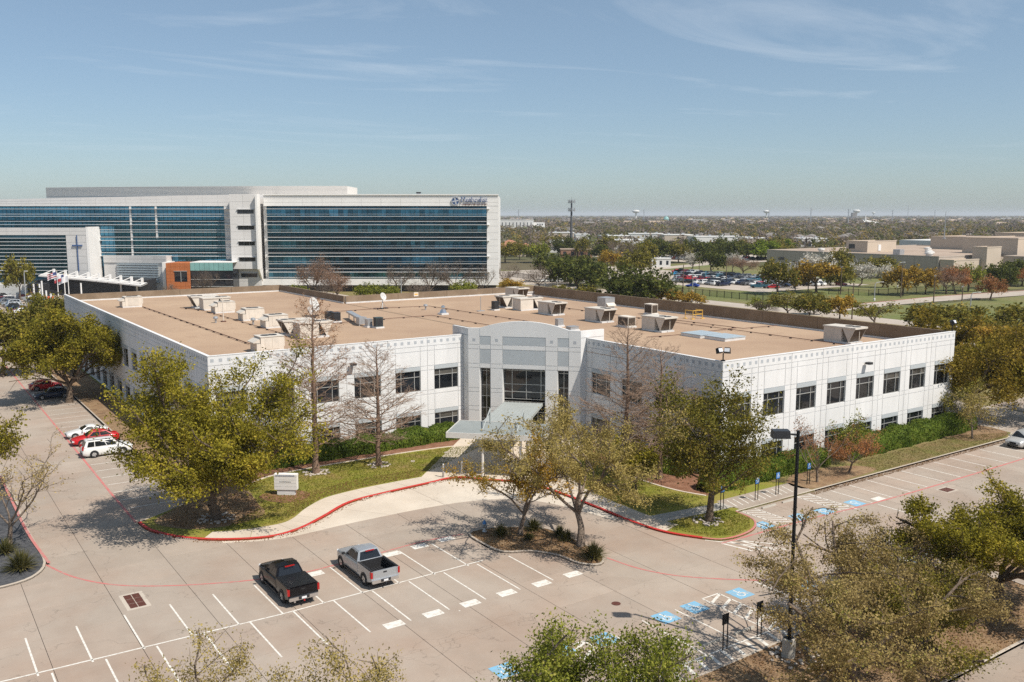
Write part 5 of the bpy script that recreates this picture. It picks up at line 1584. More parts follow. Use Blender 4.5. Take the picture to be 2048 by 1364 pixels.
# tile roofed hall
c = P(U(1020, 540), 550)
simple_building("tiled_hall", "low hall with wide orange tiled roof right of the hospital", "building", c, 20, 18, 4.6, YAW, K['tan'], K['tile'], 'hip', 3)
c = P(U(1052, 535), 545)
simple_building("tiled_hall", "smaller orange tiled wing beside the wide tiled hall", "building", c, 13, 14, 4.2, YAW, K['tan'], K['tile'], 'hip', 2)
c = P(U(1114, 590), 600)
simple_building("white_store", "small white flat roofed store behind the cell tower trees", "building", c, 9, 14, 7.5, YAW, K['whitewall'])
c = P(U(1138, 520), 525)
simple_building("brick_store", "brown brick flat roofed store at the foot of the cell tower", "building", c, 9, 10, 4.6, YAW, K['brick'], K['tanroof'], win=2)
c = P(U(1172, 515), 522)
simple_building("brick_store", "second brown brick store right of the cell tower", "building", c, 8, 10, 4.8, YAW, K['brick'], K['tanroof'], win=2)
c = P(U(1325, 426), 430)
t = simple_building("portable_classroom", "white portable classroom at the far end of the school drive", "building", c, 9.2, 5, 3.8, YAW, K['whitewall'], win=3)
for k, (x0, x1, dep, h, lb) in enumerate([(1100, 1150, 830, 8.0, "long pale flat roofed building behind the cell tower"), (1152, 1180, 790, 7.2, "short pale flat roofed building right of the cell tower"),
                                          (1205, 1262, 720, 7.6, "pale flat roofed shop, leftmost of the long row beyond the trees"), (1262, 1330, 760, 8.4, "white flat roofed shop, second in the long row beyond the trees"),
                                          (1330, 1388, 740, 8.0, "cream flat roofed shop, third in the long row beyond the trees"), (1388, 1496, 720, 7.0, "cream flat roofed shop with dark openings, longest of the row"),
                                          (1500, 1540, 690, 6.5, "pale flat roofed shop at the right end of the row"), (1605, 1660, 700, 6.0, "low cream building behind the bright green tree"),
                                          (1225, 1290, 650, 6.2, "long grey shop front under the flat roofed row")]):
    w = (x1 - x0) * dep / 1833
    t = simple_building("shop", lb, "shop", P(U((x0 + x1) / 2, dep), dep + 12), w, 24, h, YAW + R(6 * ((k % 3) - 1)), K['panelgrey'] if k == 8 else K['whitewall'] if k % 2 else K['tan'], K['whitewall'], group="flat roofed shops beyond the trees")
    for q in range(max(2, int(w / 9))):
        x = -w / 2 + (q + .5) * w / max(2, int(w / 9))
        MB().lo(x - 2.6, -12.15, .3, x + 2.6, -11.9, 3.2).build("shop_window", K['darkwin'], t)
        MB().lo(x - 1, 1, h + .5, x + 1, 3, h + 1.6).build("roof_box", K['galv'], t)
# far landmarks
def water_tower(label, x, dep, h, r):
    c = P(U(x, dep), dep)
    t = thing("water_tower", label, "water tower", (c[0], c[1], 0), 0, "white water towers on the horizon")
    MB().lathe((0, 0, 0), [(r * .42, 0), (r * .22, h * .12), (r * .2, h * .62), (r * .35, h * .7)], 14).build("stem", K['whitewall'], t, True)
    MB().lathe((0, 0, h * .68), [(r * .3, 0), (r * .8, h * .06), (r, h * .16), (r * .92, h * .24), (r * .5, h * .31), (0, h * .32)], 18).build("tank", K['whitewall'], t, True)
water_tower("white water tower above the horizon right of the cell tower", 1272, 4200, 46, 17)
water_tower("white water tower above the horizon over the school car park", 1533, 4300, 46, 15)
water_tower("white water tower beside the dark block above the school", 1713, 4600, 50, 18)
water_tower("tiny white water tower on the horizon right of the church spire", 1747, 7000, 46, 13)
t = simple_building("dark_block", "dark square block on the horizon beside a water tower", "building", P(U(1708, 4300), 4300), 22, 20, 33, YAW, K['shingle'])
c = P(U(1734, 1900), 1900)
t = thing("church", "white church with a tall leaning spire far beyond the school", "church", (c[0], c[1], 0), YAW)
MB().lo(-6, -8, 0, 30, 14, 6).build("wall", K['whitewall'], t)
MB().add([(-7, -9, 6), (31, -9, 6), (31, 15, 6), (-7, 15, 6), (-7, 3, 15), (31, 3, 8)], [(0, 1, 5, 4), (2, 3, 4, 5), (1, 2, 5), (3, 0, 4)]).build("roof", K['panelgrey'], t)
MB().add([(-5, -3, 0), (1, -3, 0), (1, 3, 0), (-5, 3, 0), (-2.5, 0, 27)], [(0, 1, 4), (1, 2, 4), (2, 3, 4), (3, 0, 4)]).build("spire", K['whitewall'], t)
c = P(U(1334, 2600), 2600)
t = thing("domed_hall", "long white hall with a pale green dome far beyond the trees", "building", (c[0], c[1], 0), YAW)
MB().lo(-62, -15, 0, 60, 15, 9).build("wall", K['whitewall'], t)
MB().lathe((-2, 0, 9), [(8, 0), (8, 3), (7.2, 6), (5, 9), (2, 10.6), (0, 11.5)], 16).build("dome", K['mint'], t, True)
for k, (x, dep, w, h, lb) in enumerate([(1395, 2500, 45, 11, "pale hall right of the green domed hall"), (1500, 2300, 60, 8, "long pink roofed building far beyond the car park"), (1930, 2900, 85, 9, "long white flat building far right near the horizon"), (2035, 3300, 130, 12, "long white warehouse at the right edge of the horizon"), (1620, 1500, 35, 7, "low white house row far beyond the school")]):
    simple_building("far_hall", lb, "building", P(U(x, dep), dep), w, 25, h, YAW, K['whitewall'], K['tile'] if k == 1 else K['whitewall'], win=6)
rh = random.Random(5)
houses = [(1118, 1150), (1128, 1180), (1137, 1120), (1560, 1250), (1575, 1280), (1592, 1240), (1610, 1300), (1640, 1260), (1655, 1290), (1672, 1230), (1700, 1300), (1720, 1330), (1760, 1270), (1790, 1320), (1425, 900), (1450, 880), (1465, 930), (1405, 870), (1545, 840), (1600, 800), (1625, 820), (1690, 780), (1700, 820), (1830, 900), (1868, 860), (1900, 1150), (1940, 800), (1985, 780), (2010, 860), (2035, 760), (1880, 1500), (1960, 1500)]
for k, (x, dep) in enumerate(houses):
    simple_building("house", "small house with a hipped roof among the distant trees", "house", P(U(x, dep), dep), rh.uniform(12, 19), rh.uniform(10, 14), rh.uniform(3.6, 6), YAW + rh.uniform(-1, 1), K['tan'] if k % 3 else K['brick'], K['shingle'], 'hip', 2, group="distant houses among the trees")

hm = []
for k in range(4):
    w, d, h = 14 + 2 * k, 11 + k, 4.5 + .5 * k
    mb = MB(); mb.lo(-w / 2, -d / 2, 0, w / 2, d / 2, h, 0)
    mb.add([(-w / 2 - .6, -d / 2 - .6, h), (w / 2 + .6, -d / 2 - .6, h), (w / 2 + .6, d / 2 + .6, h), (-w / 2 - .6, d / 2 + .6, h), (-w / 2 + 4, 0, h + 3.6), (w / 2 - 4, 0, h + 3.6)], [(0, 1, 5, 4), (2, 3, 4, 5), (1, 2, 5), (3, 0, 4)], 1)
    hm.append(mb.mesh("house", [K['whitewall'] if k % 2 else K['tan'], K['shingle'] if k != 2 else K['tanroof']]))
for k in range(110):
    dep = rh.uniform(1500, 4200); x = rh.uniform(1010, 2060)
    c = P(U(x, dep), dep)
    o = obj_from(rh.choice(hm), "house", None, (c[0], c[1], 2.2), YAW + rh.uniform(-.7, .7)); o.scale = (1.2, 1.2, 1.1)
    tag(o, "tiny pale walled house in the distant woods near the horizon", "house", "tiny houses near the horizon")

# cell tower
c = P(U(1143, 560), 560)
t = thing("cell_tower", "tall grey cell tower pole with antenna arrays above the trees", "cell tower", (c[0], c[1], 0), 0)
MB().tube([(0, 0, 0), (0, 0, 20), (0, 0, 33.2)], [.95, .7, .42], 12).build("mast", K['towersteel'], t)
for z, r in ((32.2, 2.0), (27.2, 2.0)):
    MB().lathe((0, 0, z - .15), [(r, 0), (r, .3), (r - .25, .3), (r - .25, 0), (r, 0)], 12).build("platform_ring", K['towersteel'], t)
    for k in range(9):
        a = 2 * PI * k / 9
        MB().box((r * 1.05 * math.cos(a), r * 1.05 * math.sin(a), z + .3), (.28, .5, 2.2), a).build("antenna", K['galv'], t)
        if k % 3 == 0:
            MB().tube([(0, 0, z), (r * math.cos(a), r * math.sin(a), z)], .12, 6).build("arm", K['towersteel'], t)
MB().tube([(0, 0, 33), (0, 0, 35)], .08, 6).build("lightning_rod", K['towersteel'], t)
for k, (x, dep, h, lb) in enumerate([(1027 + 10, 2000, 36, 0), (1288, 2300, 38, 1), (1538, 1700, 34, 2), (1622, 1700, 36, 3), (1697, 1500, 34, 4), (1785, 1900, 34, 5), (1816, 3000, 55, 6), (1870, 2300, 36, 7)]):
    c = P(U(x, dep), dep)
    t = thing("transmission_pole", ["thin power line pole right of the hospital far away", "thin power line pole below the first water tower", "thin power line pole below the second water tower", "thin power line pole left of the school penthouse far away", "thin power line pole far behind the school penthouse", "thin power line pole right of the church", "dark lattice pylon near the horizon right of the church", "thin power line pole far right near the horizon"][k], "pole", (c[0], c[1], 0), YAW, "far power line poles")
    MB().tube([(0, 0, 0), (0, 0, h)], [1.0, .5], 6).build("pole", K['galv'], t)
    for z in (.8, .88, .96):
        MB().lo(-2.6, -.2, h * z, 2.6, .2, h * z + .35).build("cross_arm", K['galv'], t)
c = P(U(1912, 430), 440)
t = thing("radio_mast", "thin radio mast rising from the school roof blocks", "mast", (c[0], c[1], 13), 0)
MB().tube([(0, 0, 0), (0, 0, 13)], [.22, .1], 6).build("pole", K['galv'], t); MB().lathe((0, 0, 0), [(.8, 0), (.8, .4), (0, .5)], 8).build("base", K['galv'], t)

# ------------------------------------------------------------------ vehicles
def paint(name, col, metal=0.0, rough=0.28):
    return mat(name, col, rough, 0.03, 0.8, metal=metal, spec=0.35, coat=0.35)
PAINT = dict(white=paint("white_car_paint", (0.72, 0.72, 0.70)), red=paint("red_car_paint", (0.50, 0.012, 0.015)), black=mat("black_car_paint", (0.006, 0.006, 0.008), 0.16, 0.03, spec=0.3),
             silver=paint("silver_car_paint", (0.40, 0.42, 0.44), 0.45, 0.32), grey=paint("grey_car_paint", (0.16, 0.17, 0.18), 0.3), navy=paint("navy_car_paint", (0.012, 0.022, 0.055)),
             blue=paint("blue_car_paint", (0.015, 0.05, 0.34)), teal=paint("blue_green_car_paint", (0.04, 0.14, 0.20)), maroon=paint("maroon_car_paint", (0.16, 0.012, 0.02)),
             pearl=paint("pearl_grey_car_paint", (0.50, 0.50, 0.49), 0.25), sky=paint("sky_blue_car_paint", (0.03, 0.22, 0.42)), beige=paint("beige_car_paint", (0.42, 0.37, 0.29), 0.2))

SPEC = dict(
    sedan=dict(L=4.65, W=1.82, belt=.92, hood=[(2.32, .55), (2.25, .68), (1.6, .84), (.95, .93)], deck=[(-1.75, .97), (-2.22, .96), (-2.32, .86)], gh=(1.0, .25, -1.05, -1.85), roof=1.45, wr=.60, wb=2.72, r=.33, split=(.50,)),
    coupe=dict(L=4.24, W=1.78, belt=.86, hood=[(2.12, .50), (2.05, .62), (1.4, .78), (.7, .87)], deck=[(-1.55, .90), (-2.0, .90), (-2.12, .8)], gh=(.72, .0, -.75, -1.6), roof=1.29, wr=.55, wb=2.57, r=.32, split=(.62,)),
    hatch=dict(L=4.22, W=1.79, belt=.90, hood=[(2.11, .52), (2.02, .66), (1.45, .82), (.85, .91)], deck=[(-1.9, .98), (-2.04, .96), (-2.11, .8)], gh=(.95, .2, -1.1, -2.0), roof=1.40, wr=.58, wb=2.65, r=.34, split=(.55,)),
    suv=dict(L=4.75, W=1.95, belt=1.10, hood=[(2.37, .70), (2.32, .92), (1.7, 1.05), (1.15, 1.12)], deck=[(-2.15, 1.10), (-2.3, 1.08), (-2.37, .8)], gh=(1.2, .55, -1.95, -2.25), roof=1.78, wr=.70, wb=2.75, r=.36, split=(.36, .70)),
    crossover=dict(L=4.6, W=1.86, belt=1.02, hood=[(2.3, .62), (2.24, .82), (1.6, .98), (1.05, 1.04)], deck=[(-2.05, 1.05), (-2.22, 1.02), (-2.3, .8)], gh=(1.1, .4, -1.6, -2.15), roof=1.66, wr=.64, wb=2.66, r=.36, split=(.42, .76)),
    truck=dict(L=5.85, W=2.02, belt=1.25, hood=[(2.92, .75), (2.86, 1.06), (2.2, 1.18), (1.35, 1.26)], deck=[(-.75, 1.25), (-.76, 1.25), (-.77, 1.25)], gh=(1.4, .65, -.45, -.72), roof=1.92, wr=.70, wb=3.7, r=.41, split=(.50,)))

def interp(pts, x):
    pts = sorted(pts)
    if x <= pts[0][0]: return pts[0][1]
    for (a, b), (c, d) in zip(pts, pts[1:]):
        if x <= c: return b + (d - b) * (x - a) / max(c - a, 1e-9)
    return pts[-1][1]

def body_loft(s, z0=.22, xa=None, xb=None):
    L, W, belt = s['L'], s['W'] / 2, s['belt']
    xf, xr = (L / 2 if xb is None else xb), (-L / 2 if xa is None else xa)
    top = list(s['hood']) + [(s['gh'][0] - .05, belt)] + [(s['gh'][3], belt + .01)] + list(s['deck'])
    xs = sorted({xr, xr + .05, xr + .2, xf - .04, xf - .14, xf - .4} | {xr + (xf - xr) * k / 12 for k in range(13)})
    rings = []
    for x in xs:
        zt = interp(top, x)
        t = abs(x) / (L / 2)
        w = W * (1 - .16 * max(0, t - .80) / .2 if x > 0 else 1 - .10 * max(0, t - .85) / .15)
        zb = z0 + (.14 * max(0, t - .88) / .12)
        zs = zt - .07
        half = [(w * .90, zb), (w * .985, zb + .10), (w, zb + (zs - zb) * .45), (w * .985, zs - .10), (w * .95, zs), (w * .78, zt), (w * .4, zt + .018), (0, zt + .025)]
        rings.append([(x, -y, z) for y, z in half] + [(x, y, z) for y, z in reversed(half[:-1])])
    n = len(rings[0])
    vs = [p for r in rings for p in r]
    fs = []
    for i in range(len(rings) - 1):
        for k in range(n - 1):
            fs.append((i * n + k, (i + 1) * n + k, (i + 1) * n + k + 1, i * n + k + 1))
        fs.append((i * n + n - 1, (i + 1) * n + n - 1, (i + 1) * n, i * n))
    fs.append(tuple(range(n))); fs.append(tuple(reversed(range((len(rings) - 1) * n, len(rings) * n))))
    return vs, fs

def gh_points(s):
    W = s['W'] / 2 * .93; wr = s['wr']; x0, x1, x2, x3 = s['gh']; b, r = s['belt'] - .02, s['roof']
    base = lambda x, sd: Vector((x, sd * W * (1 if abs(x) < s['L'] * .4 else .96), b))
    top = lambda x, sd: Vector((x, sd * wr, r - .05))
    return dict(bl=base(x0, 1), br=base(x0, -1), tl=top(x1, 1), tr=top(x1, -1), sl=top(x2, 1), sr=top(x2, -1), ul=base(x3, 1), ur=base(x3, -1))

def quad_in(a, b, c, d, u0, u1, v0, v1, off):
    """sub-quad of a-b-c-d (a,b bottom; d,c top) pushed out along its normal, with a little thickness"""
    def at(u, v): return (a * (1 - u) + b * u) * (1 - v) + (d * (1 - u) + c * u) * v
    p = [at(u0, v0), at(u1, v0), at(u1, v1), at(u0, v1)]
    n = (p[1] - p[0]).cross(p[3] - p[0]).normalized()
    return [q + n * off for q in p], [q - n * .03 for q in p]

def add_quad(mb, f, b, m=0):
    mb.add([tuple(q) for q in f + b], [(0, 1, 2, 3), (0, 4, 5, 1), (1, 5, 6, 2), (2, 6, 7, 3), (3, 7, 4, 0)], m)

def windows(s):
    g = gh_points(s)
    W = []
    W.append(("windshield", quad_in(g['br'], g['bl'], g['tl'], g['tr'], .05, .95, .08, .92, .012)))
    W.append(("rear_window", quad_in(g['ul'], g['ur'], g['sr'], g['sl'], .07, .93, .22 if s['L'] < 4.7 else .12, .9, .012)))
    cuts_ = [0.07] + [c for c in s['split']] + [.93]
    for a, b in zip(cuts_, cuts_[1:]):
        W.append(("side_window", quad_in(g['bl'], g['ul'], g['sl'], g['tl'], a + .012, b - .012, .10, .86, .012)))
        W.append(("side_window", quad_in(g['ur'], g['br'], g['tr'], g['sr'], 1 - b + .012, 1 - a - .012, .10, .86, .012)))
    return W

def greenhouse(s):
    g = gh_points(s)
    bm = bmesh.new()
    v = {k: bm.verts.new(p) for k, p in g.items()}
    r = s['roof']
    c1 = bm.verts.new((s['gh'][1], 0, r)); c2 = bm.verts.new((s['gh'][2], 0, r - .01)); mid = bm.verts.new(((s['gh'][1] + s['gh'][2]) / 2, 0, r + .03))
    ml = bm.verts.new(((s['gh'][1] + s['gh'][2]) / 2, s['wr'] * 1.01, r - .02)); mr_ = bm.verts.new(((s['gh'][1] + s['gh'][2]) / 2, -s['wr'] * 1.01, r - .02))
    for f in ((v['br'], v['bl'], v['tl'], c1, v['tr']), (v['ul'], v['ur'], v['sr'], c2, v['sl']), (v['bl'], v['ul'], v['sl'], ml, v['tl']), (v['ur'], v['br'], v['tr'], mr_, v['sr']),
              (v['tl'], ml, mid, c1), (ml, v['sl'], c2, mid), (c1, mid, mr_, v['tr']), (mid, c2, v['sr'], mr_)):
        bm.faces.new(f)
    bmesh.ops.recalc_face_normals(bm, faces=bm.faces)
    ed = [e for e in bm.edges if len(e.link_faces) == 2 and e.calc_face_angle(0) > .3]
    bmesh.ops.bevel(bm, geom=ed, offset=.045, segments=2, affect='EDGES')
    return bm

def wheel_meshes(r, w=.24):
    ty = MB(); prof = [(r * .62, -w / 2), (r * .93, -w / 2), (r, -w / 2 + .04), (r, w / 2 - .04), (r * .93, w / 2), (r * .62, w / 2)]
    n = 20
    vs = [(q * math.cos(2 * PI * k / n), y, q * math.sin(2 * PI * k / n)) for q, y in prof for k in range(n)]
    fs = [(i * n + k, i * n + (k + 1) % n, (i + 1) * n + (k + 1) % n, (i + 1) * n + k) for i in range(len(prof) - 1) for k in range(n)]
    ty.add(vs, fs)
    rm = MB()
    for sgn in (-1, 1):
        rm.add([(r * .62 * math.cos(2 * PI * k / n), sgn * (w / 2 - .05), r * .62 * math.sin(2 * PI * k / n)) for k in range(n)], [tuple(range(n))], 1)
        for q in range(5):
            a = 2 * PI * q / 5
            c, s_ = math.cos(a), math.sin(a)
            pts = [(.05, -.09), (r * .6, -.055), (r * .6, .055), (.05, .09)]
            rm.add([(x * c - y * s_, sgn * (w / 2 - .015), x * s_ + y * c) for x, y in pts] + [(x * c - y * s_, sgn * (w / 2 - .06), x * s_ + y * c) for x, y in pts], [(0, 1, 2, 3), (4, 7, 6, 5), (0, 4, 5, 1), (2, 6, 7, 3)])
    return ty.mesh("tyre", K['tyre']), rm.mesh("rim", [K['rim'], K['plastic']])
WHEELS = {}

def car(kind, col, label, loc, rz, group=None, bed=None, cat="car", name="parked_car", plate=True):
    s = SPEC[kind]; pm = PAINT[col]
    t = thing(name, label, cat, (loc[0], loc[1], 0), rz, group)
    z0 = .34 if kind == 'truck' else .22
    xa = -.8 if kind == 'truck' else None
    vs, fs = body_loft(s, z0, xa)
    MB().add(vs, fs).build("body", pm, t, True)
    bm = greenhouse(s); me = bpy.data.meshes.new("cabin"); bm.to_mesh(me); bm.free(); me.materials.append(pm)
    obj_from(me, "cabin", t)
    for nm, (f, b) in windows(s):
        mb = MB(); add_quad(mb, f, b); mb.build(nm, K['carglass'], t)
    L, W = s['L'], s['W'] / 2
    wb = s['wb']; r = s['r']; xf = (wb / 2 + .05) if kind != 'truck' else 1.95
    if r not in WHEELS: WHEELS[r] = wheel_meshes(r)
    for x in (xf, xf - wb):
        for sd in (-1, 1):
            w = bpy.data.objects.new("wheel", None); w.empty_display_size = .2; link(w, t); w.location = (x, sd * (W - .10), r)
            obj_from(WHEELS[r][0], "tyre", w); obj_from(WHEELS[r][1], "rim", w)
            ar = MB(); n = 14
            for k in range(n):
                a0, a1 = PI * k / n - .12, PI * (k + 1) / n - .12
                a0, a1 = -.25 + (PI + .5) * k / n, -.25 + (PI + .5) * (k + 1) / n
                R0, R1 = r * .6, r + .075
                q = [(R0 * math.cos(a0), R0 * math.sin(a0)), (R1 * math.cos(a0), R1 * math.sin(a0)), (R1 * math.cos(a1), R1 * math.sin(a1)), (R0 * math.cos(a1), R0 * math.sin(a1))]
                y1, y2 = sd * (W * .985 - .02), sd * (W + .012)
                ar.add([(a + x, y2, b + r) for a, b in q], [(0, 1, 2, 3)]); ar.add([(a + x, y1, b + r) for a, b in q], [(0, 1, 2, 3)])
                ar.add([(q[1][0] + x, y1, q[1][1] + r), (q[2][0] + x, y1, q[2][1] + r), (q[2][0] + x, y2, q[2][1] + r), (q[1][0] + x, y2, q[1][1] + r)], [(0, 1, 2, 3)])
            # keep only the dark arch band behind the tyre's outer face
            ar.build("wheel_arch", K['plastic'], t)
    zf = interp(s['hood'], L / 2 - .12)
    for sd in (-1, 1):
        MB().box((L / 2 - .13, sd * W * .68, zf - .13), (.22, .36, .15), sd * -.35).build("headlight", K['headlamp'], t)
        if kind == 'truck':
            MB().lo(-L / 2 - .012, sd * (W - .02) - .10, .82, -L / 2 + .16, sd * (W - .02) + .045, 1.24).build("taillight", K['redlamp'], t)
        else:
            zr = s['deck'][1][1] - .16 if kind not in ('suv', 'crossover') else s['belt'] - .05
            MB().box((-L / 2 + .06, sd * W * .74, zr), (.16, .36, .14 if kind not in ('suv',) else .34), sd * .3).build("taillight", K['redlamp'], t)
        MB().box((s['gh'][0] - .15, sd * (W + .09), s['belt'] + .06), (.12, .2, .15), 0).build("mirror", K['plastic'] if kind == 'truck' or col == 'black' else pm, t)
    MB().lo(L / 2 - .06, -W * .6, .36, L / 2 + .015, W * .6, .52).build("front_bumper", K['plastic'], t)
    MB().lo(L / 2 - .055, -W * .36, zf - .3, L / 2 + .0, W * .36, zf - .12).build("grille", K['plastic'], t)
    if kind != 'truck':
        MB().lo(-L / 2 - .02, -W * .72, .36, -L / 2 + .12, W * .72, .52).build("rear_bumper", K['plastic'] if kind in ('suv', 'crossover') else pm, t)
        MB().lo(-L / 2 - .03, -.16, .56, -L / 2 + .02, .16, .66).build("licence_plate", K['plate'], t)
        if kind in ('suv', 'crossover'):
            for sd in (-1, 1):
                MB().tube([(s['gh'][1] - .1, sd * s['wr'] * .92, s['roof'] + .03), (s['gh'][2] + .1, sd * s['wr'] * .92, s['roof'] + .02)], .025, 6).build("roof_rail", K['plastic'], t)
    else:
        # load bed
        W2 = W * .985
        side = [(-2.925, .62), (-2.925, 1.27), (-.79, 1.30), (-.79, .40), (-2.3, .40), (-2.6, .5)]
        for sd in (-1, 1):
            MB().extrude(side, lambda u, v, a: (u, a, v), sd * (W2 - .13) if sd < 0 else W2 - .13, sd * W2).build("bed_side", pm, t)
            MB().lo(-2.9, sd * (W2 - .07) - .07, 1.285, -.8, sd * (W2 - .07) + .06, 1.33).build("bed_rail", K['plastic'], t)
            MB().lo(-1.0 if sd else 0, sd * (W - .04) - .06, .36, 1.25, sd * (W - .04) + .1, .43).build("running_board", K['plastic'], t)
        MB().lo(-2.93, -W2 + .14, .62, -2.85, W2 - .14, 1.28).build("tailgate", pm, t)
        MB().lo(-2.945, -.13, 1.08, -2.925, .13, 1.17).build("tailgate_handle", K['plastic'], t)
        MB().lo(-2.85, -W2 + .13, .6, -.8, W2 - .13, .68).build("bed_floor", K['plastic'], t)
        MB().lo(-.86, -W2 + .13, .68, -.8, W2 - .13, 1.3).build("bed_front", K['plastic'], t)
        liner = MB()
        for sd in (-1, 1):
            liner.lo(-2.84, sd * (W2 - .15) - .015, .68, -.87, sd * (W2 - .15) + .015, 1.28)
            for k in range(7): liner.lo(-2.7 + k * .27, sd * (W2 - .18) - .02, .68, -2.6 + k * .27, sd * (W2 - .18) + .02, 1.2)
        for k in range(8): liner.lo(-2.82, -.75 + k * .2, .68, -.9, -.68 + k * .2, .71)
        liner.build("bed_liner", K['plastic'], t)
        if bed == 'cover':
            for k in range(3):
                MB().lo(-2.86 + k * .69, -W2 + .06, 1.31, -2.86 + (k + 1) * .69 - .015, W2 - .06, 1.37).build("bed_cover_panel", K['black'], t)
        bmp = K['chrome']
        MB().lo(-3.05, -W2 + .05, .48, -2.90, W2 - .05, .70).build("rear_bumper", bmp, t)
        MB().lo(-3.06, -.36, .52, -3.045, .36, .71).build("bumper_step", K['plastic'], t)
        MB().lo(-3.075, -.16, .54, -3.06, .16, .67).build("licence_plate", K['plate'], t)
        MB().tube([(-3.12, 0, .42), (-2.8, 0, .42)], .05, 8).build("tow_hitch", K['redlamp'] if col == 'black' else K['darkmetal'], t)
        MB().lo(-.70, -.32, s['roof'] - .075, -.60, .32, s['roof'] - .02).build("brake_lamp", K['redlamp'], t)
        if col == 'black':
            for sd in (-1, 1): MB().tube([(-3.06, sd * .62, .42), (-2.8, sd * .6, .42)], .06, 8).build("exhaust", K['chrome'], t)
    return t

car('truck', 'black', "black pickup truck with a covered bed parked in the front bay row", (20.15, 55.35), PI / 2, bed='cover', cat="pickup truck", name="pickup_truck")
car('truck', 'silver', "silver pickup truck with an open bed parked in the front bay row", (25.65, 54.9), PI / 2, cat="pickup truck", name="pickup_truck")
car('suv', 'white', "white boxy SUV nearest in the left row beside the big oak", (17.35, 98.9), 0.0)
car('sedan', 'red', "bright red sedan parked next to the white SUV", (17.25, 104.6), PI)
car('coupe', 'white', "white low coupe parked behind the red sedan", (17.1, 108.3), PI)
car('hatch', 'red', "red hatchback farther up the left row under the round tree", (17.4, 141.3), 0.0)
car('sedan', 'navy', "dark blue sedan in the tree shade next to the red hatchback", (17.3, 134.2), PI)
car('crossover', 'pearl', "pearl grey SUV half out of frame at the right edge", (98.9, 46.9), PI)
car('sedan', 'white', "white sedan half hidden by twigs at the right planting bed", (58.2, 34.6), R(12))
car('suv', 'white', "white SUV at the left edge in the far left lot", (5.6, 182.0), R(20))

# --- small far cars: one mesh each
FAR = {}
def far_mesh(kind, col):
    if (kind, col) in FAR: return FAR[kind, col]
    s = SPEC[kind]; mb = MB()
    vs, fs = body_loft(s, .25, -.8 if kind == 'truck' else None); mb.add(vs, fs, 0)
    bm = greenhouse(s); bm.verts.ensure_lookup_table(); bm.verts.index_update()
    mb.add([tuple(v.co) for v in bm.verts], [tuple(v.index for v in f.verts) for f in bm.faces], 0); bm.free()
    for nm, (f, b) in windows(s): add_quad(mb, f, b, 1)
    W = s['W'] / 2; xf = (s['wb'] / 2 + .05) if kind != 'truck' else 1.95
    for x in (xf, xf - s['wb']):
        for sd in (-1, 1):
            n = 12; y0, y1 = sd * (W - .2), sd * (W + .02)
            ring = [(x + s['r'] * math.cos(2 * PI * k / n), s['r'] + s['r'] * math.sin(2 * PI * k / n)) for k in range(n)]
            mb.add([(a, y0, b) for a, b in ring] + [(a, y1, b) for a, b in ring], [(k, (k + 1) % n, n + (k + 1) % n, n + k) for k in range(n)] + [tuple(range(n, 2 * n))], 2)
    if kind == 'truck':
        mb.lo(-2.92, -W, .42, -.8, -W + .14, 1.28, 0); mb.lo(-2.92, W - .14, .42, -.8, W, 1.28, 0); mb.lo(-2.93, -W + .15, .5, -2.83, W - .15, 1.26, 0); mb.lo(-2.8, -W + .15, .5, -.8, W - .15, .7, 2)
    me = mb.mesh("car", [PAINT[col], K['carglass'], K['tyre']])
    FAR[kind, col] = me
    return me
rc = random.Random(21)
COLS = ['white'] * 6 + ['silver'] * 4 + ['black'] * 4 + ['grey'] * 4 + ['navy', 'red', 'maroon', 'teal', 'pearl', 'beige']
KN = ['sedan', 'suv', 'crossover', 'crossover', 'sedan', 'truck']
CN = dict(navy='navy', pearl='pale grey', teal='blue green', sky='bright blue')
KW = dict(sedan='sedan', suv='SUV', crossover='crossover', truck='pickup', coupe='coupe', hatch='hatchback')
ORD = ["first", "second", "third", "fourth", "fifth", "sixth", "seventh", "eighth", "ninth", "tenth", "eleventh", "twelfth", "thirteenth", "fourteenth", "fifteenth", "sixteenth", "seventeenth", "eighteenth", "nineteenth", "twentieth", "twenty-first", "twenty-second", "twenty-third", "twenty-fourth", "twenty-fifth", "twenty-sixth"]
def far_row(pts, rz, where, group, fixed=None):
    """pts run from left to right in the photograph"""
    for k, p in enumerate(pts):
        kind, col = rc.choice(KN), rc.choice(COLS)
        if fixed and k in fixed: kind, col = fixed[k]
        o = obj_from(far_mesh(kind, col), "parked_car", None, (p[0] + rc.uniform(-.25, .25), p[1] + rc.uniform(-.15, .15), 0), rz + (PI if rc.random() < .4 else 0) + rc.uniform(-.02, .02))
        tag(o, "%s %s, %s from the left in %s" % (CN.get(col, col), KW[kind], ORD[k], where), "car", group)
GP = "cars in the school car park"
far_row([(239.5, 240.8 - 2.85 * k) for k in range(9)], 0, "the near row of the school car park", GP, {0: ('sedan', 'silver'), 4: ('sedan', 'white'), 7: ('suv', 'white'), 5: ('suv', 'white')})
far_row([(249.0, 249.0 - 2.85 * k) for k in range(17)], 0, "the second row of the school car park", GP, {1: ('truck', 'maroon'), 2: ('suv', 'red'), 4: ('truck', 'maroon'), 9: ('suv', 'navy'), 11: ('truck', 'navy')})
far_row([(255.2, 252.0 - 2.85 * k) for k in range(18)], 0, "the third row of the school car park", GP)
far_row([(266.5, 268.0 - 2.85 * k) for k in range(25)], 0, "the fourth row of the school car park", GP, {0: ('sedan', 'sky')})
far_row([(279.0, 280.5 - 2.85 * k) for k in range(26)], 0, "the far row of the school car park", GP)
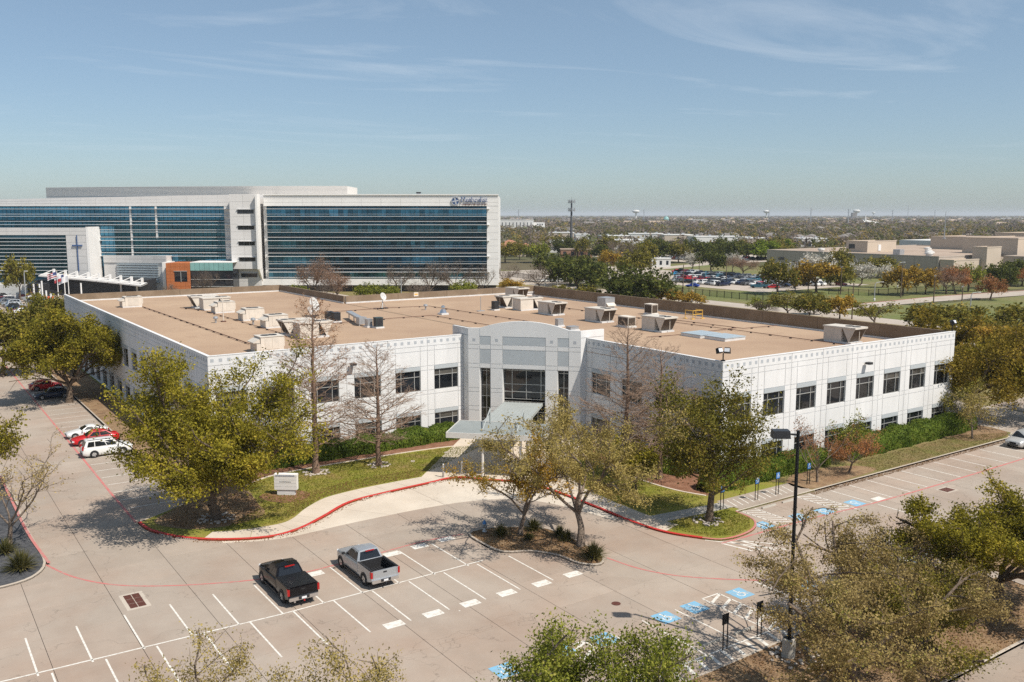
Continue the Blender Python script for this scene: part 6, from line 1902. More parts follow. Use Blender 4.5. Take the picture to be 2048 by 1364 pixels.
far_row([(226.5, 219.6), (242.0, 204.0), (243.8, 200.0), (248.4, 203.0)], R(-60), "the aisle nearest the school fence", GP, {0: ('sedan', 'blue'), 1: ('truck', 'teal'), 2: ('hatch', 'red'), 3: ('sedan', 'silver')})
far_row([(254.0, 203.5), (257.5, 202.5), (262, 202.0), (264.5, 199.5), (268.0, 199.2), (271.2, 198.0), (273.8, 195.0)], R(90), "the short row under the orange trees", GP, {0: ('suv', 'navy'), 1: ('sedan', 'grey'), 2: ('suv', 'black')})
GU = "cars in the upper school car park"
far_row([(362 + 0, 376 - 2.9 * k) for k in range(16)], 0, "the near row of the upper car park", GU)
far_row([(374, 380 - 2.9 * k) for k in range(20)], 0, "the middle row of the upper car park", GU)
far_row([(398, 392 - 3.2 * k) for k in range(20)], 0, "the back row of the upper car park", GU)
GL = "cars in the lot before the hospital"
far_row([(27.5, 322 - 2.9 * k) for k in range(24)], R(8), "the left line of cars before the hospital", GL)
far_row([(34.5, 312 - 2.9 * k) for k in range(26)], R(8), "the right line of cars before the hospital", GL)
GH = "cars at the hospital door"
far_row([(40.0, 325.0), (46.2, 321.0), (52.5, 317.5), (59.5, 314.5), (66.0, 311.0)], YAW, "the row at the hospital door", GH, {0: ('suv', 'white'), 1: ('sedan', 'black'), 2: ('sedan', 'white'), 3: ('suv', 'white'), 4: ('suv', 'navy')})
far_row([(199.5, 266.5), (203.0, 262.0), (206.0, 254.0), (209, 250), (214, 243.0)], R(-35), "the lot under the dark oaks", "cars under the dark oaks", {0: ('sedan', 'white'), 1: ('sedan', 'white'), 2: ('suv', 'white'), 3: ('suv', 'black'), 4: ('truck', 'red')})

# ------------------------------------------------------------------ trees
def seg_mesh(P0, P1, R0, R1, sides):
    P0, P1, R0, R1 = (np.asarray(a, np.float64) for a in (P0, P1, R0, R1))
    n = len(P0)
    t = P1 - P0; ln = np.linalg.norm(t, axis=1, keepdims=True); t = t / np.maximum(ln, 1e-9)
    ref = np.where(np.abs(t[:, 2:3]) > .9, np.array([[1.0, 0, 0]]), np.array([[0, 0, 1.0]]))
    u = np.cross(t, ref); u /= np.maximum(np.linalg.norm(u, axis=1, keepdims=True), 1e-9)
    w = np.cross(t, u)
    a = np.arange(sides) * 2 * np.pi / sides
    ring = u[:, None, :] * np.cos(a)[None, :, None] + w[:, None, :] * np.sin(a)[None, :, None]
    A = P0[:, None, :] + ring * R0[:, None, None]
    B = (P1 + t * np.minimum(R1, .03)[:, None])[:, None, :] + ring * R1[:, None, None]
    V = np.concatenate([A, B], 1).reshape(-1, 3)
    k = np.arange(sides); k2 = (k + 1) % sides
    f = np.stack([k, k2, k2 + sides, k + sides], 1)
    F = (f[None] + (np.arange(n) * 2 * sides)[:, None, None]).reshape(-1, 4)
    return V, F

def leaf_quads(C, a, b, rng, up=0.25):
    n = len(C)
    nr = rng.normal(size=(n, 3)); nr[:, 2] += up * 3 * rng.random(n); nr /= np.linalg.norm(nr, axis=1, keepdims=True)
    t = rng.normal(size=(n, 3)); t -= nr * (t * nr).sum(1, keepdims=True); t /= np.maximum(np.linalg.norm(t, axis=1, keepdims=True), 1e-9)
    w = np.cross(nr, t)
    s = rng.uniform(.5, 1.5, size=(n, 1))
    V = np.stack([C + t * a * s, C + w * b * s, C - t * a * s, C - w * b * s], 1).reshape(-1, 3)
    F = np.arange(n * 4).reshape(-1, 4)
    return V, F

class Tree:
    def __init__(s, seed):
        s.rng = np.random.default_rng(seed); s.S = []; s.tips = []
    def rv(s): return s.rng.normal(size=3)
    def branch(s, p, d, L, r, lvl, P):
        rng = s.rng
        n = P['seg'][min(lvl, len(P['seg']) - 1)]
        pts = [p]; d = d / np.linalg.norm(d)
        r_end = r * P['taper']
        wob = P['wob'] * (1 + .3 * lvl)
        for k in range(n):
            d = d + s.rv() * wob + np.array([0, 0, P['trop'][min(lvl, len(P['trop']) - 1)]])
            d /= np.linalg.norm(d)
            q = pts[-1] + d * L / n
            s.S.append((pts[-1], q, r + (r_end - r) * k / n, r + (r_end - r) * (k + 1) / n))
            pts.append(q)
        if lvl >= P['levels']:
            s.tips.append((pts[-1], d, L)); s.tips.append((pts[len(pts) // 2], d, L))
            return
        if lvl >= P['levels'] - 1:
            s.tips.append((pts[-1], d, L))
        nb = P['nb'][min(lvl, len(P['nb']) - 1)]
        nb = int(nb + (rng.random() < nb % 1))
        ang0 = rng.uniform(0, 6.28)
        e1 = np.cross(d, [0.3, 0.8, 0.5]); e1 /= np.linalg.norm(e1); e2 = np.cross(d, e1)
        for k in range(nb):
            t = P['t0'] + (1 - P['t0']) * (k + rng.uniform(.2, .8)) / nb if lvl > 0 or P.get('spread_trunk') else 1.0 - .25 * rng.random()
            x = t * n; i = min(int(x), n - 1); q = pts[i] + (pts[i + 1] - pts[i]) * (x - i)
            ang = R(P['ang'][min(lvl, len(P['ang']) - 1)] + rng.normal() * 9)
            az = ang0 + k * 2.4 + rng.normal() * .35
            nd = d * math.cos(ang) + (e1 * math.cos(az) + e2 * math.sin(az)) * math.sin(ang)
            ll = L * P['ratio'][min(lvl, len(P['ratio']) - 1)] * rng.uniform(.75, 1.2) * (1.0 if lvl == 0 else 1.15 - .45 * t)
            s.branch(q, nd, ll, max((r + (r_end - r) * t) * P['rr'], P['rmin']), lvl + 1, P)
        if lvl > 0:
            s.branch(pts[-1], d + s.rv() * .15, L * .62, r_end, lvl + 1, P)

BROAD = dict(levels=4, seg=(4, 4, 3, 3, 2), wob=.10, trop=(.05, .05, .03, .02, 0), nb=(5, 3.5, 3.2, 2.6), t0=.3, ang=(42, 42, 45, 48), ratio=(1.45, .62, .60, .58), rr=.62, rmin=.012, taper=.62)
UPRIGHT = dict(BROAD, ang=(28, 30, 36, 42), trop=(.06, .10, .08, .05, .03), nb=(6, 4, 3.2, 2.6), ratio=(1.9, .55, .55, .55))
VASE = dict(BROAD, levels=4, ang=(30, 30, 34, 38), trop=(.05, .06, .05, .03, .02), nb=(5, 3, 2.6, 2.4), wob=.12, ratio=(1.7, .6, .58, .55), rmin=.008)
SPREAD = dict(BROAD, ang=(50, 36, 40, 44), trop=(.05, .09, .06, .04, .03), nb=(7, 4, 3.4, 2.8), ratio=(2.3, .56, .56, .55), t0=.18)
VASE2 = dict(VASE, nb=(6, 4, 3.4, 3.0), trop=(.05, .10, .08, .06, .05), ang=(32, 30, 32, 34))
CONIC = dict(BROAD, levels=3, spread_trunk=True, t0=.28, nb=(22, 5, 4, 3), ang=(58, 42, 44, 46), ratio=(.42, .5, .52, .5), trop=(.02, .07, .05, .03), seg=(8, 4, 3, 2), taper=.35, rr=.45, wob=.07)
WIDE = dict(BROAD, ang=(52, 45, 45, 50), trop=(.05, .03, .02, .02, .02), nb=(5, 4, 3.4, 3.0), ratio=(2.1, .6, .58, .55), wob=.13, rmin=.008)

def fit(tr, H, W, trunk_r):
    P0 = np.array([q[0] for q in tr.S]); P1 = np.array([q[1] for q in tr.S]); R0 = np.array([q[2] for q in tr.S]); R1 = np.array([q[3] for q in tr.S])
    T = np.array([q[0] for q in tr.tips]); D = np.array([q[1] for q in tr.tips]); TL = np.array([q[2] for q in tr.tips])
    zmax = np.percentile(T[:, 2], 99.5)
    cx, cy = (np.percentile(T[:, 0], 98) + np.percentile(T[:, 0], 2)) / 2, (np.percentile(T[:, 1], 98) + np.percentile(T[:, 1], 2)) / 2
    wx = np.percentile(T[:, 0], 98) - np.percentile(T[:, 0], 2); wy = np.percentile(T[:, 1], 98) - np.percentile(T[:, 1], 2)
    def f(A):
        h = np.clip(A[:, 2] / zmax, 0, 1)[:, None]
        B = A.copy(); B[:, :2] -= np.array([cx, cy]) * np.minimum(h * 1.6, 1)
        return B * np.array([W / wx, W / wy, H / zmax])
    return f(P0), f(P1), R0, R1, f(T), D, TL * (W / max(wx, wy))

def split_wood(S, thick, thin, cut):
    P0, P1, R0, R1 = (np.array([s[k] for s in S]) for k in range(4))
    k = R0 >= cut
    return wood_meshes(P0[k], P1[k], R0[k], R1[k], thick), wood_meshes(P0[~k], P1[~k], R0[~k], R1[~k], thin, "branches")

def wood_meshes(P0, P1, R0, R1, m, name="trunk"):
    V, F, off = [], [], 0
    for lo, hi, sd in ((.06, 9, 8), (.022, .06, 5), (0, .022, 3)):
        k = (R0 >= lo) & (R0 < hi)
        if k.any():
            v, f = seg_mesh(P0[k], P1[k], R0[k], R1[k], sd); V.append(v); F.append(f + off); off += len(v)
    return np_mesh(name, np.concatenate(V), np.concatenate(F), m, True)

def make_tree(P, seed, H, W, trunk_h, trunk_r, leafm, barkm, nleaf, a, b, rc, drop=0.0, up=.25, along=0.0, cb=0.0, dome=False):
    """returns the wood mesh and the leaf mesh of one tree"""
    tr = Tree(seed)
    p = np.zeros(3); d = np.array([0, 0, 1.0]) + tr.rv() * .04
    tr.branch(p, d, trunk_h, trunk_r, 0, P)
    P0, P1, R0, R1, T, D, TL = fit(tr, H, W, trunk_r)
    P0[0, 2] = -.3
    if dome:
        ins = lambda A: (np.hypot(A[:, 0], A[:, 1]) / (W * .53)) ** 2 + (np.maximum(A[:, 2] - H * .45, 0) / (H * .56)) ** 2 < 1.0
        k = ins(P1) | (R0 > .09)
        P0, P1, R0, R1 = P0[k], P1[k], R0[k], R1[k]
    # root flare
    R0[0] *= 1.35
    wood = wood_meshes(P0, P1, R0, R1, barkm)
    leaf = None
    if nleaf:
        rng = np.random.default_rng(seed + 99)
        keep = (rng.random(len(T)) >= drop) & (T[:, 2] > cb)
        if dome:
            keep &= (np.hypot(T[:, 0], T[:, 1]) / (W * .52)) ** 2 + ((T[:, 2] - H * .45) / (H * .57)) ** 2 < 1.0
        Tk, Dk = T[keep], D[keep]
        idx = rng.integers(0, len(Tk), nleaf)
        C = Tk[idx] + rng.normal(size=(nleaf, 3)) * rc * np.array([1, 1, .8]) - Dk[idx] * (rng.random((nleaf, 1)) * along)
        C[:, 2] = np.maximum(C[:, 2], .3)
        V, F = leaf_quads(C, a, b, rng, up)
        leaf = np_mesh("crown", V, F, leafm)
    return wood, leaf

def cypress(seed, H, W, r, barkm, nb=46, buds=0, budm=None):
    rng = np.random.default_rng(seed)
    S = []; tips = []
    top = np.array([rng.normal() * .25, rng.normal() * .25, H])
    n = 14
    tp = [np.array([0, 0, -.3])]
    for k in range(1, n + 1):
        tp.append(top * (k / n) + np.array([rng.normal() * .05, rng.normal() * .05, 0]))
    rad = lambda h: r * (1 - h / H) ** .8 + .02
    for k in range(n):
        S.append((tp[k], tp[k + 1], rad(max(tp[k][2], 0)) * (1.5 if k == 0 else 1), rad(tp[k + 1][2])))
    def sub(p, d, L, rr, lvl):
        m = 4 if lvl == 0 else 3
        pts = [p]
        for k in range(m):
            d = d + rng.normal(size=3) * .11 + np.array([0, 0, .05 if lvl == 0 else .02]); d = d / np.linalg.norm(d)
            q = pts[-1] + d * L / m; S.append((pts[-1], q, rr * (1 - .7 * k / m), rr * (1 - .7 * (k + 1) / m))); pts.append(q)
        if lvl == 3:
            tips.append(pts[-1]); return
        cnt = (6, 4, 3)[lvl]
        if lvl == 0: cnt = max(4, int(L * 2.6))
        side = np.cross(d, [0, 0, 1.0]); side /= np.linalg.norm(side)
        for k in range(cnt):
            t = .22 + .78 * (k + rng.random()) / cnt
            x = t * m; i = min(int(x), m - 1); q = pts[i] + (pts[i + 1] - pts[i]) * (x - i)
            sgn = 1 if k % 2 else -1
            nd = d * .75 + side * sgn * rng.uniform(.5, 1.0) + np.array([0, 0, rng.normal() * .28])
            sub(q, nd / np.linalg.norm(nd), L * (1.15 - .6 * t) * rng.uniform(.36, .62), max(rr * .55, .0115), lvl + 1)
    for k in range(nb):
        h = H * (.16 + .80 * (k / nb) ** .92)
        f = (h / H - .16) / .84
        L = W / 2 * (1.02 - f) ** .6 * rng.uniform(.75, 1.2) * (.75 + .25 * min(1, f * 6)) + .35
        az = k * 2.4 + rng.normal() * .4
        el = R(6 + 34 * f + rng.normal() * 8)
        x = h / H * n; i = min(int(x), n - 1); p = tp[i] + (tp[i + 1] - tp[i]) * (x - i)
        sub(p, np.array([math.cos(az) * math.cos(el), math.sin(az) * math.cos(el), math.sin(el)]), L, max(.032, .075 * (1 - f)), 0)
    wood, twigs = split_wood(S, K['bark_red'], barkm, .05)
    leaf = None
    if buds:
        T = np.array(tips); T = T[T[:, 2] > H * .55] if len(T) else T
        idx = rng.integers(0, len(T), buds)
        V, F = leaf_quads(T[idx] + rng.normal(size=(buds, 3)) * .1, .06, .035, rng)
        leaf = np_mesh("crown", V, F, budm)
    return wood, leaf, twigs

LEAF = dict(
    oak=leaf_mat("oak_leaf", (0.109, 0.102, 0.014), (0.326, 0.275, 0.031), (0.448, 0.339, 0.051)),
    oak_olive=leaf_mat("olive_leaf", (0.090, 0.092, 0.018), (0.256, 0.218, 0.038), (0.358, 0.256, 0.058)),
    gold=leaf_mat("golden_leaf", (0.182, 0.130, 0.018), (0.442, 0.280, 0.046), (0.546, 0.325, 0.065)),
    rust=leaf_mat("rusty_leaf", (0.204, 0.096, 0.038), (0.432, 0.192, 0.078), (0.480, 0.264, 0.120)),
    green=leaf_mat("spring_green_leaf", (0.108, 0.138, 0.019), (0.270, 0.276, 0.041), (0.384, 0.336, 0.084)),
    bright=leaf_mat("bright_green_leaf", (0.100, 0.160, 0.014), (0.230, 0.280, 0.028)),
    dark=leaf_mat("evergreen_leaf", (0.040, 0.057, 0.014), (0.127, 0.138, 0.028), (0.184, 0.178, 0.040)),
    bud=leaf_mat("pale_bud_leaf", (0.190, 0.150, 0.045), (0.390, 0.305, 0.100), (0.460, 0.360, 0.140)),
    tan=leaf_mat("tan_catkin_leaf", (0.23, 0.165, 0.065), (0.46, 0.345, 0.135), (0.34, 0.315, 0.07)),
    white=leaf_mat("white_blossom", (0.360, 0.330, 0.270), (0.620, 0.590, 0.520)),
    bare=leaf_mat("bare_twig_haze", (0.125, 0.098, 0.078), (0.250, 0.200, 0.165), (0.300, 0.230, 0.180)),
    hedge=leaf_mat("hedge_leaf", (0.054, 0.090, 0.014), (0.150, 0.204, 0.029), (0.240, 0.252, 0.048), scale=1.2))

LEAF['autumn'] = leaf_mat("olive_gold_leaf", (0.12, 0.095, 0.016), (0.31, 0.225, 0.032), (0.38, 0.25, 0.045))
LEAF['twigred'] = leaf_mat("russet_twigs", (0.20, 0.125, 0.085), (0.36, 0.225, 0.155))
def plant_tree(name, label, loc, meshes, rz=0.0, group=None, z=.1, cat="tree", crown="crown"):
    t = thing(name, label, cat, (loc[0], loc[1], z), rz, group)
    obj_from(meshes[0], "trunk", t)
    if meshes[1] is not None:
        obj_from(meshes[1], crown, t)
    if len(meshes) > 2:
        obj_from(meshes[2], "branches", t)
    return t

# --- trees round the office
plant_tree("oak_tree", "big yellow green oak at the front left corner of the office", (20.5, 71.9), make_tree(SPREAD, 3, 13.9, 13.0, 2.2, .42, LEAF['oak'], K['bark'], 84000, .092, .056, .38, .12, cb=3.0))
plant_tree("oak_tree", "broad round yellow green tree shading the dark sedan by the left wall", (18.6, 129.8), make_tree(SPREAD, 8, 12.8, 14.6, 2.6, .45, LEAF['oak'], K['bark'], 62000, .135, .085, .48, .05, cb=4.6, dome=True), R(40))
plant_tree("oak_tree", "olive tree behind the round one at the left edge", (13.5, 157), make_tree(BROAD, 12, 11.5, 11.0, 2.8, .35, LEAF['oak_olive'], K['bark'], 15000, .24, .13, .55, .1), R(10))
plant_tree("oak_tree", "dark olive tree at the left edge beside the far white SUV", (3.0, 163), make_tree(BROAD, 14, 11.0, 11.0, 2.8, .35, LEAF['oak_olive'], K['bark'], 14000, .24, .13, .55, .1), R(70))
plant_tree("oak_tree", "small olive tree touching the far left office corner", (21.0, 178), make_tree(BROAD, 15, 10.5, 9.0, 2.8, .3, LEAF['oak_olive'], K['bark'], 8000, .22, .13, .5, .1), R(120))
plant_tree("oak_tree", "slender olive oak beside the accessible bays at the right corner", (52.9, 48.8), make_tree(CONIC, 21, 11.8, 7.4, 9.5, .30, LEAF['oak_olive'], K['bark'], 27000, .092, .055, .32, .25), R(0))
plant_tree("budding_tree", "budding tree with pale leaves, larger of two on the middle island", (41.0, 50.4), make_tree(VASE, 31, 10.8, 13.2, 2.6, .30, LEAF['bud'], K['bark_grey'], 34000, .07, .04, .26, .18, along=.6), R(15))
plant_tree("budding_tree", "budding tree with golden leaves, smaller of two on the middle island", (38.7, 55.0), make_tree(VASE, 35, 8.2, 7.8, 2.6, .22, LEAF['gold'], K['bark_grey'], 9000, .08, .045, .24, .2, along=.5), R(75))
plant_tree("oak_tree", "dense dark green oak at the right edge over bare soil", (55.8, 27.2), make_tree(SPREAD, 41, 8.8, 12.4, 2.4, .40, LEAF['oak'], K['bark'], 64000, .078, .046, .28, .05, cb=3.2, dome=True), R(200))
plant_tree("mesquite_tree", "wide twiggy tree with tan catkins in the right foreground", (40.2, 26.9), make_tree(WIDE, 52, 9.0, 16.6, 2.0, .36, LEAF['tan'], K['bark'], 52000, .060, .036, .26, .08, along=.6, dome=True), R(60))
plant_tree("mesquite_tree", "low wide twiggy tree behind the foreground one, brownish", (50.2, 31.2), make_tree(WIDE, 57, 6.0, 10.8, 1.7, .30, LEAF['tan'], K['bark'], 22000, .06, .036, .28, .1, along=.6, dome=True), R(10))
plant_tree("mesquite_tree", "greener twiggy tree on the near side of the right foreground", (44.8, 26.2), make_tree(WIDE, 58, 6.2, 8.0, 1.7, .28, LEAF['oak_olive'], K['bark'], 18000, .06, .036, .28, .1, along=.6, dome=True), R(130))
plant_tree("budding_tree", "thin budding tree top at the bottom edge, left of two", (9.8, 33.0), make_tree(VASE2, 61, 8.7, 10.4, 2.0, .2, LEAF['bud'], K['bark_grey'], 30000, .05, .028, .24, .2, along=.5, dome=True), R(0))
plant_tree("budding_tree", "thin budding tree top at the bottom edge, right of two", (14.0, 29.6), make_tree(VASE2, 63, 8.7, 10.0, 2.0, .2, LEAF['bud'], K['bark_grey'], 30000, .05, .028, .24, .2, along=.5, dome=True), R(40))
plant_tree("green_tree", "fresh green tree top at the bottom edge below the blue bays", (22.6, 26.0), make_tree(SPREAD, 66, 8.6, 9.6, 2.4, .26, LEAF['green'], K['bark_grey'], 60000, .060, .035, .28, .05, dome=True), R(0))
plant_tree("bare_tree", "bare branching tree on the gravel island at the left edge", (6.0, 74.6), make_tree(VASE, 71, 7.3, 8.6, 1.8, .2, LEAF['tan'], K['bark_grey'], 1800, .07, .04, .22, .7, along=.4), R(0))
plant_tree("oak_tree", "small green tree at the left edge above the bare one", (5.0, 90.5), make_tree(BROAD, 73, 6.8, 6.2, 1.8, .2, LEAF['oak'], K['bark'], 6500, .12, .07, .32, .15), R(30))
plant_tree("oak_tree", "small olive tree at the left edge farther up the drive", (4.2, 112.0), make_tree(BROAD, 75, 6.0, 6.0, 1.8, .2, LEAF['oak_olive'], K['bark'], 4500, .14, .08, .35, .2), R(80))
GC = "bare cypresses beside the office"
plant_tree("cypress_tree", "tallest bare cypress in front of the left wing", (32.3, 79.7), cypress(81, 16.7, 8.8, .30, K['twig'], 58, 2600, LEAF['rust']), R(0), GC)
plant_tree("cypress_tree", "shorter bare cypress in front of the left wing", (38.4, 78.7), cypress(83, 12.2, 8.4, .24, K['twig'], 54), R(50), GC)
plant_tree("cypress_tree", "taller bare cypress in the courtyard right of the entrance", (55.2, 61.4), cypress(85, 14.4, 9.0, .27, K['twig'], 62), R(90), GC)
plant_tree("cypress_tree", "shorter bare cypress in the courtyard right of the entrance", (57.8, 59.6), cypress(87, 12.4, 8.4, .24, K['twig'], 58), R(140), GC)
plant_tree("courtyard_tree", "small leafy tree between the courtyard cypresses and the entrance", (53.0, 57.5), make_tree(UPRIGHT, 88, 5.0, 3.4, 2.0, .15, LEAF['oak'], K['bark'], 5200, .12, .07, .3, .2), R(20))
plant_tree("crape_myrtle", "bare grey crape myrtle in front of the right hedge", (69.1, 50.7), make_tree(VASE, 91, 6.5, 5.6, 1.1, .12, LEAF['rust'], K['bark_grey'], 1500, .06, .035, .2, .55, along=.4))
plant_tree("crape_myrtle", "low russet crape myrtle beside the bare one", (74.0, 50.9), make_tree(VASE, 93, 4.5, 4.6, 1.1, .12, LEAF['rust'], K['bark_grey'], 4500, .06, .035, .24, .1, along=.4), R(50))
plant_tree("holly_tree", "small bright green tree poking out of the right hedge", (77.6, 53.4), make_tree(UPRIGHT, 95, 4.6, 3.0, 1.2, .1, LEAF['green'], K['bark_grey'], 4200, .09, .055, .26, .05))
plant_tree("autumn_tree", "large golden brown tree right of the office corner, nearer", (107.5, 57.5), make_tree(BROAD, 97, 11.2, 13.0, 3.2, .35, LEAF['autumn'], K['bark'], 26000, .13, .08, .55, .0, cb=3.0))
plant_tree("autumn_tree", "large golden brown tree right of the office corner, farther", (117.0, 68.0), make_tree(BROAD, 98, 11.0, 13.0, 3.2, .35, LEAF['autumn'], K['bark'], 16000, .18, .11, .55, .0), R(60))
plant_tree("autumn_tree", "golden brown tree at the right edge above the grey SUV", (113.0, 51.0), make_tree(BROAD, 99, 10.0, 12.0, 3.2, .35, LEAF['oak'], K['bark'], 22000, .13, .08, .55, .0, cb=3.0), R(160))
plant_tree("crape_myrtle", "slim multi stemmed tree at the end of the right hedge", (99.8, 54.4), make_tree(VASE, 101, 6.2, 4.4, 1.3, .12, LEAF['oak_olive'], K['bark_grey'], 3000, .09, .05, .28, .15))
plant_tree("crape_myrtle", "slim multi stemmed tree on the dry verge near the grey SUV", (96.9, 51.3), make_tree(VASE, 103, 5.4, 4.0, 1.3, .11, LEAF['bud'], K['bark_grey'], 2200, .08, .045, .26, .15), R(80))

# --- mid-distance trees: a few grown shapes, each planted many times as trees of their own
def proto(P, seed, leafk, n=2600, a=.36, b=.22, rc=.62, drop=0.0, W=11.0, H=10.0, bark='bark'):
    return make_tree(P, seed, H, W, 2.6, .32, LEAF[leafk], K[bark], n, a, b, rc, drop, cb=2.2, dome=True)
PR = dict(dark=[proto(BROAD, 201, 'dark', 3600), proto(BROAD, 202, 'dark', 3600)], olive=[proto(BROAD, 203, 'oak_olive', 3000), proto(BROAD, 204, 'oak_olive', 3000)],
          gold=[proto(BROAD, 205, 'gold', 2800), proto(BROAD, 206, 'gold', 2800)], rust=[proto(BROAD, 207, 'rust', 2600, .3, .16)], white=[proto(VASE, 208, 'white', 2400, .26, .16, .5)],
          green=[proto(BROAD, 209, 'green', 3000)], bright=[proto(BROAD, 210, 'bright', 3200)], bare=[proto(VASE, 211, 'bare', 3200, .15, .045, .6), proto(VASE, 212, 'bare', 3200, .15, .045, .6)],
          sparse=[proto(VASE, 213, 'oak_olive', 1500, .26, .16, .5)], haze=[proto(UPRIGHT, 214, 'twigred', 6500, .15, .05, .62)])
rt3 = random.Random(77)
def far_tree(kind, label, loc, h, w, group, name=None):
    ms = rt3.choice(PR[kind])
    nm = name or dict(dark="evergreen_tree", olive="olive_tree", gold="golden_tree", rust="russet_tree", white="blossom_tree", green="green_tree", bright="bright_green_tree", bare="bare_tree", sparse="young_oak_tree", haze="bare_tree")[kind]
    t = plant_tree(nm, label, loc, ms, rt3.uniform(0, 6.28), group, 0.0)
    t.scale = (w / 11.0, w / 11.0, h / 10.0)
    return t
GA, GB, GD, GE = "trees along the divided road", "trees in the school grounds", "trees before the hospital", "dark oaks behind the office"
for kind, loc, h, w, lb in [
    ('sparse', (177.7, 140.9), 7.2, 10.0, "dark leafy median tree, leftmost of the road row"), ('olive', (177.8, 134.5), 6.4, 8.6, "olive median tree, second from left in the road row"),
    ('gold', (183.4, 130.6), 6.2, 7.4, "small yellow median tree, third from left in the road row"), ('sparse', (177.7, 117.2), 6.4, 11.0, "dark spreading median tree, fourth from left in the road row"),
    ('olive', (182.2, 106.8), 6.0, 11.5, "wide olive median tree left of the roof corner flood light"), ('olive', (176.5, 97.5), 7.0, 11.5, "wide olive median tree right of the roof corner flood light"),
    ('olive', (186.0, 91.0), 6.6, 11.5, "olive median tree at the right edge of the road row"), ('sparse', (170.0, 88.5), 6.2, 9.0, "grey stemmed tree in front of the right end of the road row"),
    ('gold', (160, 82), 5.8, 11.0, "low golden tree at the right edge below the road row"), ('gold', (145, 84), 5.5, 10.0, "low golden tree behind the far right office corner"), ('olive', (188.5, 141.5), 5.6, 7.0, "small olive tree between the two leftmost road trees")]:
    far_tree(kind, lb, loc, h, w, GA)
for kind, loc, h, w, lb in [
    ('olive', (228.4, 185.2), 11.4, 11.5, "olive tree among utility poles at the car park's right end"), ('gold', (242.8, 181.9), 10.6, 14.0, "large golden tree, biggest by the school fence"), ('white', (252.0, 197.5), 9.5, 9.0, "white blossom tree left of the big golden tree"),
    ('white', (275.0, 205.0), 12.0, 13.5, "white blossom tree top behind the big golden tree"), ('olive', (300.0, 214.0), 12.5, 10.0, "round dark green tree against the school wall"), ('olive', (256.0, 182.5), 9.0, 9.0, "olive tree just right of the big golden tree"),
    ('white', (275.2, 189.0), 9.0, 10.5, "white blossom tree standing alone on the school lawn"), ('white', (278.1, 181.8), 8.6, 9.5, "white blossom tree beside the yellow trees"), ('gold', (257.1, 161.1), 9.6, 11.5, "yellow gold tree left of the small orange tree"),
    ('gold', (266.1, 159.1), 8.4, 8.6, "small orange gold tree beside the tall pole"), ('haze', (271.6, 155.3), 9.8, 10.5, "dense brown bare tree in front of the school"), ('rust', (276.0, 154.8), 9.2, 9.0, "russet tree beside the dense brown bare tree"),
    ('bud' if False else 'green', (286.4, 156.5), 10.2, 9.0, "pale green tree right of the brown bare tree"), ('rust', (262.8, 137.1), 7.4, 8.6, "small rust red tree standing alone by the school drive"), ('dark', (307.1, 156.7), 9.6, 9.6, "dark green tree right of the rust red tree"),
    ('rust', (323.7, 158.3), 6.4, 11.0, "rust red tree at the right edge of the school drive"), ('dark', (330.0, 165.0), 10.5, 10.5, "dark green tree at the right edge before the school wing"), ('olive', (322.0, 213.0), 8.6, 16.0, "wide olive hedge like tree before the school wall"),
    ('dark', (292.5, 273.1), 11.6, 12.5, "dark spreading tree on the lawn above the car park"), ('white', (294.0, 287.0), 8.8, 10.5, "white blossom tree at the left end of the upper lawn"), ('white', (300.0, 268.0), 9.0, 8.0, "white blossom tree beside the dark spreading tree"),
    ('haze', (288.3, 252.0), 8.6, 13.0, "brown bare wide tree above the car park"), ('green', (178.5, 150.5), 4.6, 5.6, "bright green bush before the black fence"), ('bare', (177.0, 146.8), 4.0, 7.0, "bare grey shrub beside the bright green bush"),
    ('gold', (172.0, 176.0), 5.0, 9.0, "golden shrub in front of the black fence, left"), ('gold', (173.5, 170.0), 4.6, 9.0, "golden shrub in front of the black fence, right"), ('bright', (395, 330), 11.5, 17.0, "bright spring green tree behind the school, brightest one"),
    ('dark', (372, 335), 11, 11, "dark tree left of the bright green tree"), ('olive', (400, 318), 9, 12, "olive tree right of the bright green tree"), ('bare', (420, 322), 9, 12, "bare dark tree left of the school penthouse"), ('bare', (410, 302), 8.5, 11, "bare brownish tree directly behind the school penthouse")]:
    far_tree(kind, lb, loc, h, w, GB)
for kind, loc, h, w, lb in [
    ('dark', (204.0, 268.0), 12.6, 14.5, "dark oak nearest the hospital edge"), ('dark', (196.0, 249.0), 12.4, 17.0, "dark oak between the two largest by the lot"), ('dark', (187.0, 232.0), 11.8, 18.0, "broad dark oak right of the street lamp"),
    ('dark', (199.0, 241.0), 10.2, 12.0, "dark oak behind the broad one"), ('gold', (255.0, 295.5), 10.0, 11.0, "small golden green tree standing before the shops"), ('olive', (233.0, 256.0), 12.2, 14.0, "tall olive oak above the big dark clump"),
    ('dark', (165.2, 184.5), 10.6, 15.0, "big dark green clump just behind the roof parapet, left half"), ('dark', (166.5, 176.5), 10.0, 14.0, "big dark green clump just behind the roof parapet, right half"), ('olive', (158.0, 193.0), 5.4, 8.0, "low olive shrub left of the big dark clump"),
    ('bare', (168.0, 247.0), 11.0, 9.0, "bare tree just right of the hospital's white edge"), ('bare', (176.0, 240.0), 9.0, 10.0, "bare brown tree in front of the orange tiled hall"), ('bare', (185.0, 283.0), 11.5, 9.0, "bare grey tree beside the hospital edge, farther"),
    ('gold', (160.0, 232.0), 5.0, 8.0, "golden bush right of the hospital"), ('olive', (163.0, 212.0), 4.0, 7.0, "small olive bush behind the parapet corner")]:
    far_tree(kind, lb, loc, h, w, GE)
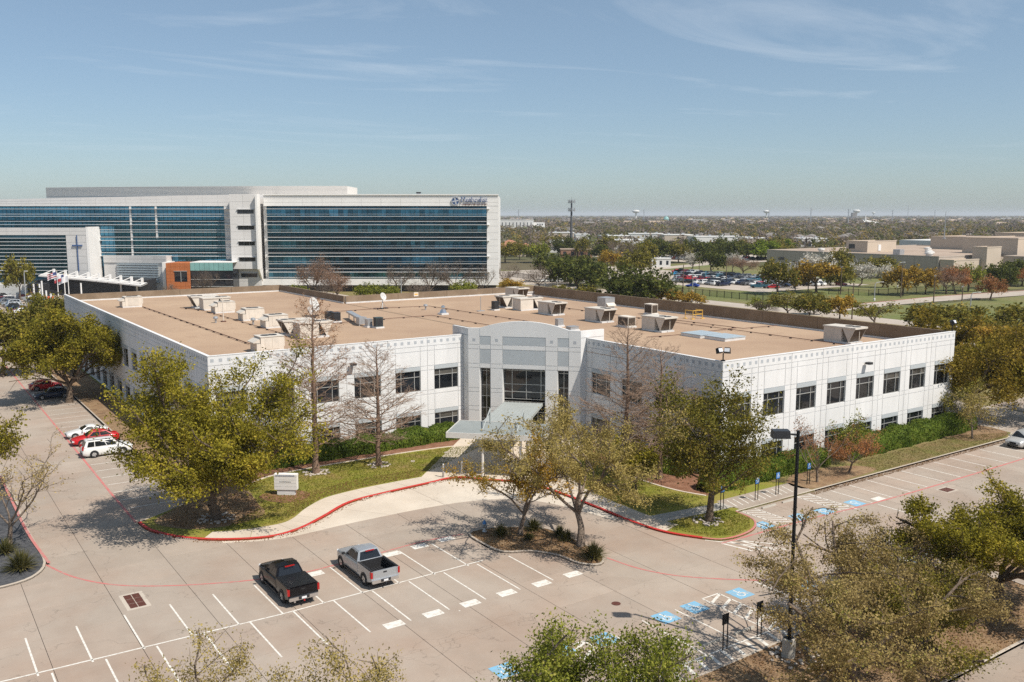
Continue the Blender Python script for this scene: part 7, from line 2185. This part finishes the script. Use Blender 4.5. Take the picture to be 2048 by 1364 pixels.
for kind, u, dep, h, w, lb in [
    ('haze', U(625, 264), 264, 14.0, 10.0, "tall russet bare tree before the hospital glass, tallest"), ('haze', U(670, 260), 260, 10.5, 9.5, "lower russet bare tree right of the tallest one"), ('bare', U(797, 266), 266, 12.6, 8.5, "pale budding bare tree before the middle of the hospital glass"),
    ('bare', U(855, 266), 266, 13.2, 9.5, "bare tree before the hospital glass, left of a close pair"), ('bare', U(908, 268), 268, 13.2, 10.5, "bare tree before the hospital glass, right of a close pair"), ('bare', U(965, 270), 270, 10.2, 8.0, "bare tree at the hospital's right white edge"),
    ('olive', U(28, 262), 262, 12.6, 8.2, "green tree before the left front wing of the hospital"), ('green', U(590, 258), 258, 5.4, 6.0, "low green shrub left of the tall russet tree"), ('green', U(730, 258), 258, 6.0, 7.0, "yellow green shrub before the hospital base, left"),
    ('green', U(770, 258), 258, 5.4, 7.0, "yellow green shrub before the hospital base, middle"), ('green', U(925, 262), 262, 6.4, 7.5, "yellow green shrub before the hospital base, right"), ('bare', U(405, 274), 274, 8.4, 8.6, "bare reddish tree before the mint green hospital panels"),
    ('bare', U(330, 270), 270, 5.0, 5.0, "small bare shrub before the orange hospital corner"), ('bare', U(640, 256), 256, 6.5, 8.0, "bare brown shrub under the tall russet tree"), ('bare', U(840, 258), 258, 6.0, 9.0, "bare brown shrub before the hospital base"), ('olive', U(105, 214), 214, 5.0, 9.0, "olive bush left of the far left office corner"), ('rust', U(118, 232), 232, 3.0, 9.0, "rust brown planting below the white light columns")]:
    far_tree(kind, lb, P(u, dep), h, w, GD)
# scattered trees between the car park and the shops
lines_ = [(1010, 470, 'olive'), (1040, 500, 'olive'), (1060, 560, 'bare'), (1075, 470, 'green'), (1095, 600, 'olive'), (1118, 545, 'dark'), (1135, 560, 'dark'), (1165, 520, 'olive'), (1185, 530, 'bare'), (1200, 505, 'dark'), (1215, 560, 'olive'), (1235, 540, 'bare'), (1250, 470, 'bare'), (1300, 560, 'dark'), (1322, 520, 'olive'),
          (1350, 500, 'bare'), (1362, 530, 'bare'), (1388, 500, 'dark'), (1405, 510, 'dark'), (1422, 500, 'dark'), (1440, 505, 'dark'), (1458, 490, 'dark'), (1480, 500, 'olive'), (1500, 500, 'dark'), (1518, 510, 'olive'), (1535, 505, 'dark'), (1555, 560, 'olive'), (1580, 570, 'bright'), (1320, 470, 'dark'), (1300, 455, 'olive'), (1360, 470, 'olive'), (1470, 470, 'dark'), (1265, 500, 'olive')]
for k, (x, dep, kind) in enumerate(sorted(lines_)):
    far_tree(kind, "%s tree, %s from the left in the belt before the shops" % (dict(dark='dark green', olive='olive', bare='bare grey', green='pale green', bright='bright green')[kind], (ORD + ["twenty-seventh", "twenty-eighth", "twenty-ninth", "thirtieth", "thirty-first", "thirty-second", "thirty-third", "thirty-fourth"])[k]), P(U(x, dep), dep), rt3.uniform(9.5, 12.5), rt3.uniform(10, 14), "tree belt before the shops")

# ------------------------------------------------------------------ hedges, grass tufts, lawn blades
def hedge(label, x0, x1, y0, y1, h, n, seed, leafm=None):
    rng = np.random.default_rng(seed)
    t = thing("hedge", label, "hedge", ((x0 + x1) / 2, (y0 + y1) / 2, .1), 0, "clipped hedges along the office walls")
    L, W = x1 - x0, y1 - y0
    # lumpy core
    nx, na = int(L / .7) + 2, 9
    V, F = [], []
    for i in range(nx):
        x = -L / 2 + L * i / (nx - 1)
        bump = 1 + .10 * math.sin(x * 1.3 + seed) + .07 * math.sin(x * 2.9 + 2 * seed)
        e = min(1, (i + .3) / 1.6, (nx - 1 - i + .3) / 1.6)
        for k in range(na):
            a = PI * k / (na - 1)
            cx, sx = math.cos(a), math.sin(a)
            V.append((x, -abs(cx) ** .6 * math.copysign(1, cx) * W / 2 * bump * .88 * e ** .4, max(0.0, abs(sx) ** .55 * h * bump * .9 * e ** .4)))
    for i in range(nx - 1):
        for k in range(na - 1):
            F.append((i * na + k, i * na + k + 1, (i + 1) * na + k + 1, (i + 1) * na + k))
    core = MB().add(V, F).build("hedge_core", leafm or LEAF['hedge'], t, True)
    # leaf skin
    Vn = np.array(V); Fn = np.array(F)
    A, B, Cc, Dd = (Vn[Fn[:, q]] for q in range(4))
    ar = np.linalg.norm(np.cross(Cc - A, Dd - B), axis=1); pr = ar / ar.sum()
    f = rng.choice(len(Fn), n, p=pr); u, v = rng.random((n, 1)), rng.random((n, 1))
    C = (A[f] * (1 - u) + B[f] * u) * (1 - v) + (Dd[f] * (1 - u) + Cc[f] * u) * v
    C = C * np.array([[1.0, 1.0, 1.0]]) + np.concatenate([np.zeros((n, 1)), C[:, 1:] * rng.uniform(-.02, .10, (n, 1))], 1) + rng.normal(size=(n, 3)) * .045
    V2, F2 = leaf_quads(C, .085, .05, rng, .4)
    obj_from(np_mesh("foliage", V2, F2, leafm or LEAF['hedge']), "foliage", t)
hedge("long clipped hedge under the left wing windows", 28.5, 50.8, 83.0, 85.6, 1.75, 14000, 1)
hedge("short hedge end hidden behind the corner oak on the left wing", 25.0, 28.2, 82.8, 85.4, 1.6, 2500, 2)
hedge("dark hedge at the near corner of the right wing", 58.2, 75.6, 53.4, 56.0, 1.75, 12000, 3)
hedge("bright clipped hedge along the right wing, farther half", 77.5, 102.3, 53.2, 56.0, 2.0, 15000, 4)
hedge("low hedge in the courtyard under the shaded wall", 59.2, 61.9, 57.5, 73.0, 1.5, 5000, 5)

def tuft(label, c, r, h, n, seed, cat="grass tuft", z=.1):
    rng = np.random.default_rng(seed)
    t = thing("yucca_plant", label, cat, (c[0], c[1], z), 0, "spiky tufts in the islands")
    V, F = [], []
    for k in range(n):
        a = rng.uniform(0, 6.28); el = R(rng.uniform(15, 85)); L = h * rng.uniform(.7, 1.15)
        d = np.array([math.cos(a) * math.cos(el), math.sin(a) * math.cos(el), math.sin(el)])
        s = np.array([-math.sin(a), math.cos(a), 0]) * .03
        p0 = np.array([math.cos(a), math.sin(a), 0]) * r * .12 * rng.random()
        p1 = p0 + d * L * .55; p2 = p0 + d * L + np.array([0, 0, -.18 * L * math.cos(el)])
        b = len(V)
        V += [p0 - s, p0 + s, p1 + s * .8, p1 - s * .8, p2 + s * .1, p2 - s * .1]
        F += [(b, b + 1, b + 2, b + 3), (b + 3, b + 2, b + 4, b + 5)]
    obj_from(np_mesh("blades", np.array(V), np.array(F), LEAF['tuft']), "blades", t)
    MB().lathe((0, 0, -.05), [(.18, 0), (.14, .2), (.05, .3)], 8).build("crown_base", K['bark'], t)
LEAF['tuft'] = leaf_mat("spiky_blade", (0.06, 0.065, 0.02), (0.19, 0.17, 0.06), (0.30, 0.24, 0.10))
tuft("large spiky tuft on the dark gravel island at left", (6.15, 68.9), 1.3, 1.5, 420, 1)
tuft("spiky tuft on the gravel island behind the larger one", (5.6, 73.0), 1.0, 1.2, 260, 2)
tuft("spiky tuft at the near tip of the tree island", (40.2, 48.0), 1.1, 1.25, 360, 3)
tuft("spiky tuft at the far left of the tree island", (37.3, 55.6), .9, 1.0, 240, 4)
tuft("spiky tuft behind the small budding tree", (40.1, 55.2), .9, 1.0, 240, 5)
tuft("spiky tuft on the right side of the tree island", (41.0, 53.0), .8, .9, 200, 6)
tuft("spiky tuft beside the big budding tree", (40.8, 51.9), .8, .9, 200, 7)
tuft("small spiky tuft at the front of the tree island", (38.5, 53.6), .6, .7, 140, 8)

# lawn blades and fallen leaves: too many to count
def inside(poly, X, Y):
    n = len(poly); r = np.zeros(len(X), bool); j = n - 1
    for i in range(n):
        xi, yi = poly[i]; xj, yj = poly[j]
        c = ((yi > Y) != (yj > Y)) & (X < (xj - xi) * (Y - yi) / (yj - yi + 1e-12) + xi)
        r ^= c; j = i
    return r
def scatter(name, label, cat, poly, n, z, a, b, m, seed, up=2.0, edge=None):
    rng = np.random.default_rng(seed)
    xs = [p[0] for p in poly]; ys = [p[1] for p in poly]
    X = rng.uniform(min(xs), max(xs), n * 2); Y = rng.uniform(min(ys), max(ys), n * 2)
    k = inside(poly, X, Y); X, Y = X[k][:n], Y[k][:n]
    C = np.stack([X, Y, np.full(len(X), z) + rng.uniform(0, .03, len(X))], 1)
    V, F = leaf_quads(C, a, b, rng, up)
    o = obj_from(np_mesh(name, V, F, m), name)
    tag(o, label, cat, kind='stuff')
LEAF['grass'] = leaf_mat("grass_blade", (0.10, 0.11, 0.012), (0.23, 0.22, 0.028), (0.32, 0.23, 0.07), scale=.35)
LEAF['fallen'] = leaf_mat("fallen_leaf", (0.16, 0.085, 0.035), (0.30, 0.18, 0.08), (0.22, 0.15, 0.07))
lawn_poly = [(20.0, 68.9), (24, 68), (26, 69), (29.6, 72.1), (34, 73), (39.7, 73), (51.0, 79.3), (48, 80.6), (38.8, 81.4), (32, 81.4), (28, 80.7), (25.3, 78.9), (24.8, 73.0)]
scatter("lawn_grass", "short mown grass of the front lawn", "grass", lawn_poly, 26000, Z1 + .02, .07, .016, LEAF['grass'], 1, .3)
right_lawn = [(50.0, 58), (50.4, 62), (52.2, 65.2), (60.6, 74.3), (57.4, 70), (56.4, 65), (56.0, 60), (56.3, 56), (57.2, 53), (50.5, 53), (49.9, 55)]
scatter("courtyard_grass", "mown grass of the courtyard lawn right of the entrance", "grass", right_lawn, 9000, Z1 + .02, .07, .016, LEAF['grass'], 2, .3)
scatter("planter_grass", "grass in the small planter by the accessible bays", "grass", [(50.3, 46.2), (52.3, 45.4), (54.4, 45.9), (56, 47.3), (56.3, 49), (56.2, 49.9), (50.2, 50.3), (48.9, 49.5)], 4500, Z1 + .02, .07, .016, LEAF['grass'], 3, .3)
scatter("verge_grass", "dry grass of the verge along the right bays", "grass", [(77, 49.5), (100, 49.5), (103, 50.4), (97, 52.9), (77.5, 52.9)], 9000, Z1 + .02, .07, .016, leaf_mat("dry_blade", (.12, .11, .03), (.26, .2, .08)), 4, .3)
scatter("fallen_leaves_drop_off", "brown fallen leaves drifted along the red kerb", "leaves", [p for p in offset_line(red_a[12:60], -.45)] + [p for p in reversed(offset_line(red_a[12:60], -.02))], 3500, .02, .045, .03, LEAF['fallen'], 5, 3)
scatter("fallen_leaves_bed", "brown fallen leaves on the right foreground bed", "leaves", big, 16000, .12, .05, .033, LEAF['fallen'], 6, 3)
scatter("fallen_leaves_oak", "brown fallen leaves under the corner oak", "leaves", [(16.4, 74), (17.8, 70.7), (22, 69.6), (25, 73), (24.6, 83), (20.5, 80)], 4500, Z2 + .01, .05, .033, LEAF['fallen'], 7, 3)
scatter("fallen_leaves_lawn", "brown fallen leaves over the lawn's kerb side", "leaves", [(24.5, 68.4), (26.4, 69.4), (29.8, 72.2), (34, 73), (39.7, 73.0), (42, 75.2), (34, 75.5), (28.5, 74.0)], 4200, Z1 + .03, .05, .033, LEAF['fallen'], 8, 3)
scatter("fallen_leaves_island", "brown fallen leaves on the tree island", "leaves", isl, 3500, .11, .05, .033, LEAF['fallen'], 9, 3)
scatter("fallen_leaves_right", "brown fallen leaves along the right kerb", "leaves", [(66, 48.6), (100, 48.7), (100, 49.2), (66, 49.2)], 3000, .02, .045, .03, LEAF['fallen'], 10, 3)

# ------------------------------------------------------------------ street furniture
# tall car park lamp on its concrete foot
t = thing("parking_lot_lamp", "tall black lamp post with box head on a concrete foot, right foreground", "lamp post", (41.15, 31.8, 0))
t.location = (39.75, 30.5, 0)
MB().lathe((0, 0, .0), [(.36, 0), (.36, 1.15), (.33, 1.2), (0, 1.2)], 20).build("concrete_foot", K['concrete_dark'], t)
MB().lo(-.2, -.2, 1.2, .2, .2, 1.26).build("base_plate", K['black'], t)
MB().tube([(0, 0, 1.2), (0, 0, 13.0)], [.115, .09], 10).build("pole", K['black'], t)
MB().tube([(0, 0, 12.75), (-.35, .25, 12.8)], .05, 8).build("arm", K['black'], t)
o = MB().box((0, 0, 0), (.95, .62, .42), 0, 0, .92).build("lamp_head", K['darkmetal'], t); o.location = (-.78, .54, 12.82); o.rotation_euler = (0, 0, R(145))

# accessible bay signs on twin posts
def ada_sign(label, c, face, h=2.15):
    t = thing("accessible_sign", label, "sign", (c[0], c[1], .0), face, "blue accessible parking signs")
    for s_ in (-.17, .17):
        MB().tube([(s_, 0, 0), (s_, 0, h)], .035, 8).build("post", K['black'], t)
    MB().lo(-.26, -.035, h - .62, .26, .0, h).build("back_plate", K['black'], t)
    MB().lo(-.225, -.045, h - .55, .225, -.036, h - .03).build("sign_face", K['signblue'], t)
    o = obj_from(sym_me, "wheelchair_mark", t); o.location = (0, -.047, h - .27); o.rotation_euler = (R(90), 0, 0); o.scale = (.4, .4, .4)
for lb, c in (("blue accessible sign nearest the slender oak", (56.0, 50.3)), ("blue accessible sign, second from the slender oak", (60.3, 50.3)), ("blue accessible sign, third from the slender oak", (63.0, 50.3)), ("blue accessible sign beside the bare crape myrtle", (67.8, 50.7))):
    ada_sign(lb, c, 0.0)
ada_sign("black backed accessible sign at the hatched aisle, left of two", (37.6, 33.2), PI)
ada_sign("black backed accessible sign at the hatched aisle, right of two", (40.5, 33.2), PI)
ada_sign("black backed accessible sign half hidden by the fresh green tree", (32.9, 33.1), PI)

# wheel stops
ws = MB().extrude([(-.09, 0), (.09, 0), (.06, .12), (-.06, .12)], lambda u, v, a: (a, u, v), -.85, .85)
ws_me = ws.mesh("wheel_stop", K['concrete_dark'])
for lb, c in (("concrete wheel stop before the sign nearest the oak", (55.2, 48.7)), ("concrete wheel stop before the second sign", (60.0, 48.7)), ("concrete wheel stop before the third sign", (62.6, 48.7)), ("concrete wheel stop in the bay left of the hatched aisle", (37.7, 34.15)), ("concrete wheel stop in the bay right of the hatched aisle", (40.3, 34.15)), ("concrete wheel stop under the fresh green tree", (35.0, 34.15))):
    tag(obj_from(ws_me, "wheel_stop", None, (c[0], c[1], .001)), lb, "wheel stop", "concrete wheel stops")

# bollards at the drop-off
def bollard(label, c, yellow=False):
    t = thing("bollard", label, "bollard", (c[0], c[1], .1), 0, "steel bollards by the entrance canopy")
    MB().tube([(0, 0, 0), (0, 0, 1.25)], .09, 12).build("post", K['galv'], t)
    MB().lathe((0, 0, 1.25), [(.09, 0), (.095, .05), (.06, .09), (0, .1)], 12).build("cap", K['yellow'] if yellow else K['galv'], t)
bollard("grey steel bollard at the left end of the drop-off", (41.5, 71.5)); bollard("grey steel bollard beside the canopy shadow", (43.4, 71.3)); bollard("yellow topped bollard right of the canopy", (49.6, 64.9), True)

# fire hydrant
t = thing("fire_hydrant", "blue topped silver fire hydrant on the tree island", "fire hydrant", (36.75, 57.05, .1))
MB().lathe((0, 0, 0), [(.2, 0), (.2, .05), (.13, .07), (.13, .55), (.17, .57), (.17, .62)], 14).build("barrel", K['galv'], t, True)
MB().lathe((0, 0, .62), [(.16, 0), (.15, .12), (.08, .2), (.05, .22), (.05, .3), (0, .3)], 14).build("bonnet", mat("hydrant_blue", (.06, .22, .50), .5), t, True)
for d_ in ((1, 0), (-1, 0), (0, -1)):
    MB().tube([(0, 0, .42), (d_[0] * .24, d_[1] * .24, .42)], .07, 10).build("outlet", K['galv'], t)

# monument sign on the lawn
t = thing("monument_sign", "white panelled monument sign on the front lawn", "sign", (27.5, 74.75, .12), R(-38))
MB().lo(-.78, -.19, 0, .78, .19, .5).build("plinth", K['white'], t)
for k in range(4):
    z = .5 + k * .3
    MB().lo(-1.0, -.25, z + .008, 1.0, .25, z + .292).build("sign_board", K['panelwhite'], t)
MB().lo(-1.02, -.26, 1.71, 1.02, .26, 1.9).build("cap_board", K['panelwhite'], t)
rr = random.Random(4)
def glyphs(name, x0, x1, z, h, m, y):
    x = x0
    mb = MB()
    while x < x1:
        w = rr.uniform(.035, .065)
        mb.lo(x, y - .01, z, x + w * .4, y, z + h * rr.uniform(.6, 1)); mb.lo(x + w * .4, y - .01, z + h * .4 * rr.random(), x + w, y, z + h * .55)
        x += w + .03
    mb.build(name, m, t)
glyphs("top_print", -.86, .84, 1.735, .13, K['logoblue'], -.261)
glyphs("middle_print", -.5, .5, 1.2, .09, K['plastic'], -.251)
sheet("sign_bed", smooth_poly([(25.2, 75.3), (26.2, 72.8), (28.0, 72.5), (29.3, 73.8), (28.6, 75.6), (26.6, 76.3)], 3, True), Z2 + .004, K['mulch'])
tag(MB().lo(-.28, -.2, 0, .28, .2, .06).build("valve_box", K['kerb'], loc=(46.3, 79.0, .13), rz=.4), "small pale valve box lid in the front lawn", "valve box")
tag(MB().lo(-.25, -.2, 0, .25, .2, .05).build("valve_box", K['kerb'], loc=(41.8, 78.0, .13), rz=1.0), "small pale valve box lid near the shorter cypress", "valve box")

# --- poles, lamps, fence along the road
def utility_pole(label, c, h, arms=1, lean=0.0):
    t = thing("utility_pole", label, "utility pole", (c[0], c[1], 0), R(20), "wooden utility poles along the road")
    MB().tube([(0, 0, 0), (lean, 0, h)], [.17, .11], 8).build("pole", K['bark'], t)
    for k in range(arms):
        z = h - .5 - k * .9
        MB().lo(-1.25, -.06, z - .07, 1.25, .06, z + .07).build("cross_arm", K['bark_grey'], t)
        for x in (-1.1, -.5, .5, 1.1):
            MB().lathe((x, 0, z + .07), [(.05, 0), (.08, .08), (.04, .2), (0, .22)], 8).build("insulator", K['galv'], t)
    if arms > 1:
        MB().lathe((.35, 0, h - 3.4), [(.26, 0), (.26, .9), (0, 1.0)], 10).build("transformer", K['galv'], t)
for lb, c, h, a in (("utility pole with transformer at the car park's right end", (236.3, 191.6), 9.7, 2), ("utility pole right of the one with the transformer", (243.6, 190.6), 9.6, 1), ("short utility pole in front of the big golden tree", (241.4, 183.9), 7.0, 0),
                    ("utility pole right of the big golden tree", (243.0, 173.1), 8.9, 1), ("bare pole beside the yellow median tree", (187.5, 130.1), 8.6, 0), ("slim pole before the yellow gold tree", (248.3, 156.1), 10.3, 0), ("utility pole by the white school drive", (234.6, 137.7), 8.4, 1),
                    ("thick utility pole behind the roof corner flood light", (202.1, 111.8), 8.6, 1), ("dark pole at the left end of the car park", (206.06, 218.97), 8.8, 0), ("tall dark pole before the golden shrubs", (176.88, 175.15), 11.2, 0), ("light wooden pole above the dark oaks", (261.03, 291.48), 8.0, 0), ("pole above the small golden green tree", (324.93, 378.41), 10, 1), ("pole before the grey shop front", (379.01, 416.22), 10, 1), ("pole between the cars at the lawn edge", (249.98, 226.06), 9.0, 0), ("pole by the dark spreading tree", (286.18, 274.13), 7.0, 0)):
    utility_pole(lb, c, h, a)
def street_lamp(label, c, h, d=1.0, rz=0.0):
    t = thing("street_lamp", label, "street lamp", (c[0], c[1], 0), rz, "grey street lamps")
    MB().tube([(0, 0, 0), (0, 0, h - .8), (d * .25, 0, h - .2), (d * 1.2, 0, h)], [.14, .11, .08, .06], 8).build("pole", K['galv'], t)
    MB().box((d * 1.5, 0, h - .02), (.75, .28, .16)).build("lamp_head", K['panelgrey'], t)
    MB().lathe((0, 0, 0), [(.3, 0), (.3, .6), (.2, .7), (0, .7)], 10).build("base", K['whitewall'], t)
street_lamp("grey street lamp left of the broad dark oak", (187.35, 244.40), 8.2, 1.6, YAW)
street_lamp("short light pole before the car park fence", (211.87, 205.53), 6.8, 1.0, YAW)
street_lamp("grey street lamp by the school drive fence", (233.5, 155.0), 5.4, 1.4, YAW)
street_lamp("grey street lamp beside the thick utility pole", (203.5, 110.5), 7.0, 1.2, YAW)
street_lamp("street lamp on the lawn before the school", (282.34, 178.88), 8.6, 1.2, YAW)
street_lamp("street lamp right of the hospital near the lot", (187.76, 252.06), 5.5, .8, YAW)
street_lamp("dark lamp pole in the lot before the hospital", (26.57, 238.80), 11.5, .3, YAW)
street_lamp("white post before the hospital base", (119.59, 228.46), 7.0, .3, YAW)

# black steel fence, panel by panel
def fence(label, p, q, h=1.9, step=2.6):
    d = Vector((q[0] - p[0], q[1] - p[1], 0)); L = d.length; n = max(1, int(L / step)); a = math.atan2(d.y, d.x)
    t = thing("steel_fence", label, "fence", (p[0], p[1], 0), a, "black steel fences of the school grounds")
    pm = MB(); s = L / n
    pm.lo(0, -.03, h - .14, s, .03, h - .07); pm.lo(0, -.03, .15, s, .03, .22)
    for k in range(int(s / .22)): pm.lo(k * .22 + .1, -.015, .1, k * .22 + .14, .015, h)
    pm = pm.mesh("fence_panel", K['black']); po = MB().lo(-.06, -.06, 0, .06, .06, h + .12).mesh("fence_post", K['black'])
    for k in range(n):
        obj_from(pm, "fence_panel", t, (k * s, 0, 0)); obj_from(po, "fence_post", t, (k * s, 0, 0))
    obj_from(po, "fence_post", t, (L, 0, 0))
fence("black fence along the road before the school car park", (205.0, 212), (205.0, 154), step=2.9)
fence("black fence across the lawn right of the big golden tree", (241.1, 176), (245.5, 165), step=2.6)
fence("black fence behind the orange trees along the school drive", (245.5, 165), (330, 157.5), step=4.4)
fence("black fence under the dark oaks beside the road", (205, 300), (196.5, 222), step=4.0)

# wires between poles
def wire(label, a, b, sag=.8):
    t = MB(); n = 8
    pts = []
    for k in range(n + 1):
        f = k / n
        pts.append((a[0] + (b[0] - a[0]) * f - a[0], a[1] + (b[1] - a[1]) * f - a[1], a[2] + (b[2] - a[2]) * f - sag * 4 * f * (1 - f)))
    o = t.tube(pts, .035, 4).build("overhead_wire", K['black'], loc=(a[0], a[1], 0))
    tag(o, label, "wire", "overhead wires")
wire("overhead wire left of the tallest wooden poles", (236.3, 191.6, 9.2), (243.6, 190.6, 9.1)); wire("overhead wire across the big golden tree", (243.6, 190.6, 9.1), (243.0, 173.1, 8.4))
wire("overhead wire over the school lawn", (243.0, 173.1, 8.4), (234.6, 137.7, 7.9), 1.0); wire("overhead wire towards the thick utility pole", (234.6, 137.7, 7.9), (202.1, 111.8, 8.1), 1.0)
# pale bus shelter roof behind the parapet
t = thing("bus_shelter", "pale blue curved bus shelter roof behind the rear parapet corner", "bus shelter", ((153.31, 203.41)[0], (153.31, 203.41)[1], 0), YAW)
for k in range(8):
    a0, a1 = PI * (.12 + .76 * k / 8), PI * (.12 + .76 * (k + 1) / 8)
    MB().add([(-5.5 * math.cos(a0), -2.2, 2.0 + 1.4 * math.sin(a0)), (-5.5 * math.cos(a1), -2.2, 2.0 + 1.4 * math.sin(a1)), (-5.5 * math.cos(a1), 2.2, 2.0 + 1.4 * math.sin(a1)), (-5.5 * math.cos(a0), 2.2, 2.0 + 1.4 * math.sin(a0))], [(0, 1, 2, 3)]).build("roof_panel", K['skylight'], t)
for x in (-4.2, 0, 4.2):
    MB().tube([(x, 1.8, 0), (x, 1.8, 2.9)], .08, 8).build("post", K['galv'], t)
t = thing("road_sign", "small dark road sign by the near carriageway", "sign", ((183.99, 227.07)[0], (183.99, 227.07)[1], 0), YAW)
MB().tube([(0, 0, 0), (0, 0, 2.4)], .06, 6).build("post", K['black'], t); MB().lo(-.5, -.04, 1.8, .5, 0, 2.4).build("plate", K['black'], t)
t = thing("banner_sign", "small white banner on the tall dark pole", "sign", ((176.55, 175.38)[0], (176.55, 175.38)[1], 0), YAW)
MB().lo(-.8, -.05, .6, .5, .05, 2.6).build("banner", K['panelwhite'], t); MB().tube([(.6, 0, 0), (.6, 0, 2.8)], .06, 6).build("post", K['galv'], t)

# ------------------------------------------------------------------ far woods to the horizon, and the air
def woods(name, label, n, d0, d1, quads, size, hgt, wid, seed, kinds, grow=0.0):
    rng = np.random.default_rng(seed)
    inv = rng.uniform(1 / d1, 1 / d0, n); dep = 1 / inv
    if d1 / d0 < 4: dep = np.sqrt(rng.uniform(d0 * d0, d1 * d1, n))
    u = dep * rng.uniform(-.42, .92, n)
    X = hd2.x * dep + rt2.x * u; Y = hd2.y * dep + rt2.y * u
    keep = ~((X > 330) & (X < 520) & (Y > 140) & (Y < 340)) & ~((X > 515) & (X < 650) & (Y > 220) & (Y < 340)) & ~((X < 445) & (Y > 140) & (Y < 425))
    for (x0, x1, dp) in ((1090, 1190, 815), (1195, 1550, 735), (1600, 1665, 715), (1000, 1105, 1395), (1280, 1400, 2600), (1715, 1775, 1900)):
        keep &= ~((u / dep * 1833 + 1024 > x0) & (u / dep * 1833 + 1024 < x1) & (dep > dp - 28 - dp * .02) & (dep < dp + 30))
    X, Y, dep = X[keep], Y[keep], dep[keep]; n = len(X)
    sc = 1 + grow * (dep / d0 - 1)
    H = hgt * rng.uniform(.7, 1.25, n); W = wid * rng.uniform(.7, 1.3, n) * sc
    # patches of one species
    cell = np.floor(X / 60) * 73 + np.floor(Y / 60) * 151
    kind = ((np.abs(np.sin(cell * 12.9898) * 43758.5) % 1) * .55 + rng.random(n) * .45)
    kind = np.clip((kind * len(kinds)).astype(int), 0, len(kinds) - 1)
    m = n * quads; ti = np.repeat(np.arange(n), quads)
    a = rng.uniform(0, 6.283, m); el = np.arcsin(rng.uniform(-.05, 1, m)); rad = rng.uniform(.55, 1.0, m) ** .5
    C = np.stack([X[ti] + np.cos(a) * np.cos(el) * rad * W[ti] / 2, Y[ti] + np.sin(a) * np.cos(el) * rad * W[ti] / 2, H[ti] * (.42 + .58 * np.sin(el) * rad)], 1)
    nr = np.stack([np.cos(a) * np.cos(el), np.sin(a) * np.cos(el), np.sin(el) + .3], 1) + rng.normal(size=(m, 3)) * .45
    nr /= np.linalg.norm(nr, axis=1, keepdims=True)
    t = rng.normal(size=(m, 3)); t -= nr * (t * nr).sum(1, keepdims=True); t /= np.linalg.norm(t, axis=1, keepdims=True); w = np.cross(nr, t)
    s = size * rng.uniform(.6, 1.35, (m, 1)) * sc[ti][:, None]
    V = np.stack([C + t * s, C + w * s * .7, C - t * s * .9, C - w * s * .75], 1).reshape(-1, 3)
    me = np_mesh(name, V, np.arange(m * 4).reshape(-1, 4), LEAF[kinds[0]])
    for k in kinds[1:]: me.materials.append(LEAF[k])
    me.polygons.foreach_set("material_index", kind[ti].astype(np.int32))
    o = obj_from(me, name); tag(o, label, "woods", kind='stuff')
K2 = ['bare', 'haze_far', 'oak_far', 'bare', 'gold_far', 'dark_far', 'bare', 'green_far']
LEAF['haze_far'] = leaf_mat("far_twig_haze", (.17, .135, .11), (.27, .22, .18)); LEAF['oak_far'] = leaf_mat("far_olive_leaf", (.085, .085, .025), (.19, .17, .045))
LEAF['gold_far'] = leaf_mat("far_gold_leaf", (.16, .12, .035), (.30, .215, .07)); LEAF['dark_far'] = leaf_mat("far_evergreen_leaf", (.045, .055, .018), (.11, .115, .032)); LEAF['green_far'] = leaf_mat("far_green_leaf", (.10, .13, .02), (.21, .24, .04))
woods("woods_near", "mixed bare and leafing woods beyond the school and shops", 4300, 520, 1500, 38, 1.0, 9.5, 11.5, 301, K2)
woods("woods_far", "distant grey brown woods reaching to the horizon", 10500, 1400, 9000, 12, 2.6, 10.5, 15, 302, ['haze_far', 'bare', 'oak_far', 'haze_far', 'bare', 'gold_far', 'dark_far'], .5)

# the air: one closed, even, thin haze box round everything
hz = bpy.data.materials.new("thin_air")
hz.use_nodes = True
for n_ in list(hz.node_tree.nodes): hz.node_tree.nodes.remove(n_)
ho = hz.node_tree.nodes.new("ShaderNodeOutputMaterial"); hv_ = hz.node_tree.nodes.new("ShaderNodeVolumePrincipled")
hv_.inputs["Color"].default_value = (0.90, 0.95, 1.0, 1); hv_.inputs["Density"].default_value = 0.00008; hv_.inputs["Anisotropy"].default_value = 0.0
hz.node_tree.links.new(hv_.outputs[0], ho.inputs["Volume"])
o = MB().lo(-32000, -32000, -1.2, 32000, 32000, 75).build("haze", hz)
tag(o, "thin pale blue haze filling the air over the land", "haze", kind='stuff')
